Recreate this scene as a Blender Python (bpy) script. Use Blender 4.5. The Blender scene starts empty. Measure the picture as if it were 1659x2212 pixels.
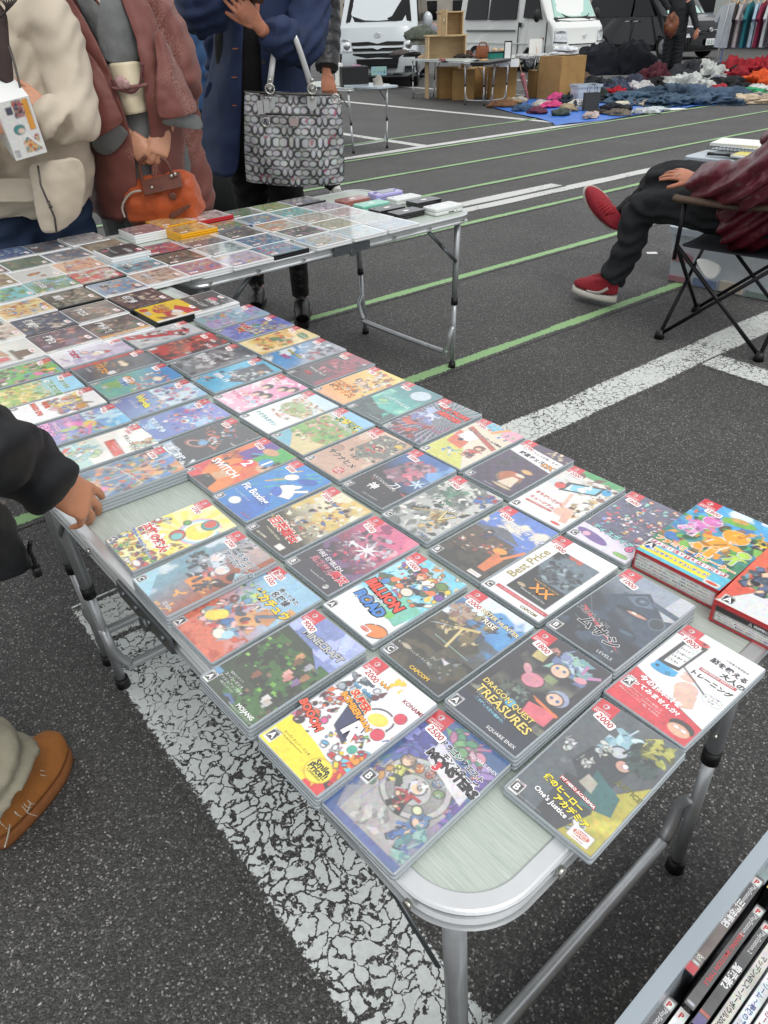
import bpy, bmesh, math, random
import numpy as np
from mathutils import Vector, Matrix, noise
random.seed(7)
SC = bpy.context.scene
COL = SC.collection
R = math.radians
# ------------------------------------------------------------------ camera
HC = 1.3066
PITCH, ROLL, FPX = R(34.183), R(-1.777), 1576.0     # focal length in units of a 1659 x 2212 frame
def cam_axes():
    F = Vector((0, math.cos(PITCH), -math.sin(PITCH))); U = Vector((0, math.sin(PITCH), math.cos(PITCH))); X = Vector((1, 0, 0))
    X2 = math.cos(ROLL)*X + math.sin(ROLL)*U; U2 = -math.sin(ROLL)*X + math.cos(ROLL)*U
    return X2, U2, F
CX, CU, CF = cam_axes()
cam = bpy.data.cameras.new('camera'); co = bpy.data.objects.new('camera', cam); COL.objects.link(co)
m = Matrix((CX, CU, -CF)).transposed().to_4x4(); m.translation = Vector((0, 0, HC)); co.matrix_world = m
cam.sensor_fit = 'VERTICAL'; cam.sensor_height = 24; cam.sensor_width = 18; cam.lens = 24*FPX/2212
cam.clip_end = 800; cam.clip_start = .02
SC.camera = co
def ray(x, y): return CF + CX*(x-829.5)/FPX - CU*(y-1106)/FPX
def on(x, y, z=0.0):            # point of the plane at height z seen at (x, y)
    d = ray(x, y); t = (z-HC)/d.z; return Vector((0, 0, HC)) + d*t
def at(x, y, Y):                # point at distance Y along the street seen at (x, y)
    d = ray(x, y); return Vector((0, 0, HC)) + d*(Y/d.y)
# ------------------------------------------------------------------ world, sun, exposure
w = bpy.data.worlds.new('World'); SC.world = w; w.use_nodes = True
nt = w.node_tree; bg = nt.nodes['Background']
sky = nt.nodes.new('ShaderNodeTexSky'); sky.sky_type = 'NISHITA'; sky.sun_disc = False
sky.sun_elevation = R(52); sky.sun_rotation = R(150); sky.air_density = 1.0; sky.dust_density = 1.0; sky.ozone_density = 1.0
hs = nt.nodes.new('ShaderNodeHueSaturation'); hs.inputs['Saturation'].default_value = .4
nt.links.new(sky.outputs[0], hs.inputs['Color'])
# a closed cloud layer, brighter overhead than at the horizon
wt = nt.nodes.new('ShaderNodeTexCoord'); wx = nt.nodes.new('ShaderNodeSeparateXYZ'); nt.links.new(wt.outputs['Generated'], wx.inputs[0])
wn = nt.nodes.new('ShaderNodeTexNoise'); wn.inputs['Scale'].default_value = 2.2; wn.inputs['Detail'].default_value = 5; nt.links.new(wt.outputs['Generated'], wn.inputs['Vector'])
wm = nt.nodes.new('ShaderNodeMath'); wm.operation = 'MULTIPLY_ADD'; wm.inputs[1].default_value = .55; nt.links.new(wn.outputs['Fac'], wm.inputs[0]); nt.links.new(wx.outputs[2], wm.inputs[2])
wr = nt.nodes.new('ShaderNodeValToRGB'); nt.links.new(wm.outputs[0], wr.inputs[0])
wr.color_ramp.elements[0].position = .15; wr.color_ramp.elements[0].color = (.62, .65, .68, 1); wr.color_ramp.elements[1].position = 1.0; wr.color_ramp.elements[1].color = (1, 1, 1, 1)
ws = nt.nodes.new('ShaderNodeVectorMath'); ws.operation = 'SCALE'; ws.inputs['Scale'].default_value = 10.5; nt.links.new(wr.outputs[0], ws.inputs[0])
wmix = nt.nodes.new('ShaderNodeMix'); wmix.data_type = 'RGBA'; wmix.inputs[0].default_value = .78; nt.links.new(hs.outputs[0], wmix.inputs[6]); nt.links.new(ws.outputs[0], wmix.inputs[7]); nt.links.new(wmix.outputs[2], bg.inputs['Color'])
bg.inputs['Strength'].default_value = .1
sl = bpy.data.lights.new('sun', 'SUN'); sl.energy = .9; sl.angle = R(25); sl.color = (1, .97, .93)
so = bpy.data.objects.new('sun', sl); COL.objects.link(so)
az = R(150); el = R(52)
sd = Vector((math.sin(az)*math.cos(el), math.cos(az)*math.cos(el), math.sin(el)))
so.rotation_euler = (-sd).to_track_quat('-Z', 'Y').to_euler(); so.location = (0, 0, 20)
SC.view_settings.view_transform = 'Standard'; SC.view_settings.look = 'None'; SC.view_settings.gamma = 1
SC.view_settings.exposure = 0.32
# ------------------------------------------------------------------ small tools
def lin(h):
    if isinstance(h, (tuple, list)): return tuple(h)[:3]
    c = [((h >> s) & 255)/255 for s in (16, 8, 0)]
    return tuple(v/12.92 if v <= .04045 else ((v+.055)/1.055)**2.4 for v in c)
def tag(o, label=None, cat=None, group=None, kind=None):
    if label: o['label'] = label
    if cat: o['category'] = cat
    if group: o['group'] = group
    if kind: o['kind'] = kind
    return o
def thing(name, label, cat, loc=(0, 0, 0), rz=0, group=None):
    o = bpy.data.objects.new(name, None); COL.objects.link(o); o.empty_display_size = .05
    o.location = loc; o.rotation_euler = (0, 0, rz)
    return tag(o, label, cat, group)
def copy_tree(o, parent=None):
    c = o.copy(); COL.objects.link(c); c.parent = parent
    for ch in [x for x in bpy.data.objects if x.parent == o]: copy_tree(ch, c)
    return c
MATS = {}
def mat(name, col=0x888888, rough=.5, metal=0, var=0, vs=8, bump=0, bs=60, coat=0, trans=0, alpha=1, spec=.5, col2=None, aniso=None, emit=None, sheen=0, bdist=.002, attr=None, ior=1.45):
    if name in MATS: return MATS[name]
    m = bpy.data.materials.new(name); m.use_nodes = True; nt = m.node_tree; N = nt.nodes; Lk = nt.links
    b = N['Principled BSDF']; c = lin(col)
    b.inputs['Base Color'].default_value = (*c, 1); b.inputs['Roughness'].default_value = rough; b.inputs['Metallic'].default_value = metal
    b.inputs['Coat Weight'].default_value = coat; b.inputs['Coat Roughness'].default_value = .08
    b.inputs['Transmission Weight'].default_value = trans; b.inputs['Alpha'].default_value = alpha
    b.inputs['Specular IOR Level'].default_value = spec; b.inputs['IOR'].default_value = ior; b.inputs['Sheen Weight'].default_value = sheen
    tc = N.new('ShaderNodeTexCoord'); src = tc.outputs['Object']
    if aniso:
        mp = N.new('ShaderNodeMapping'); mp.inputs['Scale'].default_value = aniso; Lk.new(src, mp.inputs[0]); src = mp.outputs[0]
    if attr:
        at_ = N.new('ShaderNodeAttribute'); at_.attribute_name = attr; Lk.new(at_.outputs['Color'], b.inputs['Base Color'])
    elif var or col2 is not None:
        n = N.new('ShaderNodeTexNoise'); n.inputs['Scale'].default_value = vs; n.inputs['Detail'].default_value = 5; n.inputs['Roughness'].default_value = .65
        Lk.new(src, n.inputs['Vector']); r = N.new('ShaderNodeValToRGB'); Lk.new(n.outputs['Fac'], r.inputs[0])
        c2 = lin(col2) if col2 is not None else tuple(min(1, v*(1+var)) for v in c)
        c1 = c if col2 is not None else tuple(v*(1-var) for v in c)
        r.color_ramp.elements[0].position = .35; r.color_ramp.elements[1].position = .65
        r.color_ramp.elements[0].color = (*c1, 1); r.color_ramp.elements[1].color = (*c2, 1)
        Lk.new(r.outputs[0], b.inputs['Base Color'])
    if bump:
        n2 = N.new('ShaderNodeTexNoise'); n2.inputs['Scale'].default_value = bs; n2.inputs['Detail'].default_value = 6
        Lk.new(src, n2.inputs['Vector']); bp = N.new('ShaderNodeBump'); bp.inputs['Strength'].default_value = bump; bp.inputs['Distance'].default_value = bdist
        Lk.new(n2.outputs['Fac'], bp.inputs['Height']); Lk.new(bp.outputs[0], b.inputs['Normal'])
    if emit: b.inputs['Emission Color'].default_value = (*lin(emit), 1); b.inputs['Emission Strength'].default_value = 1
    MATS[name] = m; return m
class MB:
    def __init__(s): s.v = []; s.f = []; s.m = []; s.sm = []
    def add(s, vs, fs, mi=0, smooth=False, M=None):
        o = len(s.v)
        s.v += [tuple(M @ Vector(v)) if M is not None else tuple(v) for v in vs]
        s.f += [tuple(i+o for i in f) for f in fs]; s.m += [mi]*len(fs); s.sm += [smooth]*len(fs); return s
    def box(s, c, d, mi=0, M=None, rz=0, taper=1):
        x, y, z = [k/2 for k in d]; vs = []
        for sz in (-1, 1):
            t = taper if sz > 0 else 1
            for a, b in ((-1, -1), (1, -1), (1, 1), (-1, 1)):
                px, py = a*x*t, b*y*t
                if rz: px, py = px*math.cos(rz)-py*math.sin(rz), px*math.sin(rz)+py*math.cos(rz)
                vs.append((c[0]+px, c[1]+py, c[2]+sz*z))
        return s.add(vs, [(3, 2, 1, 0), (4, 5, 6, 7), (0, 1, 5, 4), (1, 2, 6, 5), (2, 3, 7, 6), (3, 0, 4, 7)], mi, False, M)
    def prism(s, out, z0, z1, mi=0, bev=0, M=None, smooth=False, bev0=0):
        # outline (ccw) extruded z0..z1; bev insets the top (and bev0 the bottom) outline
        n = len(out); c = np.mean(np.array(out), 0)
        def ins(d):
            r = []
            for i in range(n):
                p, q, t = Vector(out[i-1]), Vector(out[i]), Vector(out[(i+1) % n])
                e1 = (q-p).normalized(); e2 = (t-q).normalized(); nn = Vector((-(e1.y+e2.y), e1.x+e2.x))
                nn = nn.normalized() if nn.length > 1e-9 else Vector((0, 0)); r.append((q.x+nn.x*d, q.y+nn.y*d))
            return r
        rings = []
        if bev0: rings.append([(x, y, z0) for x, y in ins(bev0)]); rings.append([(x, y, z0+bev0) for x, y in out])
        else: rings.append([(x, y, z0) for x, y in out])
        if bev: rings += [[(x, y, z1-bev) for x, y in out], [(x, y, z1-bev*.3) for x, y in ins(bev*.3)], [(x, y, z1) for x, y in ins(bev)]]
        else: rings.append([(x, y, z1) for x, y in out])
        return s.loft(rings, mi, True, smooth, M)
    def loft(s, rings, mi=0, caps=True, smooth=True, M=None, closed=True):
        n = len(rings[0]); vs = [p for r in rings for p in r]; fs = []
        for i in range(len(rings)-1):
            for j in range(n if closed else n-1):
                k = (j+1) % n; fs.append((i*n+j, i*n+k, (i+1)*n+k, (i+1)*n+j))
        o = len(s.v); s.add(vs, fs, mi, smooth, M)
        if caps:
            s.f += [tuple(o+j for j in reversed(range(n))), tuple(o+(len(rings)-1)*n+j for j in range(n))]; s.m += [mi]*2; s.sm += [False]*2
        return s
    def tube(s, pts, r, mi=0, n=12, M=None, caps=True, flat=None, up=(0, 0, 1), smooth=True):
        P = [Vector(p) for p in pts]; rs = r if isinstance(r, (list, tuple)) else [r]*len(P); rings = []
        pu = None
        for i, p in enumerate(P):
            t = (P[min(i+1, len(P)-1)]-P[max(i-1, 0)]).normalized()
            if pu is None:
                u = Vector(up); u = u-t*u.dot(t)
                if u.length < .05: u = Vector((1, 0, 0))-t*t.x
            else: u = pu-t*pu.dot(t)
            u.normalize(); pu = u; v = t.cross(u); rr = rs[i]; a, b = rr if isinstance(rr, (list, tuple)) else (rr, rr*(flat or 1))
            rings.append([p+u*(math.sin(2*math.pi*k/n)*b)+v*(math.cos(2*math.pi*k/n)*a) for k in range(n)])
        return s.loft([[tuple(q) for q in g] for g in rings], mi, caps, smooth, M)
    def ell(s, c, r, mi=0, n=16, k=10, M=None, rot=None):
        rings = []
        for i in range(k+1):
            th = math.pi*(i/k); th = min(max(th, .02), math.pi-.02)
            g = []
            for j in range(n):
                ph = 2*math.pi*j/n; p = Vector((r[0]*math.sin(th)*math.cos(ph), r[1]*math.sin(th)*math.sin(ph), -r[2]*math.cos(th)))
                if rot is not None: p = rot @ p
                g.append(tuple(Vector(c)+p))
            rings.append(g)
        return s.loft(rings, mi, True, True, M)
    def disc(s, c, r, nrm, mi=0, n=20, h=.001, M=None):
        nn = Vector(nrm).normalized(); return s.tube([Vector(c), Vector(c)+nn*h], r, mi, n, M, smooth=False)
    def build(s, name, mats, parent=None, loc=None, rz=0, ground=None):
        me = bpy.data.meshes.new(name); me.from_pydata(s.v, [], s.f)
        mats = mats if isinstance(mats, (list, tuple)) else [mats]
        for q in mats: me.materials.append(q)
        me.polygons.foreach_set('material_index', s.m); me.polygons.foreach_set('use_smooth', s.sm); me.update()
        o = bpy.data.objects.new(name, me); COL.objects.link(o)
        if parent: o.parent = parent
        if loc is not None: o.location = loc
        if rz: o.rotation_euler = (0, 0, rz)
        return o
def rrect(w, h, r, n=5, cx=0, cy=0):
    out = []
    for sx, sy, a0 in ((1, -1, -90), (1, 1, 0), (-1, 1, 90), (-1, -1, 180)):
        for i in range(n+1):
            a = R(a0+90*i/n); out.append((cx+sx*(w/2-r)+r*math.cos(a), cy+sy*(h/2-r)+r*math.sin(a)))
    return out
# text as flat mesh faces, built once per string
_G = {}
def glyphs(txt, bold=0.0, res=3):
    k = (txt, bold, res)
    if k not in _G:
        cu = bpy.data.curves.new('t', 'FONT'); cu.body = txt; cu.align_x = 'CENTER'; cu.align_y = 'CENTER'; cu.resolution_u = res; cu.offset = bold; cu.fill_mode = 'FRONT'
        ob = bpy.data.objects.new('t', cu); me = bpy.data.meshes.new_from_object(ob)
        V = np.array([v.co[:2] for v in me.vertices]) if len(me.vertices) else np.zeros((0, 2)); Fc = [tuple(p.vertices) for p in me.polygons]
        bpy.data.meshes.remove(me); bpy.data.objects.remove(ob); bpy.data.curves.remove(cu)
        _G[k] = (V, Fc)
    return _G[k]
def put_text(mb, txt, M, size=1, mi=0, bold=0, res=3, wid=None, z=0):
    V, Fc = glyphs(txt, bold, res)
    if not len(V): return
    s = size
    if wid: s = wid/max(1e-6, V[:, 0].max()-V[:, 0].min())
    sy = size if wid is None else s
    mb.add([(x*s, y*sy, z) for x, y in V], Fc, mi, False, M)
# table frame: a runs across the main table, l along it towards the viewer; z is height
YAW = R(40.103); TZ = .66
AU = Vector((math.cos(YAW), math.sin(YAW), 0)); AL = Vector((math.sin(YAW), -math.cos(YAW), 0))
def T(a, l, z=0): return AU*a + AL*l + Vector((0, 0, TZ+z))
# ground frame: s along the painted lines, t across them
GY = R(37.325); GS = Vector((math.cos(GY), math.sin(GY), 0)); GT = Vector((-GS.y, GS.x, 0))
def G(s, t, z=0): return GS*s + GT*t + Vector((0, 0, z))
# ------------------------------------------------------------------ ground, road paint
def asphalt_nodes(nt, vec):
    N, Lk = nt.nodes, nt.links
    b = N.new('ShaderNodeBsdfPrincipled'); b.inputs['Roughness'].default_value = .72; b.inputs['Specular IOR Level'].default_value = .5
    v = N.new('ShaderNodeTexVoronoi'); v.inputs['Scale'].default_value = 290; v.inputs['Randomness'].default_value = 1; Lk.new(vec, v.inputs['Vector'])
    sp = N.new('ShaderNodeSeparateColor'); Lk.new(v.outputs['Color'], sp.inputs[0])
    r = N.new('ShaderNodeValToRGB'); e = r.color_ramp.elements; e[0].position = 0; e[0].color = (.017, .017, .0165, 1); e[1].position = 1; e[1].color = (.22, .21, .20, 1)
    for p, c in ((.5, .030), (.8, .044), (.93, .075), (.975, .13)):
        q = r.color_ramp.elements.new(p); q.color = (c, c*.985, c*.95, 1)
    Lk.new(sp.outputs[0], r.inputs[0])
    v2 = N.new('ShaderNodeTexVoronoi'); v2.inputs['Scale'].default_value = 130; Lk.new(vec, v2.inputs['Vector'])
    sp2 = N.new('ShaderNodeSeparateColor'); Lk.new(v2.outputs['Color'], sp2.inputs[0])
    r2 = N.new('ShaderNodeValToRGB'); e = r2.color_ramp.elements; e[0].position = .93; e[0].color = (0, 0, 0, 1); e[1].position = .98; e[1].color = (.30, .29, .27, 1); Lk.new(sp2.outputs[1], r2.inputs[0])
    r3 = N.new('ShaderNodeValToRGB'); e = r3.color_ramp.elements; e[0].position = .1; e[0].color = (1, 1, 1, 1); e[1].position = .3; e[1].color = (0, 0, 0, 1); Lk.new(v2.outputs['Distance'], r3.inputs[0])
    mu = N.new('ShaderNodeMix'); mu.data_type = 'RGBA'; mu.blend_type = 'MULTIPLY'; mu.inputs[0].default_value = 1; Lk.new(r2.outputs[0], mu.inputs[6]); Lk.new(r3.outputs[0], mu.inputs[7])
    ad = N.new('ShaderNodeMix'); ad.data_type = 'RGBA'; ad.blend_type = 'ADD'; ad.inputs[0].default_value = 1; Lk.new(r.outputs[0], ad.inputs[6]); Lk.new(mu.outputs[2], ad.inputs[7])
    n = N.new('ShaderNodeTexNoise'); n.inputs['Scale'].default_value = 1.3; n.inputs['Detail'].default_value = 8; n.inputs['Roughness'].default_value = .68; Lk.new(vec, n.inputs['Vector'])
    rn = N.new('ShaderNodeMapRange'); rn.inputs[1].default_value = .3; rn.inputs[2].default_value = .7; rn.inputs[3].default_value = 1.4; rn.inputs[4].default_value = 2.15; Lk.new(n.outputs['Fac'], rn.inputs[0])
    ml = N.new('ShaderNodeMix'); ml.data_type = 'RGBA'; ml.blend_type = 'MULTIPLY'; ml.inputs[0].default_value = 1; Lk.new(ad.outputs[2], ml.inputs[6]); Lk.new(rn.outputs[0], ml.inputs[7])
    Lk.new(ml.outputs[2], b.inputs['Base Color'])
    n3 = N.new('ShaderNodeTexNoise'); n3.inputs['Scale'].default_value = 260; n3.inputs['Detail'].default_value = 3; Lk.new(vec, n3.inputs['Vector'])
    mh = N.new('ShaderNodeMath'); mh.operation = 'MULTIPLY_ADD'; mh.inputs[1].default_value = -1.2; Lk.new(v.outputs['Distance'], mh.inputs[0]); Lk.new(n3.outputs['Fac'], mh.inputs[2])
    bp = N.new('ShaderNodeBump'); bp.inputs['Strength'].default_value = .7; bp.inputs['Distance'].default_value = .0025; Lk.new(mh.outputs[0], bp.inputs['Height']); Lk.new(bp.outputs[0], b.inputs['Normal'])
    return b
def world_vec(nt):
    g = nt.nodes.new('ShaderNodeNewGeometry'); return g.outputs['Position']
am = bpy.data.materials.new('asphalt'); am.use_nodes = True; am.node_tree.nodes.remove(am.node_tree.nodes['Principled BSDF'])
am.node_tree.links.new(asphalt_nodes(am.node_tree, world_vec(am.node_tree)).outputs[0], am.node_tree.nodes['Material Output'].inputs['Surface'])
def paint_mat(name, col, half, crack=22, wear=.5, crackw=.06, dirt=.15):
    # paint on asphalt: worn where cracks and noise eat it; object x runs along the stripe, y across
    m = bpy.data.materials.new(name); m.use_nodes = True; nt = m.node_tree; N, Lk = nt.nodes, nt.links
    vec = world_vec(nt); asp = asphalt_nodes(nt, vec); p = N['Principled BSDF']; p.inputs['Roughness'].default_value = .7
    c = lin(col); tc = N.new('ShaderNodeTexCoord'); sx = N.new('ShaderNodeSeparateXYZ'); Lk.new(tc.outputs['Object'], sx.inputs[0])
    nz = N.new('ShaderNodeTexNoise'); nz.inputs['Scale'].default_value = 16; nz.inputs['Detail'].default_value = 4; Lk.new(vec, nz.inputs['Vector'])
    dv = N.new('ShaderNodeVectorMath'); dv.operation = 'SCALE'; dv.inputs['Scale'].default_value = .11; Lk.new(nz.outputs['Color'], dv.inputs[0])
    av = N.new('ShaderNodeVectorMath'); Lk.new(vec, av.inputs[0]); Lk.new(dv.outputs[0], av.inputs[1])
    vo = N.new('ShaderNodeTexVoronoi'); vo.feature = 'DISTANCE_TO_EDGE'; vo.inputs['Scale'].default_value = crack; Lk.new(av.outputs[0], vo.inputs['Vector'])
    vo2 = N.new('ShaderNodeTexVoronoi'); vo2.feature = 'DISTANCE_TO_EDGE'; vo2.inputs['Scale'].default_value = crack*2.7; Lk.new(av.outputs[0], vo2.inputs['Vector'])
    n1 = N.new('ShaderNodeTexNoise'); n1.inputs['Scale'].default_value = 80; n1.inputs['Detail'].default_value = 8; n1.inputs['Roughness'].default_value = .72; Lk.new(vec, n1.inputs['Vector'])
    n2 = N.new('ShaderNodeTexNoise'); n2.inputs['Scale'].default_value = 2.2; n2.inputs['Detail'].default_value = 3; Lk.new(vec, n2.inputs['Vector'])
    def mth(op, a, b_, c_=None, clamp=False):
        q = N.new('ShaderNodeMath'); q.operation = op; q.use_clamp = clamp
        for i, x in enumerate((a, b_, c_)):
            if x is None: continue
            if isinstance(x, (int, float)): q.inputs[i].default_value = x
            else: Lk.new(x, q.inputs[i])
        return q.outputs[0]
    # amount of paint left
    k = mth('MULTIPLY_ADD', n1.outputs['Fac'], 2.4, -1.2)                      # -.75.. .75
    k = mth('MULTIPLY_ADD', n2.outputs['Fac'], 1.8, mth('ADD', k, -.9))
    e1 = mth('MULTIPLY', mth('SUBTRACT', vo.outputs['Distance'], crackw), 9)
    e1 = mth('MINIMUM', e1, 1.0)
    e2 = mth('MINIMUM', mth('MULTIPLY', mth('SUBTRACT', vo2.outputs['Distance'], crackw*.6), 7), .8)
    s = mth('ADD', mth('ADD', mth('MULTIPLY', e1, .75), mth('MULTIPLY', e2, .45)), k)
    edge = mth('MULTIPLY', mth('SUBTRACT', mth('ABSOLUTE', sx.outputs[1], None), half), -60)
    edge = mth('MINIMUM', edge, 1.2); edge2 = mth('ADD', edge, mth('MULTIPLY', k, 1.2))
    s = mth('MINIMUM', mth('SUBTRACT', s, wear), edge2)
    f = mth('MULTIPLY', s, 8, None, True)
    mx = N.new('ShaderNodeMixShader'); Lk.new(f, mx.inputs[0]); Lk.new(asp.outputs[0], mx.inputs[1]); Lk.new(p.outputs[0], mx.inputs[2])
    r = N.new('ShaderNodeMapRange'); r.inputs[3].default_value = 1-dirt; r.inputs[4].default_value = 1+dirt*.4; Lk.new(n1.outputs['Fac'], r.inputs[0]); r.inputs[1].default_value = .3; r.inputs[2].default_value = .65
    mm = N.new('ShaderNodeMix'); mm.data_type = 'RGBA'; mm.blend_type = 'MULTIPLY'; mm.inputs[0].default_value = 1; mm.inputs[6].default_value = (*c, 1); Lk.new(r.outputs[0], mm.inputs[7]); Lk.new(mm.outputs[2], p.inputs['Base Color'])
    bp = N.new('ShaderNodeBump'); bp.inputs['Strength'].default_value = .5; bp.inputs['Distance'].default_value = .002; Lk.new(f, bp.inputs['Height']); Lk.new(bp.outputs[0], p.inputs['Normal'])
    Lk.new(mx.outputs[0], N['Material Output'].inputs['Surface']); return m
g = MB(); g.add([(-150, -60, 0), (150, -60, 0), (150, 300, 0), (-150, 300, 0)], [(0, 1, 2, 3)]); tag(g.build('ground', am), kind='structure')
WHN = paint_mat('worn white paint near', 0xd4dad8, .088, 31, .27, .05)
WHB = paint_mat('worn white paint', 0xced2ce, .078, 30, .16, .04)
WHF = paint_mat('white paint far', 0xc8cac6, .07, 14, -.12, .02)
GRN = paint_mat('green line paint', 0x8cb27c, .029, 5, -.55, .012)
zc = [0]
def stripe(name, s0, s1, t, half, m, across=False):
    zc[0] += 1
    L = abs(s1-s0); q = MB(); k = half+.02; q.add([(-L/2, -k, 0), (L/2, -k, 0), (L/2, k, 0), (-L/2, k, 0)], [(0, 1, 2, 3)])
    z = .0011+.00012*zc[0]
    o = q.build(name, m); o.location = G((s0+s1)/2, t, z) if not across else G(t, (s0+s1)/2, z)
    o.rotation_euler = (0, 0, GY if not across else GY+math.pi/2)
    return tag(o, kind='structure')
stripe('white_parking_line', -3.2, 1.72, .325, .088, WHN, True)
stripe('white_parking_line', .235, 16, 1.615, .078, WHB)
stripe('white_parking_line', -2, 1.53, 3.03, .075, WHB, True)
stripe('white_parking_line', 4.3, 12, 4.50, .07, WHF)
stripe('white_parking_patch', 4.25, 5.65, 4.665, .095, WHF)
stripe('white_parking_line', 2.5, 30, 7.33, .06, WHF)
stripe('white_parking_line', 7.4, 14, 9.1, .06, WHF, True)
stripe('white_parking_line', 7.4, 14, 6.4, .06, WHF, True)
stripe('white_parking_line', 7.4, 16, 11.9, .06, WHF, True)
stripe('white_parking_line', 7.4, 16, 14.6, .06, WHF, True)
stripe('white_parking_line', 13.9, 14.0, 3, .06, WHF, True)
for i, t in enumerate((2.25, 3.20, 4.155, 5.147, 6.12, 7.155, 8.16)):
    stripe('green_lane_line', -6, 34, t, .034, GRN)
# ------------------------------------------------------------------ folding tables
ALU = mat('aluminium', 0xc9ccce, .34, .85, var=.06, vs=30)
ALUF = mat('aluminium frame', 0xd2d5d6, .38, .7, var=.05, vs=12, bump=.1, bs=40)
STEEL = mat('steel tube', 0xb4b7b9, .34, .6, var=.08, vs=20)
DSTEEL = mat('dark steel brace', 0x6c7174, .4, .85, var=.1)
BLACKP = mat('black plastic', 0x101010, .45)
ZINC = mat('zinc screw', 0xb8b8b0, .3, .95)
PANEL = mat('brushed table panel', 0xa3aea4, .42, 0, col2=0xc2cac2, vs=30, aniso=(.8, 34, 1), bump=.15, bs=80, coat=.15)
def crv(P, n=4):
    P = [Vector(p) for p in P]; out = []
    for i in range(len(P)-1):
        a, b, c, d = P[max(i-1, 0)], P[i], P[i+1], P[min(i+2, len(P)-1)]
        for k in range(n):
            t = k/n; out.append(.5*((2*b)+(c-a)*t+(2*a-5*b+4*c-d)*t*t+(3*b-a-3*c+d)*t**3))
    out.append(P[-1]); return out
def folding_table(label, w, d, h, loc, rz, group, hole=None, legsplay=.04, far=False):
    # w along local x, d along y; top surface at z = h
    t = thing('folding_table', label, 'folding table', loc, rz, group)
    r = min(.085, d*.14); n = 14 if not far else 4
    q = MB(); q.prism(rrect(w-.038, d-.038, r-.018, n), h-.006, h-.0015); q.build('tabletop', PANEL, t)
    # edge rail with a lip, a web and a foot
    prof = [(.0, -.029), (-.003, -.031), (-.009, -.031), (-.009, -.027), (-.004, -.026), (-.007, -.022), (-.007, -.009), (-.004, -.006), (-.0005, -.005), (0, -.002), (-.002, .0), (-.004, .001), (-.018, .001), (-.020, -.0005), (-.020, -.007), (-.012, -.009), (-.012, -.029)]
    path = rrect(w, d, r, n); N = len(path); rings = []
    for i in range(N):
        p, c, e = [Vector(path[k]) for k in (i-1, i, (i+1) % N)]
        e1, e2 = (c-p).normalized(), (e-c).normalized(); nn = Vector((e1.y+e2.y, -(e1.x+e2.x))).normalized()
        rings.append([(c.x+nn.x*a, c.y+nn.y*a, h+b) for a, b in prof])
    q = MB(); k = len(prof); vs = [p for g_ in rings for p in g_]; fs = [(i*k+j, ((i+1) % N)*k+j, ((i+1) % N)*k+(j+1) % k, i*k+(j+1) % k) for i in range(N) for j in range(k)]
    q.add(vs, fs, 0, False); rail = q.build('edge_rail', ALUF, t)
    s = MB()
    for sx in (-1, 1):
        for y in (-d*.32, -d*.12, d*.12, d*.32): s.tube([(sx*(w/2-.002), y, h-.018), (sx*(w/2+.004), y, h-.018)], .0055, n=8)
        for x in (w*.44, w*.30, w*.16): 
            for y in (-1, 1): s.tube([(sx*x, y*(d/2-.002), h-.018), (sx*x, y*(d/2+.003), h-.018)], .005, n=8)
    s.build('screw', ZINC, rail)
    for sy in (-1, 1):
        hx = MB(); hx.box((0, sy*(d/2+.002), h-.02), (.16, .005, .028)); hx.tube([(0, sy*(d/2), h-.034), (0, sy*(d/2+.008), h-.034)], .012, n=12)
        for x in (-.06, -.02, .02, .06): hx.tube([(x, sy*(d/2), h-.018), (x, sy*(d/2+.0075), h-.018)], .005, n=8)
        hx.build('hinge', DSTEEL, t)
    for sx in (-1, 1):
        xt, xb = sx*(w/2-.06), sx*(w/2-.06+legsplay*.4)
        for sy in (-1, 1):
            yt, yb = sy*(d/2-.045), sy*(d/2-.05-.02)
            def P(f): return (xt+(xb-xt)*f, yt+(yb-yt)*f, (h-.02)*(1-f))
            lg = MB(); lg.tube([P(0), P(.52)], .0128, n=14); lg = lg.build('leg', STEEL, t)
            q = MB(); q.tube([P(.50), P(.965)], .0105, n=14); q.build('lower_tube', STEEL, lg)
            q = MB(); q.tube([P(.50), P(.545)], .0145, n=14); q.build('collar', BLACKP, lg)
            q = MB(); q.tube([P(.955), P(1)], [.0155, .017], n=12); q.build('foot_cap', BLACKP, lg)
            q = MB(); q.tube([P(.44), (P(.44)[0]+.0, P(.44)[1]-sy*.0165, P(.44)[2])], .004, n=8); q.build('lock_button', ZINC, lg)
            q = MB(); a = Vector((sx*(w/2-.24), sy*(d/2-.03), h-.034)); b = Vector(P(.26))+Vector((-sx*.012, sy*.014, 0))
            for z0, z1 in ((a, a.lerp(b, .56)), (a.lerp(b, .48), b)):
                q.tube([z0, z1], (.011, .0018) if False else .0075, n=6, flat=.25, up=(0, 1, 0))
            q.tube([a.lerp(b, .52)-Vector((0, .004, 0)), a.lerp(b, .52)+Vector((0, .004, 0))], .007, n=8)
            q.build('brace', DSTEEL, t)
        # U bar between the two legs
        def PP(f, sy): return Vector((xt+(xb-xt)*f, sy*(d/2-.045-.025*f), (h-.02)*(1-f)))
        e0, e1 = PP(.70, -1), PP(.78, -1); m0 = PP(.86, -1); g0, g1 = PP(.70, 1), PP(.78, 1); m1 = PP(.86, 1)
        pts = crv([e0, e1, m0+Vector((0, .02, 0)), m0+Vector((0, .07, -.016)), m1+Vector((0, -.07, -.016)), m1+Vector((0, -.02, 0)), g1, g0])
        off = Vector((-sx*.024, 0, 0)); q = MB(); q.tube([p+off*min(1, i/3, (len(pts)-1-i)/3) for i, p in enumerate(pts)], .0112, n=12, up=(1, 0, 0)); q.build('leg_bar', STEEL, t)
    return t
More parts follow.
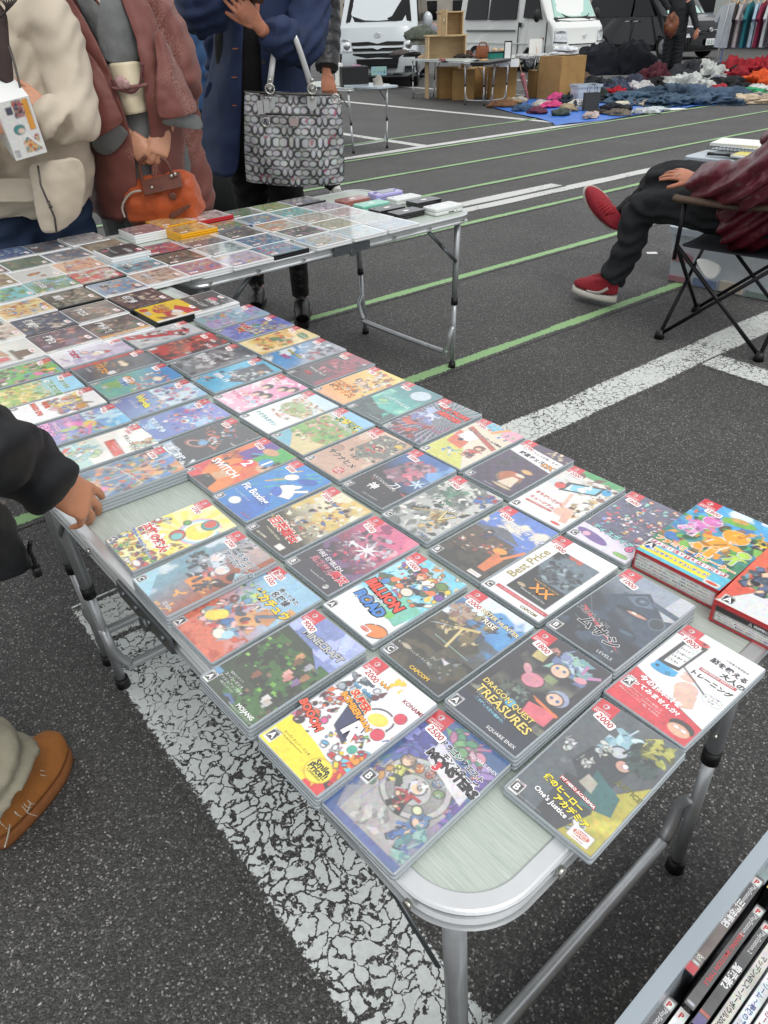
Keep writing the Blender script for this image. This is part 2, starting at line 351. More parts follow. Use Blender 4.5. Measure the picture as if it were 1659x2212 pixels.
# tables A and B run along l, table C stands across the far end
def tloc(a, l): v = T(a, l); v.z = 0; return v
folding_table('nearest silver folding table, covered with game cases and bare brushed top at its near end', 1.20, .703, TZ, tloc(.583, -.786), YAW-math.pi/2, 'silver folding tables of the game stall', .1)
folding_table('silver folding table continuing behind the nearest one, mostly covered with white-edged cases', 1.20, .703, TZ-.004, tloc(.590, -1.995), YAW-math.pi/2, 'silver folding tables of the game stall')
folding_table('silver folding table set crosswise at the far end, with handheld consoles on its right end', 1.27, .74, TZ, tloc(1.625, -2.43), YAW, 'silver folding tables of the game stall')
# ------------------------------------------------------------------ printed covers: a fine grid of coloured faces plus lettering
CASE = mat('clear case plastic', 0xbcc5ca, .2, 0, spec=.6, coat=.5, alpha=.72)
WCASE = mat('white case plastic', 0xe4e6e6, .3, spec=.5, coat=.2)
KCASE = mat('black case plastic', 0x141517, .3, spec=.5, coat=.2)
YCASE = mat('yellow case plastic', 0xe8a80c, .3, spec=.5)
RCASE = mat('red case plastic', 0xb8202a, .3, spec=.5)
BCASE = mat('blue case plastic', 0x1d3f78, .3, spec=.5)
INK = mat('cover print', 0x888888, .30, attr='ink', coat=1.0, spec=.7)
INK.node_tree.nodes['Principled BSDF'].inputs['Coat IOR'].default_value = 1.75
PAPER = mat('paper print', 0x888888, .55, attr='ink', spec=.4, coat=.12)
STICK = mat('price sticker paper', 0xf0f0ee, .55)
STICKR = mat('sticker red pen', 0xb8232c, .5)
_nz = np.random.RandomState(3)
def vnoise(X, Y, sc, seed):
    # value noise on arrays
    rs = np.random.RandomState(seed % 9973); Tn = rs.rand(64, 64); x = X*sc; y = Y*sc
    xi = np.floor(x).astype(int); yi = np.floor(y).astype(int); fx = x-xi; fy = y-yi; fx = fx*fx*(3-2*fx); fy = fy*fy*(3-2*fy)
    a = Tn[xi % 64, yi % 64]; b = Tn[(xi+1) % 64, yi % 64]; c = Tn[xi % 64, (yi+1) % 64]; d = Tn[(xi+1) % 64, (yi+1) % 64]
    return (a*(1-fx)+b*fx)*(1-fy)+(c*(1-fx)+d*fx)*fy
class Art:
    def __init__(s, w, h, cell, seed=0):
        s.w, s.h = w, h; s.nx = max(6, int(round(w/cell))); s.ny = max(6, int(round(h/cell))); s.A = h/w; s.rnd = random.Random(seed); s.seed = seed
        x = np.linspace(0, 1, s.nx+1); y = np.linspace(0, s.A, s.ny+1); s.X, s.Y = np.meshgrid(x, y); s.C = np.zeros(s.X.shape+(3,)); s.txt = []; s.gam = .9
        s.X0, s.Y0 = s.X.copy(), s.Y.copy()
    def mix(s, k, c):
        k = np.clip(k, 0, 1)[..., None]; s.C = s.C*(1-k)+np.array(lin(c))*k
    def g(s, c1, c2, ang=90, mid=.5, sw=1.0):       # gradient, c1 low, c2 high
        a = R(ang); t = (s.X-.5)*math.cos(a)+(s.Y/s.A-.5)*math.sin(a)*1; t = np.clip((t+.5-mid)/sw+.5, 0, 1)[..., None]
        s.C = np.array(lin(c1))*(1-t)+np.array(lin(c2))*t
    def n(s, sc, c, th=.5, soft=.1, al=1, y0=0, y1=1, x0=0, x1=1):   # noise patches
        v = .6*vnoise(s.X+5, s.Y+5, sc, s.rnd.randrange(9999))+.3*vnoise(s.X, s.Y, sc*2.3, s.rnd.randrange(9999))+.1*vnoise(s.X, s.Y, sc*6, s.rnd.randrange(9999))
        k = np.clip((v-th)/soft+.5, 0, 1)*al; m = ((s.Y/s.A >= y0) & (s.Y/s.A <= y1) & (s.X >= x0) & (s.X <= x1)); s.mix(k*m, c)
    def e(s, x, y, r, c, ry=None, ang=0, oc=None, ow=.012, al=1):
        a = R(ang); dx = s.X-x; dy = s.Y-y*s.A; u = dx*math.cos(a)+dy*math.sin(a); v = -dx*math.sin(a)+dy*math.cos(a); ry = ry or r
        d = np.sqrt((u/r)**2+(v/ry)**2); px = .5*s.w/s.nx/s.w
        if oc is not None:
            d2 = np.sqrt((u/(r+ow))**2+(v/(ry+ow))**2); s.mix(np.clip((1-d2)*(min(r, ry)+ow)/px/2+.5, 0, 1), oc)
        s.mix(np.clip((1-d)*min(r, ry)/px/2+.5, 0, 1)*al, c)
    def p(s, pts, c, al=1):                          # convex polygon, any order of turning
        P = [(x, y*s.A) for x, y in pts]; ar = sum(P[i-1][0]*P[i][1]-P[i][0]*P[i-1][1] for i in range(len(P)))
        if ar < 0: P = P[::-1]
        k = np.ones(s.X.shape); px = 1/s.nx
        for i in range(len(P)):
            (x0, y0), (x1, y1) = P[i-1], P[i]; L = math.hypot(x1-x0, y1-y0)+1e-9
            d = ((x1-x0)*(s.Y-y0)-(y1-y0)*(s.X-x0))/L; k = np.minimum(k, np.clip(d/px+.5, 0, 1))
        s.mix(k*al, c)
    def b(s, x0, y0, x1, y1, c, al=1): s.p([(x0, y0), (x1, y0), (x1, y1), (x0, y1)], c, al)
    def l(s, x0, y0, x1, y1, wd, c, al=1):
        y0 *= s.A; y1 *= s.A; L = math.hypot(x1-x0, y1-y0)+1e-9; nx, ny = -(y1-y0)/L*wd/2, (x1-x0)/L*wd/2
        s.p([(x0+nx, (y0+ny)/s.A), (x1+nx, (y1+ny)/s.A), (x1-nx, (y1-ny)/s.A), (x0-nx, (y0-ny)/s.A)], c, al)
    def star(s, x, y, r, c, n=8, inner=.5, rot=0):
        y *= s.A; th = np.arctan2(s.Y-y, s.X-x)+rot; d = np.hypot(s.X-x, s.Y-y); t = np.abs(((th*n/(2*math.pi)) % 1)-.5)*2
        s.mix(np.clip((r*(inner+(1-inner)*t)-d)*s.nx+.5, 0, 1), c)
    def rays(s, x, y, n, c, al=.6, duty=.5, r0=0):
        th = np.arctan2(s.Y-y*s.A, s.X-x); d = np.hypot(s.X-x, s.Y-y*s.A); t = (th*n/(2*math.pi)) % 1
        s.mix(np.clip((duty-np.abs(t-.5)*2)*4+.5, 0, 1)*al*(d > r0), c)
    def clut(s, n, x0, y0, x1, y1, sz, pal, oc=None, el=.55):   # crowd of small brushed shapes
        for _ in range(int(n*1.7)):
            x = s.rnd.uniform(x0, x1); y = s.rnd.uniform(y0, y1); r = sz*s.rnd.uniform(.25, 1.05); c = s.rnd.choice(pal); k = s.rnd.random()
            if k < el: s.e(x, y, r, c, r*s.rnd.uniform(.35, .9), s.rnd.uniform(0, 180), oc, .008)
            elif k < .85:
                a = s.rnd.uniform(0, 6.28); P = [(x+r*1.4*math.cos(a+t)*f, y+r*1.4*math.sin(a+t)*f/s.A) for t, f in ((0, 1.3), (1.9, .6), (3.1, .8), (4.4, .6))]; s.p(P, c)
            else: s.l(x-r, y, x+r*s.rnd.uniform(-1, 1), y+r*s.rnd.uniform(.5, 1.6), r*.35, c)
    def fig(s, x, y, k, hair, top, skin=0xe8c0a0, leg=0x333344, ang=0, oc=0x222222):   # a plain small person shape
        def q(u, v):
            a = R(ang); return x+k*(u*math.cos(a)-v*math.sin(a)), y+k*(u*math.sin(a)+v*math.cos(a))/s.A
        def seg(u0, v0, u1, v1, wd, c): a, b = q(u0, v0), q(u1, v1); s.l(a[0], a[1], b[0], b[1], wd*k, c)
        if oc is not None: seg(-.2, -.45, -.05, 0, .2, oc); seg(.25, -.45, .08, 0, .2, oc); seg(0, -.05, 0, .34, .38, oc)
        seg(-.18, -.42, -.05, 0, .15, leg); seg(.22, -.42, .08, 0, .15, leg)
        seg(-.38, .05, -.1, .28, .11, top); seg(.1, .28, .42, .33, .11, top); seg(0, -.05, 0, .32, .30, top)
        a = q(0, .56)
        s.e(a[0], a[1]+.04*k/s.A, .26*k, hair, .24*k, 0, oc, .01); s.e(a[0], a[1]-.02*k/s.A, .17*k, skin, .17*k)
        if k > .2 and hair != top: s.clut(9, x-.28*k, y-.4*k/s.A, x+.28*k, y+.36*k/s.A, .11*k, [top, leg, hair, skin, tuple(v*.5 for v in lin(top)), tuple(min(1, v*1.6+.03) for v in lin(top))], oc, .4); s.clut(7, a[0]-.24*k, a[1]+.06*k/s.A, a[0]+.24*k, a[1]+.28*k/s.A, .10*k, [hair, tuple(v*.6 for v in lin(hair)), tuple(min(1, v*1.4+.03) for v in lin(hair))], oc, .1)
    def t(s, tx, x, y, size, c, ang=0, oc=None, bold=0, ob=.05, shear=0, wid=None): s.txt.append((tx, x, y, size, c, ang, oc, bold, ob, shear, wid))
    def mesh(s, name, material, parent, M=Matrix(), z=.0002):
        # warp nothing: a plain sheet with per-vertex ink
        nx, ny = s.nx, s.ny; V = np.stack([(s.X0-.5)*s.w, (s.Y0/s.A-.5)*s.h, np.full(s.X0.shape, z)], -1).reshape(-1, 3)
        gl = s.C.mean(-1)**.5; ed = np.abs(np.gradient(gl, axis=0))+np.abs(np.gradient(gl, axis=1)); s.C = s.C*(1-.62*np.clip(ed*2.6-.12, 0, 1))[..., None]
        s.C = s.C*(1+(.34-.28*np.clip(s.C.mean(-1)*1.4, 0, 1))*(1.1*(vnoise(s.X+3, s.Y+1, 26, s.seed)-.5)+.9*(vnoise(s.X+1, s.Y+2, 9, s.seed+5)-.5)))[..., None]; s.C = np.clip(s.C, 0, 1)**s.gam; s.C = s.C*np.stack([1+.20*(vnoise(s.X+k, s.Y+4, 62, s.seed+k)-.5)+.16*(vnoise(s.X+k, s.Y, 30, s.seed+9*k)-.5) for k in (1, 2, 3)], -1); s.C = s.C*.93+.03  # blacks lifted at the end: milky haze of the plastic sleeve mixed into the colour
        idx = np.arange((nx+1)*(ny+1)).reshape(ny+1, nx+1); F = np.stack([idx[:-1, :-1], idx[:-1, 1:], idx[1:, 1:], idx[1:, :-1]], -1).reshape(-1, 4)
        C = s.C.reshape(-1, 3); vs = [V]; cs = [C]; fs = F.tolist(); o = len(V); lay = 0
        for tx, x, y, size, c, ang, oc, bold, ob, shear, wid in s.txt:
            for col, bo, dz in (((oc, bold+ob, .00012),) if oc is not None else ())+((c, bold, .00022),):
                Gv, Gf = glyphs(tx, bo, 2)
                if not len(Gv): continue
                B0 = glyphs(tx, bold, 2)[0]; k = size*s.w
                if wid: k = min(k, wid*s.w/max(1e-6, B0[:, 0].max()-B0[:, 0].min()))
                g_ = Gv-np.array([(B0[:, 0].max()+B0[:, 0].min())/2, (B0[:, 1].max()+B0[:, 1].min())/2]) if True else Gv
                g_ = g_*k; g_[:, 0] += shear*g_[:, 1]; a = R(ang); X = g_[:, 0]*math.cos(a)-g_[:, 1]*math.sin(a)+(x-.5)*s.w; Y = g_[:, 0]*math.sin(a)+g_[:, 1]*math.cos(a)+(y-.5)*s.h
                vs.append(np.stack([X, Y, np.full(len(X), z+dz+lay*.00001)], -1)); cs.append(np.tile(np.array(lin(col)), (len(X), 1)))
                fs += [tuple(i+o for i in f) for f in Gf]; o += len(X)
            lay += 1
        V = np.concatenate(vs); C = np.concatenate(cs); me = bpy.data.meshes.new(name)
        Mn = np.array(M); V = V @ Mn[:3, :3].T+Mn[:3, 3]
        me.from_pydata(V.tolist(), [], fs); me.materials.append(material)
        at_ = me.attributes.new('ink', 'FLOAT_COLOR', 'POINT'); at_.data.foreach_set('color', np.concatenate([C, np.ones((len(C), 1))], 1).ravel())
        me.update(); o = bpy.data.objects.new(name, me); COL.objects.link(o); o.parent = parent; return o
def badge(a, tx=True):          # red console mark of the top left corner
    a.b(0, .865, .235, 1.01, 0xd0202c)
    a.e(.105, .955, .034, 0xf4f4f4, .038); a.b(.105, .935, .112, .98, 0xd0202c); a.e(.093, .955, .016, 0xd0202c, .024); a.e(.132, .945, .009, 0xd0202c)
    if tx: a.t('NINTENDO', .115, .908, .036, 0xf4f4f4, bold=.0); a.t('SWITCH', .115, .885, .05, 0xf4f4f4, bold=.02)
def cero(a, ch, x=.07, y=.055):
    a.b(x-.062, y-.05, x+.062, y+.05, 0xf2f2f2); a.b(x-.05, y-.032, x+.05, y+.033, 0x1c1c1c)
    a.t(ch, x, y, .11, 0xf2f2f2, bold=.03); a.t('CERO', x, y+.042, .032, 0x1c1c1c)
SHELLS = {}
def shell_mesh(kind, w, h, t):
    k = (kind, w, h, t)
    if k not in SHELLS:
        q = MB(); q.prism(rrect(w, h, .004, 4), 0, t*.47, 0, bev=.0008, bev0=.0008, smooth=True); q.prism(rrect(w-.0006, h-.0006, .004, 4), t*.52, t, 0, bev=.0012, bev0=.0006, smooth=True)
        q.prism(rrect(w-.003, h-.003, .003, 3), t*.4, t*.6, 0)
        o = q.build('case_shell', kind); SHELLS[k] = o.data; bpy.data.objects.remove(o)
    return SHELLS[k]
def sticker(parent, z, txt, x, y, w=.026, h=.0112, ang=0, two=None):
    q = MB(); M = Matrix.Translation((x, y, 0)) @ Matrix.Rotation(R(ang), 4, 'Z'); q.prism(rrect(w, h, .0025, 3), z, z+.0003, 0, M=M)
    put_text(q, txt, M, size=h*.95, mi=1, bold=.012, z=z+.0004)
    return q.build('price_sticker', [STICK, STICKR], parent)
def game_case(label, art, a, l, k=1, price=None, dyaw=0, sz=(.105, .170), t=.0108, shellm=None, under=None, cell=.0016, st=(-.028, .062), cat='game case', group='clear game cases laid out on the tables', two=None, z0=0, glossy=INK, inset=(.0022, .0012), rot=0, name='game_case', stang=0):
    # k cases high; the printed one on top
    W, H = sz; shellm = shellm or CASE; rz = YAW-math.pi/2+dyaw+rot
    for i in range(k-1):
        u = thing(name, f'{under or "plain case"} right under the {" ".join(short_(label))}', cat, T(a, l, z0+i*(t+.0003))+Vector((random.uniform(-.001, .001), random.uniform(-.001, .001), 0)), rz+random.uniform(-.006, .006), group)
        o = bpy.data.objects.new('case_shell', shell_mesh(shellm, W, H, t)); COL.objects.link(o); o.parent = u
    th = thing(name, label, cat, T(a, l, z0+(k-1)*(t+.0003)+random.uniform(.0001, .0009)), rz, group)
    o = bpy.data.objects.new('case_shell', shell_mesh(shellm, W, H, t)); COL.objects.link(o); o.parent = th
    iw, ih = inset; ar = Art(W-iw*2-.001, H-ih*2-.001, cell, abs(hash_(label)))
    art(ar); ar.mesh('printed_cover', glossy, th, Matrix.Translation((.0006, 0, t+.0001)))
    if price: sticker(th, t+.00055, price, st[0]+random.uniform(-.001, .0015), st[1]+random.uniform(-.002, .001), ang=stang+random.uniform(-7, 6))
    if two: sticker(th, t+.00055, two, st[0]-.001, st[1]+.013, w=.024)
    return th
def short_(s):
    w = s.split(' with ', 1)[-1]
    for c in (',', ' topping', ' at the', ' on ', ' carrying', ' and price'): w = w.split(c)[0]
    return ['one with']+w.split()[:8]
def hash_(s):
    h = 7
    for c in s: h = (h*31+ord(c)) & 0x7fffffff
    return h
SKIN = 0xe6bfa2
# each cover: what is printed on it
def A_mine(a):
    a.g(0x3c5a8a, 0x7e8cc8, 60); a.n(3, 0xaab6e6, .62, .05, y0=.7); a.p([(.62, 1), (.8, 1), (.95, .86), (.8, .83)], 0xb8c4ee); a.p([(.86, .92), (1, .95), (1, .85), (.9, .84)], 0x9aa6dc)
    a.p([(0, .12), (1, .0), (1, .56), (.55, .72), (0, .75)], 0x24331c); a.n(6, 0x2f5a22, .5, .03, y1=.66); a.n(9, 0x1a2112, .55, .04, y1=.6)
    r = a.rnd
    for _ in range(70):
        x, y = r.uniform(0, 1), r.uniform(.02, .62); s_ = r.uniform(.02, .075); c = r.choice([0x4f8f2c, 0x6cab3a, 0x2e5e1c, 0x8cc455, 0x3c2a1a, 0x5c4630, 0x7a6048, 0x1d2a14]); a.p([(x, y), (x+s_, y+.01), (x+s_*.8, y+s_*.55), (x-s_*.2, y+s_*.5)], c)
    for x, y, c in ((.55, .62, 0xc89060), (.60, .58, 0x6a4a2e), (.76, .60, 0x9a9aa0), (.66, .46, 0xd89a90), (.72, .44, 0xc47c74), (.84, .45, 0x7a5c8c), (.86, .52, 0xa06848), (.8, .22, 0xd8d8d0), (.86, .2, 0xb8b4ac), (.42, .3, 0x7a4630)):
        a.b(x-.045, y-.028, x+.045, y+.028, c); a.b(x-.02, y-.05, x+.03, y-.028, c)
    a.p([(0, 0), (.42, 0), (0, .3)], 0x1c3018); a.b(0, .02, .12, .15, 0x6ea8e0, .6)
    a.t('MINECRAFT', .60, .80, .19, 0xb8b8b8, -1, 0x2c2c2c, .045, .05, wid=.72)
    a.t('MOJANG', .80, .045, .075, 0xf0f0f0, bold=.03); a.t('Published by 日本マイクロソフト', .78, .018, .032, 0xe0e0e0)
    a.t('追加コンテンツ', .30, .185, .035, 0xf0f0f0); a.t('スーパーマリオ', .32, .15, .05, 0xf4f4f4); a.t('マッシュアップ付き', .34, .115, .05, 0xf4f4f4); a.t('+他コンテンツ!', .33, .083, .038, 0xf0f0f0)
    badge(a); cero(a, 'A')
def A_bomb(a):
    a.g(0xf2f2f4, 0xececf0); a.n(3, 0xe85a3c, .66, .03, x0=.6); a.n(4, 0xf4c820, .7, .03, x1=.6, y0=.6); a.p([(0, 0), (1, 0), (1, .17), (.5, .23), (0, .26)], 0xf6e020)
    a.p([(.75, .0), (1, 0), (1, .42), (.82, .36)], 0xd8262c); a.clut(30, .72, .06, 1, .42, .05, [0xd8262c, 0xf4c820, 0x66c0dc, 0x2a2a38, 0xf09018], 0x222222)
    a.clut(34, .0, .24, .32, .62, .05, [0xc02a28, 0x2a2226, 0xe4d8cc, 0xe06a30, 0xd84c88, 0x7c1c20], 0x1c1c1c); a.clut(22, .5, .24, .8, .45, .042, [0xf4c820, 0x58b8e0, 0xe8e8f0, 0x3a6cc0, 0xd8384c], 0x1c1c1c)
    a.clut(18, .05, .62, .5, .80, .06, [0x38485a, 0x9aa4ac, 0x5c2830, 0x7c8890, 0xd8d8dc], 0x2a2a30); a.clut(14, .72, .45, 1, .62, .045, [0x50207c, 0x2c5cb0, 0xe8a020, 0x7cc040, 0xd03050], 0x1c1c1c)
    a.e(.72, .63, .17, 0xf4f4f6, .14, 20, 0x222226, .016); a.e(.88, .74, .075, 0xd8324a, oc=0xf4f4f4, ow=.02); a.e(.86, .55, .08, 0xd8324a, oc=0xf4f4f4, ow=.02); a.e(.72, .63, .12, 0xf0dc4c, .085, 20)
    a.p([(.28, .66), (.52, .66), (.66, .44), (.7, .34), (.44, .40)], 0x1d2550); a.star(.8, .36, .12, 0xf4f4f6, 9, .6); a.e(.82, .36, .055, 0x3aa890, .055)
    a.t('SUPER', .40, .655, .13, 0xe03a28, -14, 0xf8f0c0, .04); a.t('BOMBERMAN', .46, .575, .155, 0xf4a41c, -14, 0x30203c, .05, wid=.62); a.t('R', .66, .46, .3, 0xf4f4f8, -10, 0x30203c, .05)
    a.t('BOOOM', .16, .345, .13, 0xf05838, -16, 0x201414, .05); a.t('KONAMI', .86, .86, .075, 0x9c1c2c, bold=.02)
    a.t('スーパーボンバーマン R', .35, .145, .04, 0x333333); a.t('©2017 Konami Digital Entertainment', .3, .118, .026, 0x444444); a.t('WHOAAA', .3, .86, .08, 0xf0a818, oc=0x333333, bold=.03); a.t('Goh Gohh', .28, .73, .07, 0x5cb0d8, oc=0x224060, bold=.02)
    a.e(.78, .115, .15, 0xf6e43a, .135, 0, 0xd8a814, .012); a.t('Smile', .78, .15, .1, 0x1c2030, bold=.03); a.t('Price!!', .78, .11, .1, 0x1c2030, bold=.03); a.t('Collection', .78, .078, .05, 0x1c2030); badge(a); cero(a, 'A', .09, .07)
def A_pika(a):
    a.g(0xd86a48, 0x8cbcd8, 75, .45, .5); a.n(3, 0xd89a5c, .55, .05, y0=.35, y1=.75, x0=.5); a.p([(0, 0), (1, 0), (1, .1), (0, .42)], 0xd4674a); a.n(9, 0xbc4c34, .6, .05, y1=.32)
    a.b(.2, .5, .45, .72, 0x8cb4b8); a.clut(14, .02, .55, .42, .75, .06, [0x6cae4c, 0x3c7c3c, 0xb4d070, 0x9ac8e0]); a.clut(60, .08, .18, .82, .58, .07, [0xf0b4b4, 0x3c6ca8, 0xc03c34, 0x8a9aa4, 0xf4e8d0, 0x703028, 0x5c8cb0, 0x485060], 0x3a3028)
    a.e(.27, .28, .12, 0xf0d040, .1, 30); a.e(.33, .33, .1, 0xf4d848, .09); a.e(.62, .2, .1, 0xf2ead8, .08); a.e(.72, .24, .08, 0xa8d4e8)
    a.p([(.62, .5), (.95, .5), (.9, .63), (.66, .62)], 0xc08050); a.l(.68, .5, .9, .64, .06, 0x50687c)
    a.t('帰ってきた', .66, .83, .085, 0x22262c, -2, 0xf4f4f4, .02); a.t('名探偵', .62, .765, .12, 0x22262c, -2, 0xf4f4f4, .03); a.t('ピカチュウ', .62, .675, .16, 0xf4d020, -3, 0x2a2a2a, .05); badge(a); cero(a, 'A')
def A_arc(a):
    a.g(0x6e97a8, 0x9c4a28, 20, .55, .6); a.n(3, 0xe08a3c, .62, .12, x0=.5, y0=.3); a.n(3, 0xc8d8e0, .55, .15, x1=.55); a.n(8, 0x2e3436, .6, .06, x1=.5, y0=.5); a.p([(0, 0), (.5, 0), (0, .25)], 0x9cd0e4)
    a.b(.3, .72, .9, 1, 0xb4b2b4, .65); a.clut(14, .15, .8, .55, 1, .05, [0x3c4448, 0x5c6468, 0x22282a])
    for x, y, k, c, d in ((.28, .52, .42, 0xd0d4dc, 0x8c949c), (.58, .46, .42, 0xd8dce0, 0xc06464), (.78, .38, .3, 0x2c2c34, 0x3c4450)): a.fig(x, y, k, c, d, 0xe8d4cc, 0x2c3640, -20, None)
    a.e(.9, .62, .09, 0x281008); a.e(.95, .5, .16, 0x38160c, .05, 40); a.n(12, 0xf2a850, .72, .04, x0=.6, y1=.6)
    for i in range(6): a.l(.86, .66, 1.0, .74-.03*i, .02, 0xa8d0dc)
    a.t('アーキタイプ', .62, .82, .12, 0x2a4c68, -3, 0xe8f0f4, .02); a.t('アーカディア', .70, .74, .13, 0x2a4c68, -3, 0xe8f0f4, .02); a.t('Kemco', .82, .06, .06, 0x1c1c1c, oc=0xf4f4f4, ob=.1); badge(a); cero(a, 'C')
def A_taiko(a):
    a.g(0xf2e04c, 0xf4e468); a.rays(.62, .6, 14, 0xf6f0c0, .5); a.e(.75, .7, .34, 0xf09cc0); a.e(.75, .7, .31, 0x9cd8e8); a.e(.75, .7, .27, 0xf4f2e0); a.e(.75, .7, .22, 0xf2e04c); a.n(4, 0xfaf4b4, .66, .1)
    a.e(.72, .82, .13, 0x3aa09c, .12, 20, 0x33302c); a.e(.7, .83, .095, 0xd8503c); a.e(.62, .52, .13, 0xd2483c, .11, -20, 0x33302c); a.e(.64, .51, .09, 0x6cbcb8); a.e(.42, .68, .055, 0x5ca848, .05, 0, 0x33302c)
    a.clut(70, 0, .0, 1, .22, .05, [0xd83a34, 0xf0efe8, 0x3a8cc0, 0xe8a030, 0x5ca848, 0x5c3470, 0xf2cc28, 0x2c2c34], 0x2c2420); a.clut(30, 0, .22, .22, .6, .045, [0x3a8cc0, 0xd83a34, 0xf0efe8, 0xe8a030, 0x7c4c9c], 0x2c2420); a.clut(14, .75, .15, 1, .5, .04, [0xd83a34, 0xf0efe8, 0xe8a030, 0xa0743c], 0x2c2420)
    a.clut(22, .05, .3, .8, .42, .08, [0xf6f4ee]); a.t('太鼓の達人', .44, .36, .17, 0xdc3224, -7, 0xf8f6f0, .045, .07); a.t('Nintendo Switchば〜じょん!', .42, .235, .075, 0x3468b0, -7, 0xf8f6f0, .03, .06); a.e(.86, .07, .09, 0xf2f0e8, .05, 0, 0xcc4030); badge(a); cero(a, 'A')
def A_smash(a):
    a.g(0x4c6c84, 0x5a88c4, 60); a.n(4, 0xd88850, .55, .1); a.rays(.5, .6, 9, 0xe8e4c8, .4, .2); a.clut(90, 0, .05, 1, .92, .07, [0x3c6c9c, 0xc85c40, 0x7c8c4c, 0xe0b070, 0x3c4c68, 0x8ca4b4, 0xb03838, 0x5c3c50, 0x4c8c6c]); a.l(.5, .1, .55, .9, .012, 0xfaf6e0); a.l(.1, .45, .95, .55, .012, 0xfaf6e0); a.e(.72, .2, .09, 0xe88cb0); badge(a); cero(a, 'A')
def A_sumi(a):
    a.g(0xb8dcd4, 0xf2f0e8, 90, .5, .3); a.b(0, .5, 1, 1, 0xf2f0ea); a.clut(26, .7, .7, 1, 1, .07, [0xc8946c, 0xd8b88c, 0xa8c8b0, 0x8c5c40]); a.b(.62, .28, 1, .62, 0xf2f0ea)
    a.clut(40, .05, .05, .7, .42, .09, [0xa4d4dc, 0xf0f0ec, 0xb8d49c, 0xd84c40, 0xf0d0b0, 0x7cb8c4], 0x5c6c68); a.p([(.3, .545), (.96, .5), (.97, .62), (.31, .66)], 0xd6564a)
    a.t('すみっコぐらし', .66, .77, .105, 0x463c38, -3, bold=.02); a.t('おへやのすみで', .6, .62, .05, 0xf4f4f4, -3); a.t('たびきぶん', .66, .575, .05, 0xf4f4f4, -3); badge(a); cero(a, 'A')
def A_peach(a):
    a.g(0x9c58a4, 0x5cb4e4, 60); a.n(3, 0xbce4f4, .55, .1, y0=.6); a.e(.36, .45, .22, 0xe070b8, .15, 20); a.e(.58, .6, .16, 0xf0d058, .12); a.e(.6, .52, .06, SKIN); a.clut(40, .5, .2, 1, .7, .06, [0xd8b430, 0x7c5c30, 0xa8cc50, 0xf088b8, 0x4868a8]); a.clut(24, 0, .35, .4, .75, .05, [0xe0889c, 0xf4e4c8, 0x9c3c6c, 0x5c6cb0]); a.l(.55, .62, 1, .5, .05, 0xf078b0)
    a.t('PRINCESS', .30, .27, .1, 0xf6d8ec, -3, 0x7c2c74, .03); a.t('PEACH', .32, .17, .2, 0xf4a8d8, -3, 0x7c2c74, .04); badge(a)
def A_mrpg(a):
    a.g(0xf0f0f0, 0xf4f4f4); a.clut(60, .12, .42, .95, .8, .085, [0xd84438, 0x3858a8, 0xc89050, 0xf0d860, 0xeab0b8, 0x7c8c40, 0xf2ece0, 0x8c4828], 0x6c4838); a.e(.8, .72, .14, 0xc88c40, .1); a.t('SUPER', .3, .40, .13, 0xe04c28, -3, 0x702010, .05); a.t('MARIO RPG', .38, .27, .19, 0xe85c28, -3, 0x702010, .05, wid=.68); badge(a); cero(a, 'A')
def A_anim(a):
    a.g(0x9cc04c, 0x8cd0f0, 90, .55, .4); a.n(4, 0xe8dc8c, .5, .06, y1=.5); a.clut(70, 0, .1, 1, .6, .06, [0x5c9c3c, 0xe8b84c, 0xf0ecd0, 0x6cac50, 0xd06c48, 0x8c6c48, 0xf4e050]); a.t('あつまれ', .6, .82, .13, 0x3c8c48, -2, 0xf4f4e8, .03); a.t('どうぶつの森', .62, .68, .17, 0x4c9c54, -2, 0xf4f4e8, .04); badge(a)
def A_splat(a):
    a.g(0x28442c, 0x3c9cc0, 70, .6, .5); a.n(4, 0x4cb050, .5, .06); a.clut(70, 0, 0, 1, .9, .08, [0x28382c, 0xe060a0, 0x50b048, 0x1c2420, 0xf0e8d8, 0x703c70, 0xe0743c]); a.star(.72, .9, .12, 0xf0dc30, 5, .5); a.e(.78, .72, .13, 0xe868a4, .09, 30); badge(a)
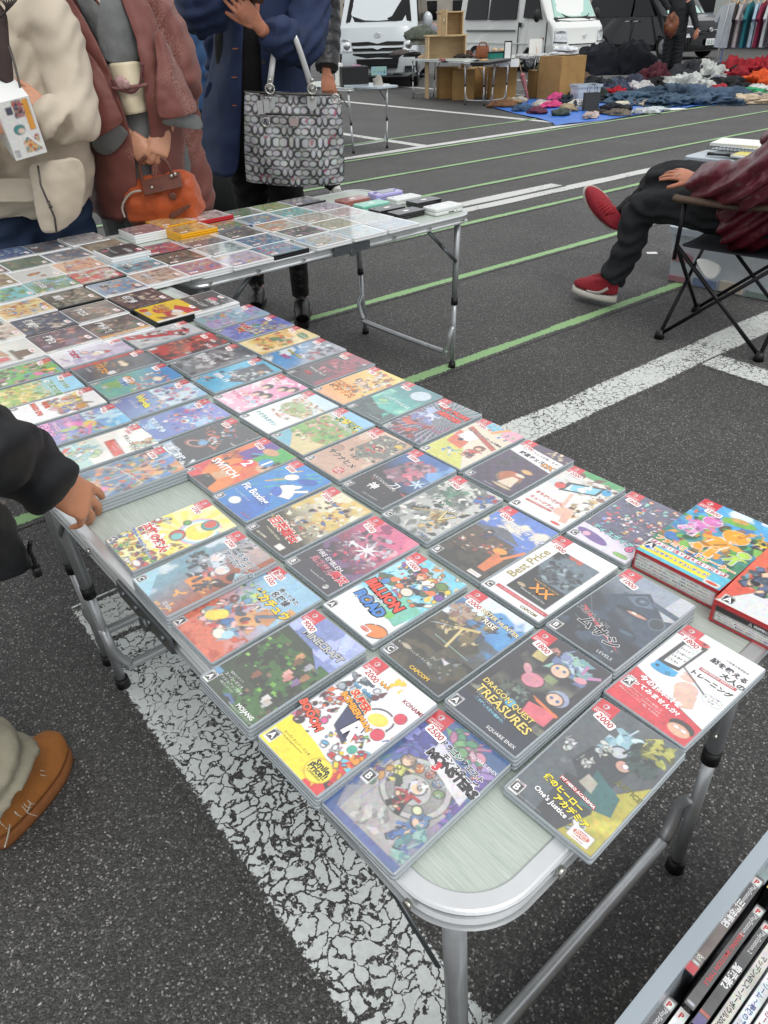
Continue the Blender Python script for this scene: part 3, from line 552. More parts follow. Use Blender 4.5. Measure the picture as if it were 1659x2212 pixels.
def A_mha(a):
    a.g(0x30383e, 0x565c60, 120); a.n(3, 0x4c565c, .5, .1); a.p([(.52, 0), (1, 0), (1, .62), (.7, .35)], 0xa8a038); a.n(4, 0xc8bc48, .55, .1, x0=.55, y1=.5); a.p([(.35, 0), (.62, 0), (.75, .22), (.62, .4), (.3, .35)], 0x2e3236)
    a.clut(14, 0, .3, .3, .62, .035, [0x565e66, 0x60686e, 0x484f56], el=0); a.p([(.3, .62), (.5, .74), (.75, .66), (.72, .4), (.45, .36), (.25, .45)], 0x2c3338); a.p([(.5, .5), (.85, .42), (.9, .28), (.6, .22)], 0x2a5c5c)
    a.clut(26, .38, .68, .68, .86, .07, [0xa8ccd4, 0x8cb4c0, 0x6c98a8, 0xc8e0e4], el=.2); a.e(.54, .7, .085, 0xb4bcc0, .075, 30, 0x222); a.e(.66, .63, .075, 0xc89888, .07, 0, 0x222); a.clut(30, .62, .66, .92, .86, .08, [0x1f2f2c, 0x2a403c, 0x1a2422], el=.15); a.e(.68, .64, .03, 0xf0f0ec)
    for x, y in ((.13, .53), (.40, .66), (.36, .50), (.72, .09)): a.clut(9, x-.06, y-.04, x+.06, y+.04, .045, [0xc4c8c8, 0x9ca0a0, 0xdcdcd8], 0x222222)
    a.clut(20, .68, .80, .95, .95, .07, [0xa8a848, 0x8c8c38, 0xc0bc58, 0x4c4c20]); a.n(8, 0x7c2a28, .7, .05, y0=.84, x0=.25, x1=.6); a.p([(.45, .35), (.62, .33), (.60, .42), (.47, .44)], 0xa8a494)
    a.t('JUSTICE', .86, .50, .16, 0x6e6c34, -8, bold=.03, wid=.3); a.t('MY HERO ACADEMIA', .52, .285, .062, 0xf6f4f0, -8, 0xc8242c, .04, .16, wid=.44); a.t('僕のヒーロー', .42, .225, .135, 0xf4e224, -8, 0x1c1c10, .045, .04, wid=.5); a.t('アカデミア', .60, .155, .13, 0xf4e224, -8, 0x1c1c10, .045, .04, wid=.42); a.t("One's Justice", .40, .115, .085, 0xf4f4f2, -8, 0x2a2c2e, .03, wid=.42)
    a.b(.70, .02, .93, .105, 0xf2f0ec); a.e(.815, .07, .085, 0xdc4028, .035); a.t('BANDAI', .815, .078, .034, 0xf6f0e4, bold=.03); a.t('NAMCO', .815, .06, .034, 0xf6f0e4, bold=.03); a.t('Entertainment', .815, .034, .022, 0xc03020)
    a.t('©2018 BANDAI NAMCO Entertainment Inc.', .25, .02, .018, 0xc0c0c0); badge(a); cero(a, 'B')
def A_dqt(a):
    a.g(0x1c1a20, 0x2a282e, 80); a.n(3, 0x6a6c5c, .58, .25, y0=.2, y1=.75, x0=.1, x1=.9, al=.8); a.n(3, 0xa8aa94, .66, .2, y0=.22, y1=.6); a.e(.45, .56, .13, 0xd08090, .11, 20, 0x402830); a.e(.3, .62, .05, 0xc88c98, .09, 50)
    a.clut(28, .46, .76, .86, .94, .085, [0x6c9ca0, 0x8cb8a8, 0x7c88b4, 0xa8c0d0, 0x5c6c98], el=.2); a.e(.58, .76, .11, SKIN, .1, 0, 0x403430); a.b(.52, .62, .66, .68, 0x7c8c5c); a.e(.53, .77, .02, 0x3c6ca0); a.e(.62, .775, .02, 0x3c6ca0); a.p([(.18, .82), (.34, .84), (.36, .74), (.2, .73)], 0xb8a868); a.clut(6, .28, .86, .4, .92, .04, [0xb88078, 0xa06c64])
    a.e(.82, .55, .13, 0x8c98b4, .12); a.e(.80, .53, .095, SKIN, .085, 0, 0x403430); a.e(.76, .53, .02, 0x3c6ca0); a.e(.84, .53, .02, 0x3c6ca0); a.p([(.62, .4), (.95, .44), (.96, .3), (.66, .28)], 0xd8606c); a.l(.6, .45, .98, .42, .04, 0xe0703c); a.e(.83, .79, .07, 0xd8909c, .05, 20); a.l(.78, .84, .76, .94, .04, 0xb87ca8); a.l(.86, .84, .98, .9, .05, 0xb87ca8)
    a.clut(36, .25, .28, .62, .46, .04, [0x28302c, 0x485850, 0x182020, 0x6c7c70]); a.b(0, 0, 1, .17, 0x1d2436, .9); a.e(.5, .3, .07, 0x6cc4f0, .06, al=.7)
    a.t('DRAGON QUEST', .46, .30, .14, 0xe8d070, -7, 0x28281c, .02, .04, wid=.78); a.t('TREASURES', .50, .225, .17, 0xe8d070, -7, 0x28281c, .02, .04, wid=.82); a.t('ドラゴンクエスト トレジャーズ', .38, .19, .034, 0xd8e0e8, -7); a.t('-蒼き瞳と大空の羅針盤-', .40, .155, .044, 0x8cc4d8, -7, bold=.02); a.t('SQUARE ENIX', .74, .04, .062, 0xe8e8e8, bold=.01); badge(a); cero(a, 'A')
def A_mhr(a):
    a.g(0x28261c, 0x4c92d0, 68, .62, .35); a.n(3, 0xdce8f0, .55, .12, y0=.62); a.n(4, 0x4c4430, .5, .12, y1=.62, al=.8); a.n(5, 0x1d1c16, .5, .08, y1=.35); a.p([(.05, .62), (.5, .66), (.85, .5), (.7, .3), (.2, .4)], 0x3c3828)
    a.clut(46, .12, .48, .72, .78, .075, [0xa8925c, 0x6c5c3c, 0xc8b884, 0x5c4838, 0x8c7c50, 0x384050], el=.2); a.clut(24, .06, .62, .36, .78, .06, [0x8c6858, 0x74584c, 0xa88c78]); a.clut(12, .42, .72, .98, .9, .045, [0x2c3c68, 0x3c4c7c, 0x1c2444], el=.1)
    a.l(.42, .6, .5, .36, .04, 0xd8c484); a.l(.38, .58, .62, .66, .05, 0xc8b070); a.l(.25, .4, .85, .38, .012, 0x9cb8a8); a.p([(.05, .47), (.32, .56), (.1, .50)], 0xc4d0d8); a.clut(26, .45, .12, .86, .3, .05, [0x6c747c, 0x28343c, 0x8c8878, 0x3c4030], el=.3); a.p([(.6, .26), (.74, .27), (.72, .22)], 0xc8ccd0)
    a.t('MONSTER HUNTER', .60, .845, .11, 0xecdcae, -5, 0x222018, .03, .04, wid=.8); a.t('RISE', .60, .775, .12, 0xf4f0e0, -5, 0x222018, .02, .03); a.t('モンスターハンターライズ', .30, .155, .045, 0xe8e8e0); a.t('CAPCOM', .60, .045, .075, 0xe0b840, bold=.04); a.e(.17, .16, .075, 0xa89878, .035); a.t('レーティング', .17, .165, .028, 0xf0f0e8); badge(a); cero(a, 'C')
def A_bil(a):
    a.g(0xe8ecea, 0x6cc8e0, 90, .35, .1); a.n(4, 0x9cdcec, .55, .05, y0=.45); a.p([(.5, .3), (.95, .24), (1, .5), (.55, .56)], 0x6cc0a8); a.clut(20, .1, .78, 1, 1, .05, [0xe8dcc0, 0xd88840, 0xd8c090, 0xf0f0f0], 0x3c342c)
    a.clut(60, .05, .5, .96, .9, .075, [0x3c7cc0, 0xe8703c, 0xf0e8d8, 0x7c4ca0, 0xd03c34, 0x4c5c3c, 0xf0c848, 0x22222a, 0xf4ece0], 0x222222); a.fig(.42, .7, .3, 0xe8743c, 0x24242c, ang=-15); a.e(.80, .83, .09, 0x5c7c38, .07, 10, 0x222222); a.e(.94, .72, .06, 0x6c3c98, .06, 0, 0x222222); a.e(.56, .58, .09, 0xe8dcc8, .08, 0, 0x222222)
    a.e(.84, .1, .17, 0xee7c34, .11, 20, 0x3a2a20); a.e(.74, .3, .07, 0x6cbc50); a.b(.05, .2, .72, .48, 0x262626, .0); a.t('BILLION', .40, .43, .21, 0xe6442c, -9, 0x24201e, .06, .09, wid=.76); a.t('ROAD', .40, .28, .23, 0x3c80cc, -9, 0x24201e, .06, .09, wid=.6); a.e(.34, .30, .06, 0xf0bc2c, .06, 0, 0x24201e); a.t('¥', .34, .30, .09, 0xa87010, bold=.05); a.t('ビリオンロード', .44, .355, .045, 0xf8f8f4, -9, 0x24201e, .03)
    a.b(.58, .14, .66, .2, 0xf4f4f0); a.b(.68, .15, .77, .21, 0xf4f4f0); a.b(.62, .02, .82, .09, 0xf2f0ec); a.e(.72, .065, .075, 0xdc4028, .03); a.t('BANDAI NAMCO', .72, .065, .02, 0xf6f0e4); badge(a); cero(a, 'A')
def A_fe(a):
    a.g(0x2a2630, 0xd05c84, 78, .6, .5); a.n(3, 0xe0708c, .6, .15, y0=.5); a.n(4, 0x6c4c74, .55, .1, y0=.25, y1=.75); a.e(.85, .72, .14, 0xe8a8b8, .1, 30); a.clut(70, .15, .35, .9, .85, .06, [0x7c2c50, 0xb8b4c0, 0x3c3644, 0xd8385c, 0x98707c, 0xe8e0e4, 0x5c3c54]); a.star(.6, .6, .2, 0xf8e8f0, 8, .12); a.clut(8, .1, .85, .5, 1, .09, [0xc0406c, 0x8c345c])
    a.t('FIRE EMBLEM', .42, .285, .14, 0xf0ecee, -7, 0x2a2430, .01, .02, wid=.62); a.t('無双', .82, .20, .16, 0xd8384c, -7, 0xf4ecec, .03); a.t('風花雪月', .42, .20, .15, 0xb4405c, -7, 0xe8dce0, .01, .02, wid=.5); a.t('Produced by ω-Force', .58, .085, .04, 0xe8e8e8); a.e(.84, .05, .045, 0xf0f0f0, .045); a.t('KT', .84, .05, .05, 0x222222, bold=.03); badge(a); cero(a, 'B')
def A_hund(a):
    a.g(0x3c3420, 0xe4dcb8, 80, .5, .4); a.n(3, 0xd8b860, .55, .1, y0=.5); a.clut(90, .1, .3, 1, .95, .05, [0xe8e4cc, 0xc4bc9c, 0xd8c88c, 0xf4f0e0, 0xa89c74]); a.clut(44, .3, .35, .9, .85, .055, [0x3c5c9c, 0x28201c, 0xc89050, 0xd8d0c0, 0x6c4c38, 0xa03028]); a.e(.1, .2, .35, 0xb08c3c, .12, -30); a.e(.1, .18, .33, 0x2c2618, .1, -30); a.p([(0, 0), (1, 0), (1, .14), (0, .2)], 0x28241a)
    a.t('百英雄伝', .46, .24, .22, 0xd83438, -8, 0xf4f0e4, .03, .06, wid=.8); a.t('HUNDRED HEROES', .42, .13, .05, 0xf0e8c8, -8); a.t('505 GAMES', .32, .045, .05, 0xe8e0c8, bold=.03); a.b(.7, .02, .86, .09, 0xf0ece0); badge(a); cero(a, 'B')
def A_fit(a):
    a.g(0x2478c4, 0x2a80cc)
    r = a.rnd
    for _ in range(16):
        x, y = r.uniform(-.1, 1.1), r.uniform(.3, 1); L_ = r.uniform(.1, .4); a.l(x, y, x+L_*.55, y+L_*.5, .035, r.choice([0x38a89c, 0xe0a850, 0x38a89c, 0x3c98d8]))
    a.e(.74, .82, .17, 0x2450a8, .1, 30); a.p([(.3, .15), (.62, .42), (.9, .3), (1, .05), (.9, 0), (.4, 0)], 0x2a62b8); a.e(.42, .76, .13, 0xf4f4f8, .1, 40); a.e(.72, .66, .14, 0xf4f4f8, .06, 60); a.p([(.6, .42), (.95, .5), (.9, .58), (.65, .7), (.5, .6)], 0xf4f4f8); a.e(.6, .5, .16, 0x2c5cc0, .09, -30); a.l(.8, .6, .98, .72, .08, 0xf4f4f8); a.e(.35, .12, .12, 0xe8f0f4, .1)
    a.t('Fit Boxing', .42, .32, .19, 0xf6f6f8, -4, 0x1c50a0, .03, .04); a.t('フィットボクシング', .3, .22, .055, 0xe8f0f8, -4); a.t('IMAGINEER', .85, .05, .045, 0xd86c60); badge(a); cero(a, 'B')
def A_s12(a):
    a.g(0xe05030, 0xe07838); a.p([(.35, .55), (1, .75), (1, 1), (.3, 1)], 0x3aa848); a.p([(.2, 1), (.55, 1), (.5, .55), (.15, .6)], 0x5c3c94); a.p([(0, .6), (.55, .55), (1, .2), (1, 0), (.4, .0), (0, .3)], 0xe87c30); a.p([(0, 0), (.45, 0), (0, .35)], 0xd83838); a.clut(14, .05, .28, .35, .6, .07, [0x28241f, 0xb0402c, 0x3c3030]); a.e(.55, .86, .18, 0xd0986c, .1, 10); a.e(.92, .62, .15, 0xdca882, .13); a.clut(8, .85, .62, 1, .8, .08, [0x241c18, 0x30241c]); a.e(.56, .2, .13, 0xd8a070, .09); a.l(.46, .28, .7, .26, .07, 0xd8b488); a.p([(.3, .0), (.8, 0), (.7, .14), (.4, .16)], 0x2a2426)
    a.l(.36, .7, .52, .78, .05, 0x38a0c8); a.l(.4, .66, .5, .72, .05, 0x2c2c30); a.l(.8, .42, .95, .38, .05, 0xd84c38)
    a.e(.58, .56, .14, 0xd82c34, .13); a.p([(.45, .5), (.6, .5), (.42, .38)], 0xd82c34); a.e(.8, .70, .14, 0x2c88cc, .13); a.t('1', .82, .70, .3, 0xf8f8f8, -3, bold=.04); a.t('2', .58, .56, .28, 0xf8f8f8, -3, bold=.04); a.t('SWITCH', .44, .34, .24, 0xf8f8f8, -4, bold=.035, wid=.78); a.t('ワンツースイッチ', .3, .13, .055, 0xf4e8e0, -4); badge(a); cero(a, 'A')
def A_dorab(a):
    a.g(0x282c30, 0x3a3e3e, 80); a.e(.95, .75, .2, 0xc8ccc4, .16); a.e(.88, .76, .2, 0x3a3e3e, .15); a.n(9, 0xb86c58, .72, .03, y0=.45); a.clut(34, .3, .4, .75, .85, .06, [0xe0d8d0, 0xc85c48, 0x5c8cb4, 0x303438, 0xf0f0f0, 0xa0484c])
    for r_ in (.22, .18, .14): a.e(.42, .38, r_+.012, 0xd8746c, (r_+.012)*.55, 20); a.e(.42, .38, r_, 0x343438 if r_ != .18 else 0xe8c8c0, r_*.55, 20)
    a.e(.5, .45, .1, 0x70a4d0, .09, 0, 0x2c3c50); a.p([(0, 0), (.9, 0), (.4, .18), (0, .22)], 0x8cb4cc); a.n(7, 0xe8f0f4, .5, .06, y1=.2); a.t('月面探査記', .42, .13, .2, 0xe8ecf0, -6, 0x4c6c8c, .04, .06, wid=.75); badge(a); cero(a, 'A')
def A_dorabl(a):
    a.g(0x4c6cb0, 0x7c88d0, 70); a.n(3, 0x9cc8ec, .55, .1); a.clut(60, .2, .35, 1, .95, .06, [0xe8e4f4, 0x5c7cc8, 0xe08c60, 0x9c60b0, 0x3c5ca4, 0xd8c8e8, 0xd86478]); a.e(.62, .55, .12, 0x5ca0dc, .11, 0, 0xf0f4f8); a.e(.62, .53, .08, 0xf2f4f6); a.e(.6, .51, .055, 0xd06058, .045); a.t('宇宙小戦争', .40, .24, .17, 0xdcecf8, -6, 0x3c5ca0, .03, .06, wid=.7); a.t('2021', .35, .12, .13, 0xd8e8f8, -6, 0x3c5ca0, .03); a.t('のび太の', .85, .8, .08, 0xdcecf8, -6, 0x3c5ca0); a.b(.5, .03, .75, .08, 0xe8e8e8); badge(a); cero(a, 'A')
def A_wing(a):
    a.g(0x4858a0, 0x98ccec, 70); a.n(3, 0xd0e8f4, .55, .1, y0=.5); a.clut(60, .1, .25, .95, .9, .055, [0x5068b8, 0xd05060, 0xf0e8f0, 0x7c70c0, 0xf0b848, 0x3c4890, 0xe090a8]); a.e(.5, .88, .07, 0xe8a0c0); a.t('Wingdia', .42, .30, .2, 0xf2e840, -6, 0x3c5098, .04, .06); a.t('ドラゴンの海', .4, .19, .08, 0xf0f0f8, -6); badge(a); cero(a, 'A')
def A_pow2(a):
    a.g(0x4c9c90, 0x3c84c4, 70, .6, .5); a.n(3, 0x6c9c50, .55, .06, y1=.35); a.clut(40, .35, .35, 1, .85, .07, [0xe8dcc8, 0x3868a8, 0xd05c40, 0xf0f0ec, 0x9c6c4c]); a.e(.74, .72, .14, 0xf0dcc4, .1); a.b(.0, .1, .2, .3, 0x2c8c8c); a.e(.36, .42, .22, 0xf0f4f8, .12); a.t('パワフル', .38, .43, .14, 0xf09420, -6, 0x1c4c9c, .05, .05); a.t('プロ野球', .4, .33, .13, 0x2c6cc0, -6, 0xf4f4f4, .04); a.b(.3, .06, .45, .13, 0xb0b4b0); badge(a); cero(a, 'A')
def A_powd(a):
    a.g(0x38404c, 0x4c5868); a.b(0, 0, .14, 1, 0xb42834); a.e(.62, .66, .2, 0x2c3850, .12); a.e(.6, .6, .14, 0xe8d4bc, .09); a.e(.42, .6, .1, 0xe4ccb4, .07); a.clut(20, .2, .2, .9, .5, .06, [0x8c5c34, 0xd8a048, 0x3c4c68, 0xe0d4c0]); a.t('パワプロ', .45, .32, .17, 0xf09c2c, -6, 0x301c14, .05, .05); a.b(.75, .3, .95, .42, 0xe8e8e8); a.t('プロ野球', .35, .16, .08, 0xe8e8e8); badge(a)
def A_poww(a):
    a.g(0xe8e8ee, 0xc8bcd8, 60); a.n(6, 0xb0a4c8, .6, .1, x0=.4); a.e(.62, .58, .16, 0xf4f4f4, .11, 20, 0x4c5068); a.p([(.55, .66), (.72, .74), (.78, .64)], 0xc83c40); a.e(.66, .52, .1, 0xf0d8c4); a.e(.4, .42, .1, 0xe4bcae, .07, 20, 0x6c5858); a.b(.02, .02, .12, .2, 0xd8d8d8); a.t('プロ野球', .34, .28, .2, 0xd03c3c, -6, 0x3c5ca4, .05, .06, wid=.62); a.t('スピリッツ', .3, .36, .08, 0x3c5ca4, -6); badge(a)
def A_brain(a):
    a.g(0xf0f0f0, 0xf4f4f4)
    for i in range(1, 14): a.b(i/14-.0015, .38, i/14+.0015, 1, 0xdcdee2)
    for i in range(1, 15): a.b(0, .38+i*.045-.001, 1, .38+i*.045+.001, 0xdcdee2)
    a.p([(.10, .50), (.36, .535), (.40, .88), (.13, .86)], 0x282a2e); a.p([(.15, .545), (.34, .565), (.37, .84), (.17, .825)], 0xf0f2f2)
    a.e(.235, .465, .15, 0x2a9cd4, .065, 8); a.b(.1, .47, .38, .52, 0x2a9cd4); a.e(.15, .475, .022, 0x18384c); a.e(.3, .445, .009, 0x18384c); a.e(.32, .46, .009, 0x18384c); a.e(.28, .46, .009, 0x18384c); a.e(.30, .475, .009, 0x18384c); a.e(.27, .89, .13, 0xd83c3c, .05, 8); a.e(.33, .90, .02, 0x50181c)
    for i, (q, an) in enumerate((('1+3=', '4'), ('7×1=', '7'), ('2+8=', '10'), ('14-8=', '6'), ('17-9=', ''))): a.t(q, .235, .80-.052*i, .058, 0x30343a, 3); an and a.t(an, .325, .805-.052*i, .05, 0x2c8c6c if i < 3 else 0x30343a, 3); i < 3 and None
    a.e(.58, .42, .13, 0xe4b9a6, .12, 30); a.e(.50, .52, .09, 0xe8c2b0, .05, 20); a.e(.47, .55, .06, 0xe4b9a6, .022, -10); a.p([(.50, .36), (.72, .42), (.78, .3), (.6, .22)], 0xe0b3a0); a.l(.36, .60, .76, .47, .014, 0x30343a)
    a.p([(0, 0), (1, 0), (1, .20), (0, .36)], 0xd0303a); a.t('今の脳年齢を', .40, .285, .095, 0xf8f8f8, -6, bold=.04, wid=.66); a.t('測ってみませんか?', .38, .215, .095, 0xf8f8f8, -6, bold=.04, wid=.70); a.t('これまでのシリーズから厳選した', .33, .155, .034, 0xf4e0e0, -6); a.t('トレーニングと、Switchならではの', .33, .127, .034, 0xf4e0e0, -6); a.t('新作トレーニングで「脳」を活性化。', .33, .099, .034, 0xf4e0e0, -6)
    a.t('脳を鍛える', .74, .80, .13, 0x26262a, -5, bold=.035, wid=.46); a.t('大人の', .86, .72, .10, 0x26262a, -5, bold=.03); a.b(.5, .655, .95, .685, 0xc83038); a.t('NINTENDO SWITCH', .72, .67, .042, 0xf6f6f6, 0, bold=.02); a.t('トレーニング', .72, .60, .12, 0x26262a, -3, bold=.035, wid=.5); a.t('川島隆太教授監修', .78, .87, .036, 0x333333, -4)
    a.e(.86, .46, .11, 0xf6f6f6, .075, 0, 0x9a9a9a, .006); a.t('タッチペン', .86, .465, .04, 0x333333); a.t('付き', .86, .44, .04, 0x333333); a.t('Switch用', .86, .49, .03, 0x333333)
    a.e(.84, .12, .14, 0x2c2624, .09); a.e(.84, .085, .125, 0xdca888, .085); a.e(.80, .10, .035, 0xe8ecec, .02); a.e(.885, .10, .035, 0xe8ecec, .02); a.b(.68, 0, 1, .03, 0xd0303a); badge(a); cero(a, 'A', .08, .2)
def A_l5(a):
    a.g(0x1e2834, 0x8c98a8, 75, .65, .4); a.n(3, 0x2f4054, .5, .12, y1=.75); a.p([(.75, .6), (1, .7), (1, 1), (.8, 1)], 0xb8bcc4); a.p([(.1, .60), (.5, .86), (.92, .66), (.85, .46), (.5, .52), (.2, .5)], 0x2c3a4c); a.p([(.18, .62), (.5, .82), (.86, .66), (.8, .58), (.5, .66), (.25, .58)], 0x54687c)
    a.e(.52, .74, .07, 0x3a4a5c, .07, 0, 0x141c28); a.e(.52, .74, .03, 0x6c7c90); a.e(.2, .84, .06, 0x6c7c8c, .1, 60, 0x1c2430); a.l(.62, .78, 1, .76, .09, 0x3c4c60); a.e(.55, .58, .22, 0x161e28, .05, 8); a.e(.62, .58, .13, 0xd09080, .03, 8); a.e(.58, .585, .04, 0xf4e8d8, .02); a.e(.88, .60, .09, 0x28343c, .1, 20, 0x6c7c88); a.e(.6, .32, .28, 0x1a2636, .14, 10); a.e(.72, .36, .1, 0x3c5468, .03, 10, al=.8); a.n(5, 0x0f1620, .55, .1, y1=.35); a.l(0, .52, .3, .3, .006, 0x6c7c8c); a.l(.1, .25, .8, .1, .008, 0x54687c)
    a.p([(.06, .40), (.78, .18), (.86, .145), (.1, .345)], 0xb8283c); a.t('メガトン級', .28, .325, .14, 0x14181e, -11, 0xf0f0f0, .03, .03, wid=.5); a.t('ムサシ', .50, .225, .22, 0x14181e, -11, 0xf0f0f0, .03, .03, wid=.62); a.t('LEVEL5', .78, .06, .07, 0xe0e4e8, bold=.0); a.p([(.76, .1), (.80, .14), (.84, .1), (.80, .12)], 0xe0e4e8); badge(a); cero(a, 'B')
def A_bp(a):
    a.g(0xeceef0, 0xf2f4f4); a.b(.24, .14, .9, .83, 0x16181a); a.n(4, 0x5c6c78, .5, .15, y0=.4, y1=.83, x0=.24, x1=.9); a.n(5, 0xb84c3c, .68, .06, y0=.6, y1=.83, x0=.4, x1=.9); a.b(.24, .14, .9, .38, 0x1a1c1c, .8); a.clut(34, .34, .42, .86, .68, .06, [0x1c2226, 0x3c4850, 0x8c9ca4, 0x283038], el=.2)
    a.t('Best Price', .12, .50, .2, 0xa8985c, 90, bold=.02); a.e(.36, .24, .07, 0xa89878, .035); a.t('MONSTER HUNTER', .62, .36, .05, 0xd8b070, -4); a.t('XX', .64, .29, .22, 0xe89c3c, -4, 0x3a1410, .03); a.t('Nintendo Switch Ver.', .62, .20, .05, 0xe8e8e8, -4); a.b(.14, .075, 1, .115, 0xc8343c); a.t('モンスターハンターダブルクロス Nintendo Switch Ver.', .58, .095, .032, 0xf4f4f4); a.t('CAPCOM', .78, .035, .065, 0x8c7838, bold=.04); badge(a); cero(a, 'C')
def A_digi(a):
    a.g(0x3a3428, 0x5478c8, 82, .55, .12); a.n(3, 0xe4dccc, .58, .08, y0=.6); a.n(3, 0xd8d0b8, .6, .06, y0=.66, x1=.5); a.b(.05, .32, .8, .56, 0x4c3c30); a.p([(0, .56), (.42, .72), (.85, .58)], 0x585c64); a.clut(40, .1, .2, .85, .5, .045, [0x2c2620, 0x6c5040, 0xc8a070, 0x3c4430, 0xa84038, 0xe0dcd0]); a.n(8, 0x1e2018, .5, .08, y1=.22)
    a.e(.72, .42, .11, 0xe49438, .075, 20, 0x5c3018); a.p([(.7, .4), (.9, .34), (.88, .12), (.74, .12)], 0xd8703c); a.l(.85, .34, 1, .56, .06, 0xe07c44); a.fig(.32, .5, .22, 0x30344c, 0x3c4468, ang=10); a.t('デジモンサヴァイブ', .62, .78, .12, 0xf6f6f6, -4, 0x3c5ca4, .03, .03, wid=.82); a.t('DIGIMON SURVIVE', .55, .70, .055, 0xf6f6f6, -4, bold=.02); a.b(.7, .02, .92, .07, 0xf0ece8); a.t('BANDAI NAMCO', .81, .045, .024, 0xc03020); badge(a); cero(a, 'B')
def A_smt(a):
    a.g(0xa8aaa6, 0xc4c4be, 40); a.n(4, 0x5c625e, .5, .1); a.clut(60, .0, .05, 1, .95, .085, [0x3c4440, 0xd0d0c8, 0x787e78, 0x1f2624, 0xe8e6de], el=.2); a.clut(20, .2, .5, .5, .85, .07, [0x3c6c50, 0x28503c, 0x58886c]); a.clut(22, .55, .12, .85, .42, .07, [0xb08c44, 0xd0b068, 0x7c6030]); a.clut(16, .7, .72, 1, .96, .07, [0x28447c, 0x3c64a8, 0x9c2c30]); a.l(.2, .28, .9, .55, .03, 0xc0a050)
    a.t('真・女神転生', .58, .52, .13, 0xf4f2ec, -6, 0x2c2c2c, .02, .04, wid=.6); a.t('V', .72, .38, .42, 0xd8c890, -6, 0x3a3424, .0, .02); a.t('ATLUS', .82, .05, .07, 0x2c4c8c, bold=.03); badge(a); cero(a, 'C')
def A_kk(a):
    a.g(0x18181c, 0x2c5ca0, 72, .55, .4); a.n(3, 0x6ca0d8, .6, .12, y0=.5, x0=.4); a.n(4, 0x101014, .5, .1, y1=.35); a.p([(.15, .45), (.3, .8), (.65, .9), (.8, .6), (.6, .38)], 0x7c5864); a.clut(44, .22, .42, .78, .86, .07, [0x8c7c88, 0x5c4858, 0xb890a0, 0x3c3848, 0xc85c70, 0xa84c60], el=.2); a.clut(12, .5, .5, .72, .7, .06, [0xd87888, 0xc85c74]); a.star(.88, .52, .16, 0xc8e4f8, 6, .12); a.l(.72, .5, 1, .66, .008, 0xd8f0fc)
    a.n(10, 0xb84040, .76, .03, y1=.3); a.t('KATANAKAMI', .46, .31, .1, 0xd8d0d0, -9, bold=.0, wid=.72); a.t('神', .40, .20, .2, 0xf4f4f4, -5, bold=.02); a.t('刀', .66, .34, .18, 0xf4f4f4, -5, bold=.02); a.t('SPIKE CHUNSOFT', .6, .05, .045, 0xd8d8d8); badge(a); cero(a, 'Z')
def A_saku(a):
    a.g(0xc8a28c, 0xc0967c); a.n(3, 0xd8b8a0, .55, .1); a.p([(.35, .95), (.9, .98), (1, .6), (.6, .4), (.3, .55)], 0x6c6c64); a.clut(56, .32, .45, .95, .95, .05, [0x4c564c, 0x8c8c78, 0xd8d0b8, 0x343c38, 0xb03830, 0xa88c6c]); a.e(.64, .7, .12, 0xe8d8b8, .12); a.e(.64, .69, .1, 0x50303c, .09); a.clut(8, .5, .58, .7, .72, .05, [0xb8302c, 0xd04438, 0xe8c8a8]); a.e(.85, .88, .085, 0xd8b848, .06, 0, 0x8c6c20); a.e(.1, .4, .12, 0xb08470, .1, 0, 0x6c4c40)
    a.t('天穂の', .58, .40, .09, 0x28201e, -7, 0xe8d4c4, .02); a.t('サクナヒメ', .46, .29, .19, 0x28201e, -7, 0xe8d4c4, .03, .04, wid=.8); a.e(.74, .11, .11, 0xc83038, .1); a.t('BEST', .74, .13, .07, 0xf4e8e0, bold=.03); a.t('PRICE', .74, .09, .07, 0xf4e8e0, bold=.03); badge(a); cero(a, 'B')
def A_harv(a):
    a.g(0xd8c890, 0x8cc4e8, 80, .75, .2); a.n(3, 0x7cac58, .45, .06, y0=.25, y1=.75); a.clut(70, .05, .22, .98, .72, .065, [0x6c9c4c, 0xe8c49c, 0x9c6c48, 0xd87c50, 0xf0e8c8, 0xb8a070, 0x4c7c44, 0xe8a0a0]); a.p([(0, 0), (.6, 0), (.2, .2), (0, .25)], 0x70b4c8); a.t('牧場物語', .62, .80, .19, 0xf2d83c, -4, 0x2c7c58, .05, .06, wid=.72); a.t('オリーブタウンと希望の大地', .62, .70, .05, 0xf8f8f0, -4, 0x2c7c58, .02); badge(a); cero(a, 'A')
def A_miner(a):
    a.g(0xeef0ec, 0xc8e0e8, 80, .75, .3); a.e(.55, .58, .4, 0x9cbc7c, .25); a.clut(80, .15, .35, .95, .82, .06, [0xd8b088, 0xf0e4cc, 0x7ca45c, 0xc87c58, 0xe8a8a0, 0xf8f4e8, 0xa87850, 0xd0c090]); a.t('再会の', .5, .34, .08, 0xd07c4c, -7, 0xf8f4ec, .02); a.t('ミネラルタウン', .44, .20, .15, 0x4ca8b0, -7, 0xf8f6ee, .04, .05, wid=.75); badge(a); cero(a, 'A')
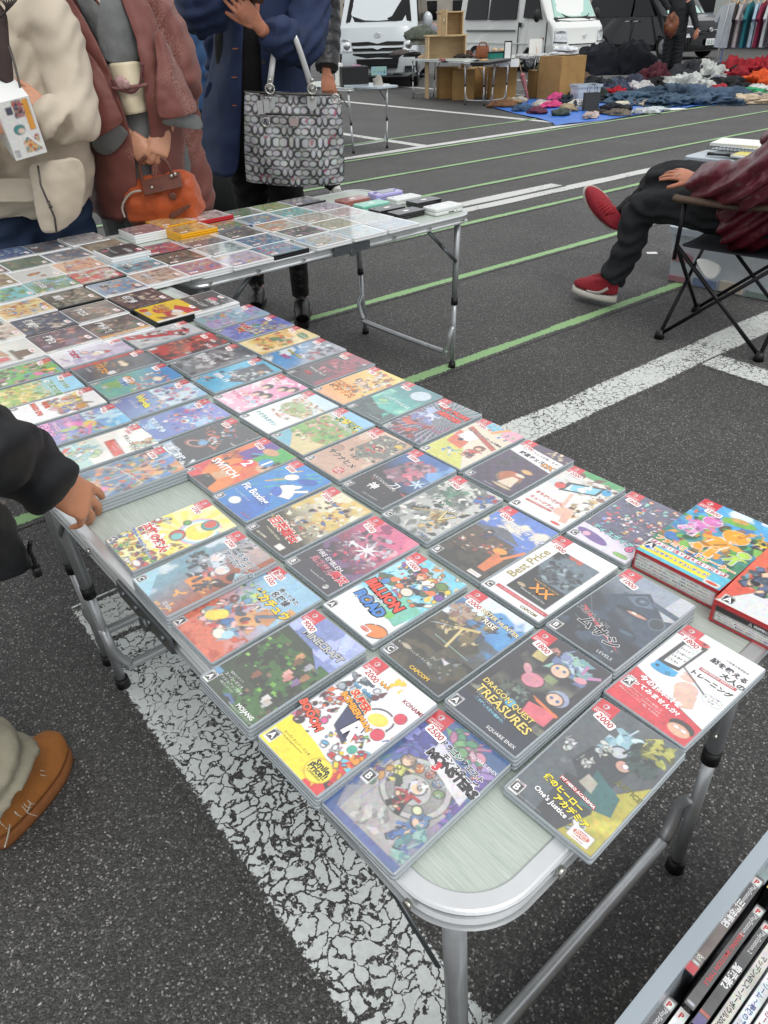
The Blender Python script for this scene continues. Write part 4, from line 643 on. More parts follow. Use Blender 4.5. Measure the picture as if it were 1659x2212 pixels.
def A_idol(a):
    a.g(0xf0b8cc, 0xe888b4, 60); a.n(8, 0xf8e0e8, .55, .05); a.clut(12, 0, .1, .4, .9, .04, [0xf4e070, 0xf8f0f4, 0xe870a8])
    for x, y in ((.36, .62), (.5, .42), (.68, .72), (.72, .46), (.86, .8)): a.e(x, y+.03, .12, 0x3a2a28, .13); a.e(x, y, .08, 0xe8c4ac, .09)
    a.clut(18, .3, .2, .95, .42, .07, [0xe85c94, 0xf4c8d8, 0x98c8e8, 0xf4f0f4]); a.t('ラブパトリーナ!', .38, .25, .16, 0xd83c84, -5, 0xfaf4f8, .05, .06, wid=.72); a.t('アイドル', .3, .34, .09, 0xe89838, -5, 0xfaf4f8, .03); badge(a); cero(a, 'A')
def A_f19(a):
    a.g(0x38a4cc, 0x48b0d4); a.p([(.4, .95), (.95, .9), (1, .45), (.7, .3), (.3, .55)], 0x28303c); a.clut(24, .3, .4, .95, .85, .08, [0x28303c, 0xe0e4e4, 0x485460, 0xd8dcdc], el=.3); a.e(.78, .76, .08, 0xb88c70, .09); a.clut(14, .05, .05, .4, .45, .07, [0xd8e8f0, 0xb0785c, 0x38485c, 0x58b8dc]); a.e(.5, .45, .08, 0xd8e8ec, .06); a.t('EA', .5, .45, .07, 0xc03c40, bold=.03); a.t('FIFA 19', .42, .30, .18, 0xf6f8fa, -3, bold=.03); badge(a); cero(a, 'A')
def A_f18(a):
    a.g(0x50545a, 0x2c3038, 90); a.n(3, 0x74787c, .5, .1); a.clut(30, .05, .1, .75, .8, .1, [0xb8bcc0, 0x9ca0a4, 0xd4d8d8, 0x787c80], el=.3); a.e(.9, .9, .07, 0xf0f4f4, .05); a.b(.72, .28, .9, .38, 0xa8aca8); a.t('EA', .55, .6, .1, 0xe8e8e8, bold=.03); a.t('FIFA 18', .50, .42, .18, 0xf0f0f0, -3, bold=.03); badge(a); cero(a, 'A')
def A_n20(a):
    a.g(0x3c3034, 0x4c3c40); a.n(4, 0xb83c38, .5, .1); a.clut(40, .05, .2, .8, .8, .09, [0xa83834, 0x6c2c2c, 0xd88060, 0x3c2428, 0xc85850]); a.b(.02, .02, .15, .14, 0xe0e0e0); a.b(.8, .34, .95, .42, 0xb0a8a4); a.t('NBA', .62, .86, .12, 0xe8e4e4, 0, bold=.04); a.t('2K20', .82, .72, .13, 0xe8e4e4, 0, bold=.04); badge(a)
def A_n18(a):
    a.g(0xb8bcc2, 0xc8ccd0); a.p([(.0, .0), (.3, 0), (.9, .8), (.6, .9)], 0xc02838); a.clut(30, .1, .1, .85, .75, .09, [0xe8eaec, 0xc02838, 0x9ca0a8, 0x7c4c3c, 0xf0f0f0]); a.t('NBA', .55, .84, .12, 0x22242a, 0, bold=.04); a.t('2K18', .8, .72, .14, 0x22242a, 0, bold=.04); badge(a)
def A_disg(a):
    a.g(0xe0d8e8, 0x5c5c74, 80, .3, .2); a.b(0, .25, 1, 1, 0x50506c); r = a.rnd
    for _ in range(30): a.fig(r.uniform(.05, .95), r.uniform(.32, .92), r.uniform(.11, .17), r.choice([0xe08ca8, 0xd8584c, 0xf0d8a0, 0x8cc8b4, 0x4c6cb4, 0xb49c88, 0xe8e8f0]), r.choice([0x3c3c54, 0xc03c4c, 0xe8e4e8, 0x5c4c9c, 0xd8a048]), oc=0x2c2a3c)
    a.clut(60, 0, .25, 1, .95, .045, [0xe8e0f0, 0xc86c8c, 0x3c3c54, 0xf0d098, 0x7c8cc8, 0xb04450, 0x8ccabc]); a.e(.3, .12, .28, 0x6c4c94, .09, -10); a.e(.85, .06, .12, 0x7cac50, .05); a.t('ディスガイア', .50, .26, .15, 0x8cd8d0, -6, 0x38284c, .04, .06, wid=.72); a.t('6', .86, .20, .22, 0xe05c8c, -6, 0x38284c, .04, .05); a.e(.2, .12, .06, 0xe8a8c0); badge(a); cero(a, 'C')
def A_mach(a):
    a.g(0xf0efee, 0xd8d4cc); a.b(0, .9, 1, 1, 0x3c9c54); a.clut(30, .2, .6, 1, .92, .09, [0x8c5c44, 0xb8a88c, 0xc8c4bc, 0xe8d8c0, 0x6c4838]); a.clut(20, .72, .22, 1, .6, .07, [0xd8b060, 0xe8e0d0, 0x4c3c30, 0x9c8c70]); a.e(.12, .62, .15, 0xd0d8dc, .12)
    a.p([(.28, .52), (.82, .68), (.82, .86), (.26, .70)], 0x2c3034); a.p([(.34, .56), (.78, .69), (.77, .82), (.33, .69)], 0x78c8e0); a.n(7, 0xe0f0f4, .55, .05, x0=.34, x1=.77, y0=.58, y1=.8); a.e(.22, .60, .10, 0xd84840, .09, -70); a.e(.88, .80, .10, 0x2c9ccc, .08, -70); a.e(.2, .64, .02, 0x501c1c); a.e(.88, .83, .02, 0x14384c)
    a.l(.62, .34, .52, .55, .055, 0xe4b49c); a.e(.74, .25, .16, 0xe4b49c, .13, 30); a.l(.66, .3, .56, .36, .05, 0xe4b49c); a.l(.9, .1, .78, .3, .12, 0xe0ac94); a.t('まちがいさがし', .36, .34, .11, 0xc84838, -5, bold=.03, wid=.56); a.t('ミュージアム', .34, .24, .11, 0xc84838, -5, bold=.03, wid=.5); a.b(.1, .16, .6, .19, 0xc84838); a.t('FOR NINTENDO SWITCH', .35, .175, .03, 0xf4f4f4); a.b(.72, .02, .95, .08, 0xf2f0ec); a.e(.835, .05, .085, 0xdc4028, .03); badge(a); cero(a, 'A')
def A_chess(a):
    a.g(0x2a1e34, 0x3c2a44); r = a.rnd
    for i in range(9):
        for j in range(14):
            if (i+j) % 2: a.b(i/9, j/14, (i+1)/9, (j+1)/14, 0x4a3258, .5)
    a.p([(0, .70), (1, .60), (1, .84), (0, .90)], 0xf2f0f2); a.clut(8, .5, .88, 1, 1, .05, [0xe8d0b0, 0xc8b090]); a.e(.62, .28, .2, 0xa83028, .18); a.e(.62, .26, .24, 0xc89c50, .2, al=.25); a.e(.70, .22, .1, 0xe4c8a8, .12); a.p([(.55, .12), (.85, .12), (.78, .3), (.64, .3)], 0xe8d0b4); a.e(.71, .36, .1, 0xe8d0b4, .05); a.e(.72, .46, .11, 0xd8a868, .06, 0, 0x5c3c24); a.e(.70, .09, .19, 0xd0b490, .035)
    a.e(.25, .60, .09, 0x26242a, .08, 0, 0x4c4c58); a.e(.24, .45, .12, 0x26242a, .09, 0, 0x4c4c58); a.t('遊んでチェスが強くなる!', .55, .815, .08, 0x2a262a, -5, bold=.0, wid=.8); a.t('銀星チェス', .46, .73, .14, 0x2a262a, -5, bold=.04, wid=.56); a.t('DX', .86, .69, .16, 0xe0982c, -5, 0x38202c, .04); a.t('SilverStar', .5, .035, .045, 0xe8e0f0); badge(a); cero(a, 'A')
def A_vari(a):
    a.g(0xe8dcc8, 0xe4d4b8); a.p([(.0, .5), (.5, .35), (1, 0), (0, 0)], 0xd0d060); a.e(.35, .92, .28, 0x7cc4d8, .12, -10); a.clut(12, .3, .84, .6, 1, .05, [0xe0743c, 0x4ca0c8]); a.e(.88, .9, .26, 0xf0a0b4, .18); a.p([(.52, .78), (.72, 1), (.62, 1), (.46, .82)], 0xe89c50); a.p([(.0, .62), (.4, .56), (.5, .3), (.1, .34)], 0xd86848)
    for i in range(5): a.p([(.10+.05*i, .5-.01*i), (.24+.05*i, .53-.01*i), (.28+.05*i, .68), (.14+.05*i, .66)], 0xf6f6f6 if i % 2 == 0 else 0xe0e0e4)
    a.e(.26, .46, .05, 0x222226, .05); a.fig(.74, .32, .36, 0x7c3c34, 0xd85038, oc=0x5c2c24); a.clut(12, .3, .1, .6, .26, .05, [0xf0f0ec, 0x4c8cc0, 0xd8c040]); a.p([(.05, .72), (.95, .50), (.97, .56), (.07, .78)], 0xb84c3c)
    a.t('THE バラエティゲーム大集合', .52, .67, .1, 0x3c2a28, -7, 0xf8f4ec, .04, .05, wid=.92)
    for q, x, y, c in (('1', .66, .85, 0x4ca050), ('2', .78, .87, 0x38405c), ('3', .9, .88, 0x4ca050), ('4', .7, .78, 0x4878c0), ('5', .86, .78, 0x38405c)): a.t(q, x, y, .13, c, -10, 0xf8f8f8, .03)
    badge(a); cero(a, 'B')
def A_nmh(a):
    a.g(0x3c3458, 0x38686c, 70); a.rays(.66, .62, 44, 0xd8e8e4, .55, .3); a.n(4, 0x7c3c64, .55, .1, y0=.3, y1=.6); a.rays(.4, .35, 40, 0xd090b0, .4, .3); a.clut(26, .05, .4, .55, .72, .1, [0xa8b4d8, 0x6c78b0, 0xd0d8ec, 0x3c4878], el=.4); a.clut(20, .1, .05, .7, .35, .1, [0xa83830, 0x7c2828, 0x3c1c24, 0xc85040]); a.t('NO MORE', .60, .80, .17, 0xe0402c, -5, 0x2a1418, .06, .06); a.t('HEROES', .64, .68, .22, 0xe0402c, -5, 0x2a1418, .07, .06, wid=.64); badge(a); cero(a, 'Z')
def A_lost(a):
    a.g(0x4cb0a0, 0x3c7c84, 90, .6, .5); a.n(3, 0x8cd0b8, .55, .2, y0=.3, y1=.7); a.e(.70, .81, .23, 0xc4d4e0, .21); a.p([(0, 0), (1, 0), (1, .12), (.3, .3), (0, .4)], 0x2c3c3c); a.n(5, 0x3c5450, .5, .1, y1=.25); a.e(.3, .42, .1, 0x9cc480, .06, 30); a.l(.25, .28, .5, .42, .03, 0xc8d8a0); a.t('LOST SPHEAR', .55, .50, .13, 0xe8f0ec, -5, wid=.8); a.t('SQUARE ENIX', .75, .04, .05, 0xd8e0e0); badge(a); cero(a, 'B')
def A_ninja(a):
    a.g(0xe8a05c, 0xf0d060, 60); a.b(0, 0, 1, .1, 0xe8a870); a.clut(60, .3, .3, 1, .92, .07, [0xd84434, 0xe8943c, 0xf0d8a0, 0x7c4c34, 0x4c8ca0, 0xf4ece0, 0x9c5c34], 0x5c3420); a.e(.5, .55, .1, 0xe8c09c, .08, 0, 0x3c2420); a.t('ニンジャ', .32, .36, .17, 0xf08c28, -6, 0x30201c, .05, .06); a.t('ボックス', .46, .24, .2, 0xf08c28, -6, 0x30201c, .05, .06); badge(a); cero(a, 'A')
def A_wp21(a):
    a.g(0x30282c, 0x4c4044); a.n(3, 0x8c2c3c, .5, .1); a.clut(30, .3, .3, .85, .85, .08, [0x3c2c30, 0xa03848, 0x1f1a1e, 0x6c3038, 0xd06c74]); a.e(.87, .88, .05, 0xc0c4c8, .04, 0, 0x7c7c84); a.t('Winning Post 9', .42, .30, .11, 0xe4dcd8, -5, 0x3c1820, .02, .04, wid=.6); a.t('2021', .34, .20, .13, 0xd84c50, -5, 0x2a1418, .04); badge(a); cero(a, 'A')
def A_wp8(a):
    a.g(0x3c8cc8, 0x9ca0a8, 60, .5, .3); a.n(4, 0xd8e4ec, .55, .08, x1=.6); a.clut(28, .45, .4, .95, .9, .08, [0x5c5c68, 0xb8bcc4, 0x3c3440, 0xa04850, 0xe8e8ec]); a.t('Winning Post 8', .38, .38, .14, 0xd8d070, -6, 0x2c3838, .03, .05, wid=.66); a.t('2017', .38, .24, .16, 0xd05c8c, -6, 0x2c4c8c, .04); badge(a); cero(a, 'A')
def A_gour(a):
    a.g(0xe8c468, 0xe8a860, 60); a.n(3, 0xf4dca0, .5, .1); a.e(.45, .48, .22, 0x3c8c5c, .15, 20, 0xf0e8c8); a.clut(40, .1, .15, .85, .7, .07, [0xe0583c, 0xf0e8d8, 0x5ca058, 0xf0b848, 0xb84830], 0x8c4c28); a.e(.68, .83, .22, 0x4c8c70, .1, -15, 0xd8b050); a.t('グルメフェス', .68, .83, .09, 0xf4e4b0, -6, bold=.03); badge(a)
def A_momo(a):
    a.g(0x5860a8, 0x4c60b0); a.n(4, 0x7c88c8, .55, .1); a.clut(60, .2, .3, .98, .85, .07, [0xe8d080, 0xd05c48, 0xf0e4d0, 0x58a060, 0x3c4c98, 0x7cb4d8, 0x9c5ca0], 0x2c2c50); a.t('桃太郎', .26, .42, .15, 0xd84c40, -6, 0xf4e8d8, .05); a.t('電鉄', .44, .28, .2, 0xe87838, -6, 0xf4f0e4, .05); badge(a); cero(a, 'A')
def A_tealx(a):
    a.g(0x7ca8b0, 0x8cb0c8, 60); a.n(3, 0x9c90c0, .5, .1); a.clut(70, 0, .05, 1, .9, .07, [0x6ca4b4, 0xb8c8d8, 0x7c78b0, 0xd8a8a0, 0x4c8c98, 0xe0d8e0, 0xb06c8c]); a.t('物語', .3, .4, .14, 0xd8a868, -5, 0x4c5c70, .03); badge(a)
def A_dqm(a):
    a.g(0x4c5c94, 0x3c5c8c, 80); a.n(3, 0x4c7c5c, .6, .1, y0=.7, x1=.7); a.clut(22, .35, .82, .75, .97, .1, [0x6c9c6c, 0xb06c90, 0x8c3c5c, 0x508c6c, 0xc88ca0], 0x30283c, el=.7); a.clut(24, .02, .55, .4, .82, .11, [0x5058a0, 0x6c6cc0, 0x40408c, 0x8488cc], 0x28284c, el=.7); a.clut(26, .72, .3, 1, .85, .1, [0x7c5ca8, 0x9478b8, 0x5c4890, 0xa890c0, 0xc87850], 0x30284c, el=.7)
    a.p([(.15, .05), (.85, .05), (.95, .45), (.1, .5)], 0xa8a4a4); a.n(9, 0x98948f, .5, .1, y0=.05, y1=.5, al=.6); a.e(.52, .46, .38, 0xb4b2b0, .34, 0, 0x4c4a4c, .01); a.e(.52, .46, .31, 0x8c8a8a, .28, 0, 0x4c4a4c, .006); a.e(.52, .44, .19, 0xb0aeac, .17, 0, 0x5c5a5a, .008)
    for i, c in enumerate((0x7cb0b0, 0xc06c3c, 0x9c4838, 0x5c6c8c, 0x6c8c5c)):
        th = R(150-30*i); x, y = .52+.25*math.cos(th), .46+.22*math.sin(th)/a.A*1; a.e(x, y, .055, c, .045, math.degrees(th), 0x2c2c2c, .008); a.clut(7, x-.04, y-.02, x+.04, y+.02, .012, [0xe8e4c0, 0xd08858, 0x88c0c0, 0x2c3c5c])
    a.fig(.28, .46, .30, 0x8c7468, 0xc8c860, leg=0x3c4c3c, ang=12); a.fig(.52, .35, .34, 0xd8d4d8, 0xa83038, leg=0x2c2c30, ang=-5); a.fig(.78, .20, .34, 0x5878a0, 0x4c70b0, leg=0x5c7c88, ang=-8); a.e(.71, .36, .05, 0xd8d4b0, .045, 0, 0x4c4c4c); a.p([(.0, .0), (.15, 0), (.0, .18)], 0x2c4c84); a.clut(8, .05, .3, .2, .5, .06, [0x6c4c90, 0x4c7c54, 0xc08c50], 0x2c2838); a.l(.22, .18, .24, .46, .012, 0x8c7cb0)
    a.clut(14, .82, .05, 1, .3, .06, [0x5c9090, 0x4c7880, 0x88b0a8]); a.clut(12, .3, .08, .6, .2, .07, [0x9c9896, 0xc0bcb8, 0x807c7a], el=.1)
    a.p([(.3, .82), (.95, .70), (.97, .55), (.36, .66)], 0xe8e8ec, .75); a.t('MONSTERS', .66, .69, .17, 0x2c2a2c, -7, 0xe8e8ec, .07, .06, wid=.72); a.t('ドラゴンクエスト', .64, .80, .11, 0x2c2a2c, -7, 0xf0f0f2, .04, .07, wid=.62); a.t('モンスターズ', .70, .735, .11, 0x2c2a2c, -7, 0xf0f0f2, .04, .07, wid=.5); a.t('3', .50, .66, .15, 0xd03040, -5, 0xf0e8e8, .06, .05); a.t('魔族の王子とエルフの旅', .52, .60, .04, 0xe8e8ec, -7); a.t('SQUARE ENIX', .82, .87, .058, 0xe8e8ec, bold=.01); badge(a); cero(a, 'B', .09, .32)
CLR = 'clear game cases laid out on the tables'
for art, desc, x, l, k, pr, dy, und in (
 (A_mha, 'clear game case with dark comic fighter cover jutting over the near table end', .455, -.219, 1, '2000', .021, None),
 (A_dqm, 'clear game case with grey stone hall picture, nearest the rounded table corner', .311, -.329, 1, '2500', .040, None),
 (A_bomb, 'clear game case with white cover of big red balls, yellow corner', .304, -.430, 2, '2000', .022, 'worn yellowish clear case'),
 (A_mine, 'clear game case with green block landscape cover topping a stack of two', .300, -.546, 2, '9000', .024, 'clear case'),
 (A_pika, 'clear game case with orange brick ground and blue sky cover carrying two price stickers', .323, -.666, 1, '1500', .018, 'clear case'),
 (A_arc, 'clear game case with pale blue figures and orange fire on its cover', .319, -.765, 2, '2700', -.004, 'clear case'),
 (A_taiko, 'clear game case with bright yellow festival cover beside the bare strip of tabletop', .333, -.894, 1, '2700', -.032, 'clear case'),
 (A_smash, 'clear game case with crowded blue and orange cover on the stack the reaching hand touches', .353, -1.086, 2, '4700', -.05, 'clear case'),
 (A_sumi, 'clear game case with pastel cover and small red banner', .369, -1.223, 1, '2000', -.04, None),
 (A_peach, 'clear game case with pink and sky blue cover and purple foot', .372, -1.342, 1, '4300', -.04, None),
 (A_mrpg, 'clear game case with white cover of crowded toys and red orange title', .372, -1.457, 1, '4000', -.04, None),
 (A_anim, 'clear game case with leafy green village cover', .371, -1.567, 1, '3800', -.04, None),
 (A_splat, 'clear game case with dark green cover splashed with pink ink and a yellow star', .368, -1.682, 1, '2700', -.04, None),
 (A_dqt, 'clear game case with dark cover of golden title and pale clouds', .482, -.329, 2, '1800', 0, 'clear case'),
 (A_mhr, 'clear game case with brown beast cover under a blue sky corner', .488, -.445, 1, '2000', -.006, 'clear case'),
 (A_bil, 'clear game case with white rimmed cover and chunky red and blue title', .486, -.558, 1, '1000', -.002, None),
 (A_fe, 'clear game case with magenta battle cover and dark foot', .502, -.668, 1, '2700', -.006, None),
 (A_hund, 'clear game case with pale gold cover and red brush characters', .506, -.779, 1, '2000', 0, None),
 (A_fit, 'clear game case with bright blue cover and white boxer silhouette', .514, -.891, 1, '2000', 0, None),
 (A_s12, 'clear game case with orange cover and big white 1 and 2', .519, -.999, 1, '2000', .006, None),
 (A_dorab, 'clear game case with black cover, red rings and a pale moon', .518, -1.112, 1, '2200', 0, None),
 (A_dorabl, 'clear game case with violet blue space cover, price sticker 2000', .524, -1.226, 1, '2000', 0, None),
 (A_wing, 'clear game case with sky blue cover and slanted yellow title', .540, -1.345, 1, '1700', -.02, None),
 (A_pow2, 'clear game case with teal baseball cover and orange lettering', .547, -1.463, 1, '1900', -.02, None),
 (A_powd, 'clear game case with dark baseball cover and a red left strip', .548, -1.576, 1, '1700', -.02, None),
 (A_poww, 'clear game case with white baseball cap cover', .541, -1.690, 1, '1700', -.02, None),
 (A_brain, 'clear game case with white squared paper cover, hand with a pen and red lower band', .629, -.222, 1, '1800', -.03, 'clear case'),
 (A_l5, 'clear game case with dark steel blue robot cover and a red slash', .658, -.328, 2, '1000', -.029, 'clear case'),
 (A_bp, 'clear game case with white cover around a dark square picture', .667, -.445, 1, '1800', -.021, None),
 (A_digi, 'clear game case with brown hut under deep blue sky on its cover', .671, -.549, 1, '2000', -.01, None),
 (A_smt, 'clear game case with grey cover of green and gold warriors', .680, -.664, 1, '2400', 0, None),
 (A_kk, 'clear game case with night blue cover and rose armoured figure', .690, -.776, 1, '2000', .006, None),
 (A_saku, 'clear game case with tan cover, black brush lettering and red round mark', .694, -.888, 1, '2400', 0, None),
 (A_harv, 'clear game case with farm cover and big yellow green lettering', .699, -.998, 1, '1700', 0, None),
 (A_miner, 'clear game case with white cover around a pale green farm picture', .699, -1.108, 1, '2700', 0, None),
 (A_idol, 'clear game case with pink cover of dark haired girls', .706, -1.220, 1, '1800', 0, None),
 (A_f19, 'clear game case with cyan football cover', .720, -1.337, 1, '1000', 0, None),
 (A_f18, 'clear game case with grey football cover', .727, -1.449, 1, '1000', -.01, None),
 (A_n20, 'clear game case with dark red basketball cover', .724, -1.562, 1, '1200', -.01, None),
 (A_n18, 'clear game case with white and red basketball cover', .718, -1.680, 1, '1500', -.01, None),
 (A_disg, 'clear game case with violet cover crowded with tiny figures, beside the red boxes', .846, -.440, 1, '1600', -.01, None),
 (A_mach, 'clear game case with white cover showing a hand touching a red and blue console', .845, -.551, 1, '2000', 0, None),
 (A_chess, 'clear game case with dark purple cover and ivory chess piece', .859, -.662, 1, '2700', 0, None),
 (A_vari, 'clear game case with playing cards and coloured numbers on its cover', .864, -.774, 1, '2000', 0, None),
 (A_nmh, 'clear game case with radiating violet cover and dripping red title', .874, -.887, 1, '1800', .005, None),
 (A_lost, 'clear game case with teal cover and one big pale moon', .877, -.997, 1, '1400', .006, None),
 (A_ninja, 'clear game case with orange and yellow ninja cover', .876, -1.107, 1, '700', 0, None),
 (A_wp21, 'clear game case with dark wine red racing cover', .888, -1.219, 1, '1200', -.008, None),
 (A_wp8, 'clear game case with blue and grey racing cover', .896, -1.331, 1, '1200', -.01, None),
 (A_gour, 'clear game case with orange food feast cover', .903, -1.442, 1, '1000', -.01, None),
 (A_momo, 'clear game case with indigo cover and orange lettering', .907, -1.555, 1, '3400', -.01, None),
 (A_tealx, 'clear game case with misty teal cover at the far end of the clear cases', .910, -1.670, 1, '1800', -.01, None)):
    d = -l; cell = .0009 if d < .6 else .0013 if d < .95 else .002 if d < 1.3 else .003
    sc = 1.0 if d < .9 else 1.012
    st = (-.0285, .0575); two = None
    if art is A_pika: two = '新品'
    if art is A_brain: two = None
    game_case(desc, art, x, l, k, pr, dy, (.1045*sc, .1700), cell=cell, group=CLR, under=und or 'clear case', st=st, stang=-3 if k > 1 else -6, two=two)
# white, black and coloured cartridge cases
def ds_art(base, pal, title=None, tc=0xf4f4f4, oc=0x333333, oc2=None, logo=True, band=None, dens=46, sub=None, strip=0xf2f3f3, rot2=False):
    def f(a):
        a.gam = .8; a.g(base, base); a.n(3, pal[0], .5, .15); a.clut(dens, .04, .1, .9, .95, .075, pal)
        if band: a.b(.02, .55, .25, .95, band)
        if title: a.t(title, .36, .30, .17, tc, -3, oc, .04, .06, wid=.6)
        if sub: a.t(sub, .5, .75, .1, tc, -2, oc, .02, .04)
        a.b(.905, 0, 1, 1, strip)
        if logo: a.t('NINTENDO 3DS', .95, .42, .055, 0x8a8a8a if strip > 0x888888 else 0xb8b8b8, 90, bold=.02)
    return f
WHT = 'white-edged cartridge cases on the far tables'
SHM = {'w': WCASE, 'k': KCASE, 'y': YCASE, 'r': RCASE, 'b': BCASE}
P_ = lambda *a: list(a)
DSL = [
 ('white-edged case with dark crowd cover and an orange side strip', 'w', .655, -1.804, 0x6c5c60, P_(0x4c4448, 0xa88c78, 0x7c5c5c, 0x506c5c, 0xc0a08c, 0x302c34), '逆転裁判', 'best'),
 ('white-edged case with brown grey monster cover', 'w', .660, -1.958, 0x6c6468, P_(0x4c484c, 0x9c8878, 0x7c6c6c, 0xc0a890, 0x8c5c4c), 'クロス', None),
 ('black-edged case with dark cover and pale brown figures', 'k', .661, -2.126, 0x3c3c38, P_(0x2c2c2a, 0xa08878, 0x6c685c, 0xc8a088, 0x8c8c78), '無双', 'dk'),
 ('black-edged case with wine red cover and a white bird shape', 'k', .801, -1.969, 0x4c3038, P_(0x3c2830, 0xc8a890, 0x5c4038, 0xe8d8c8, 0x7c5848), '名探偵', None),
 ('white-edged case with blue sky and running crowd cover', 'w', .802, -2.126, 0x8ca0b4, P_(0x6c8cb4, 0xd8a078, 0x4c5468, 0xb8c8d8, 0xe0702c), '進撃', None),
 ('black-edged case with bright red and white cover', 'k', .803, -2.283, 0xd8d0cc, P_(0xc83840, 0xf0e8e0, 0x9cb87c, 0xe0a0a0, 0xb02830), '妖怪', None),
 ('white-edged case with orange and mauve sunset cover', 'w', .810, -2.432, 0xd89878, P_(0xe8b088, 0xb87c94, 0xe8d0c8, 0xd87c50, 0x9c5c6c), '恋', None),
 ('white-edged case with dusky blue and orange battle cover', 'w', .833, -2.579, 0x7c8494, P_(0x5c6880, 0xd8a078, 0x8c7c74, 0xe0c0a0, 0x485468), '戦', None),
 ('white-edged case with dark slate cover at the far edge of the tables', 'w', .812, -2.748, 0x4c5660, P_(0x3c444c, 0x8c949c, 0x6c4c48, 0x5c7088, 0x9c6c5c), '影', None),
 ('white-edged case with white cover and a small orange fox-like shape', 'w', .675, -2.432, 0xd8d8d2, P_(0xe0e0dc, 0xd0d0ca), None, 'fig'),
 ('white-edged case with forest green cover', 'w', .696, -2.587, 0x54685c, P_(0x3c5848, 0xa89c70, 0x8c5c48, 0x6c8474, 0x485c50), None, None),
 ('white-edged case with royal blue racing car cover', 'w', .695, -2.752, 0x34508c, P_(0x2c4078, 0x7c9cc8, 0xc8d4e0, 0x4c70ac), 'レース', None),
 ('white-edged case with dark red brown cover at the left frame edge', 'w', .560, -2.590, 0x5c5050, P_(0x4c4040, 0x8c6c60, 0x3c3638), None, None),
 ('white-edged case with green ball and purple donut cover', 'w', .671, -2.290, 0x7cb0b8, P_(0x5c8c50, 0x9cc8e0, 0x7c5080, 0xe0c070, 0x6cacd0), 'SOCKER', None),
 ('black-edged case with navy cover of suited figures', 'k', .528, -1.964, 0x44506c, P_(0x38405c, 0xd8d0c8, 0x6c7484, 0xc0a890, 0x28304c), '探偵団', 'dk'),
 ('white-edged case with deep purple crowd cover', 'w', .522, -1.814, 0x544858, P_(0x443848, 0xb87c74, 0x70586c, 0xa04848, 0x8c7888), '逆転2', None),
 ('white-edged case with golden warrior cover', 'w', .529, -2.120, 0xe0b068, P_(0xf0d890, 0xd87840, 0x4c8cc8, 0xb85c38, 0xf4e8c8), '炎', None),
 ('white-edged case with turquoise jungle cover', 'w', .545, -2.283, 0x58b0b4, P_(0x6cc0c8, 0x5c8c40, 0x8c6c44, 0x90c060, 0x3c6c50), None, None),
 ('white-edged case with ochre crowd cover at the left', 'w', .540, -2.443, 0x9c8860, P_(0x8c7850, 0xc0a878, 0x6c5444, 0x7c4c60), None, None),
 ('white-edged case with cream cover of drawn faces', 'w', .400, -1.975, 0xd0c4b8, P_(0xe8d8c8, 0x3c3434, 0xb89c8c, 0xd8b8a0), None, None),
 ('white-edged case with a brown hat silhouette on its pale cover', 'w', .390, -1.825, 0xd8dad2, P_(0xe0e2dc, 0xd0d4cc), None, 'hat'),
 ('white-edged case with pale grey and red cover at the far edge', 'w', .958, -2.760, 0xc8c4c0, P_(0xd8d4d0, 0x8c7c78, 0xc08c8c, 0xb0a8a4), None, None),
 ('white-edged case with old brown map cover', 'w', .973, -2.606, 0xa08c74, P_(0x8c7860, 0xb8a488, 0x786450, 0xa8a890), None, None),
 ('white-edged case with black cover and white brush lettering on two cases', 'w', .964, -2.447, 0x3c3e3e, P_(0x34383a, 0x44484a, 0x505454), '鬼トレーニング', 'oni'),
 ('white-edged case with teal cover and a red corner ribbon', 'w', .946, -2.295, 0x5c90a0, P_(0x4c6c80, 0xa88878, 0x7cb0c0, 0x3c4c5c, 0xc06058), '討鬼', None),
 ('white-edged case with close brown faces cover, at the edge of the bare strip', 'w', .936, -2.137, 0xb89c8c, P_(0xd0b09c, 0x7c5c54, 0xe0c8b8, 0x9c6c5c, 0x5c6058), 'BRAVE', None)]
for desc, sh, x, l, base, pal, title, sp in DSL:
    f = ds_art(base, pal, title, strip=0xf0f1f1 if sh == 'w' else 0x222325, dens=0 if sp in ('fig', 'hat', 'oni') else 46)
    def art(a, f=f, sp=sp):
        f(a)
        if sp == 'best': a.b(.80, .0, .905, 1, 0xe8a050); a.t('Best Price!', .85, .5, .10, 0xf8f0e0, -90, 0x9c4c28, .02)
        if sp == 'fig': a.clut(10, .35, .35, .55, .6, .07, [0xd08040, 0xb85c34, 0xd8a050]); a.clut(5, .62, .55, .75, .62, .05, [0xc07048])
        if sp == 'hat': a.p([(.55, .6), (.9, .6), (.85, .85), (.6, .85)], 0x503830); a.b(.45, .55, .98, .62, 0x44302a); a.p([(0, .1), (.6, .3), (.7, .5), (.1, .4)], 0xb07850); a.b(.7, .1, .9, .45, 0xc83c48)
        if sp == 'oni': a.clut(5, .2, .1, .35, .25, .07, [0xc05070]); a.t('5分間の', .6, .62, .13, 0xe8e8e8, -2, bold=.03); a.e(.72, .84, .13, 0xc8586c, .07)
    game_case(desc, art, x, l, 2 if sp == 'oni' else 1, '700' if len(desc) % 2 else '1000', 0, (.150, .137), .0145, SHM[sh], cell=.0034, group=WHT, name='cartridge_case', st=(.03, .05), under='white case', inset=(.003, .003))
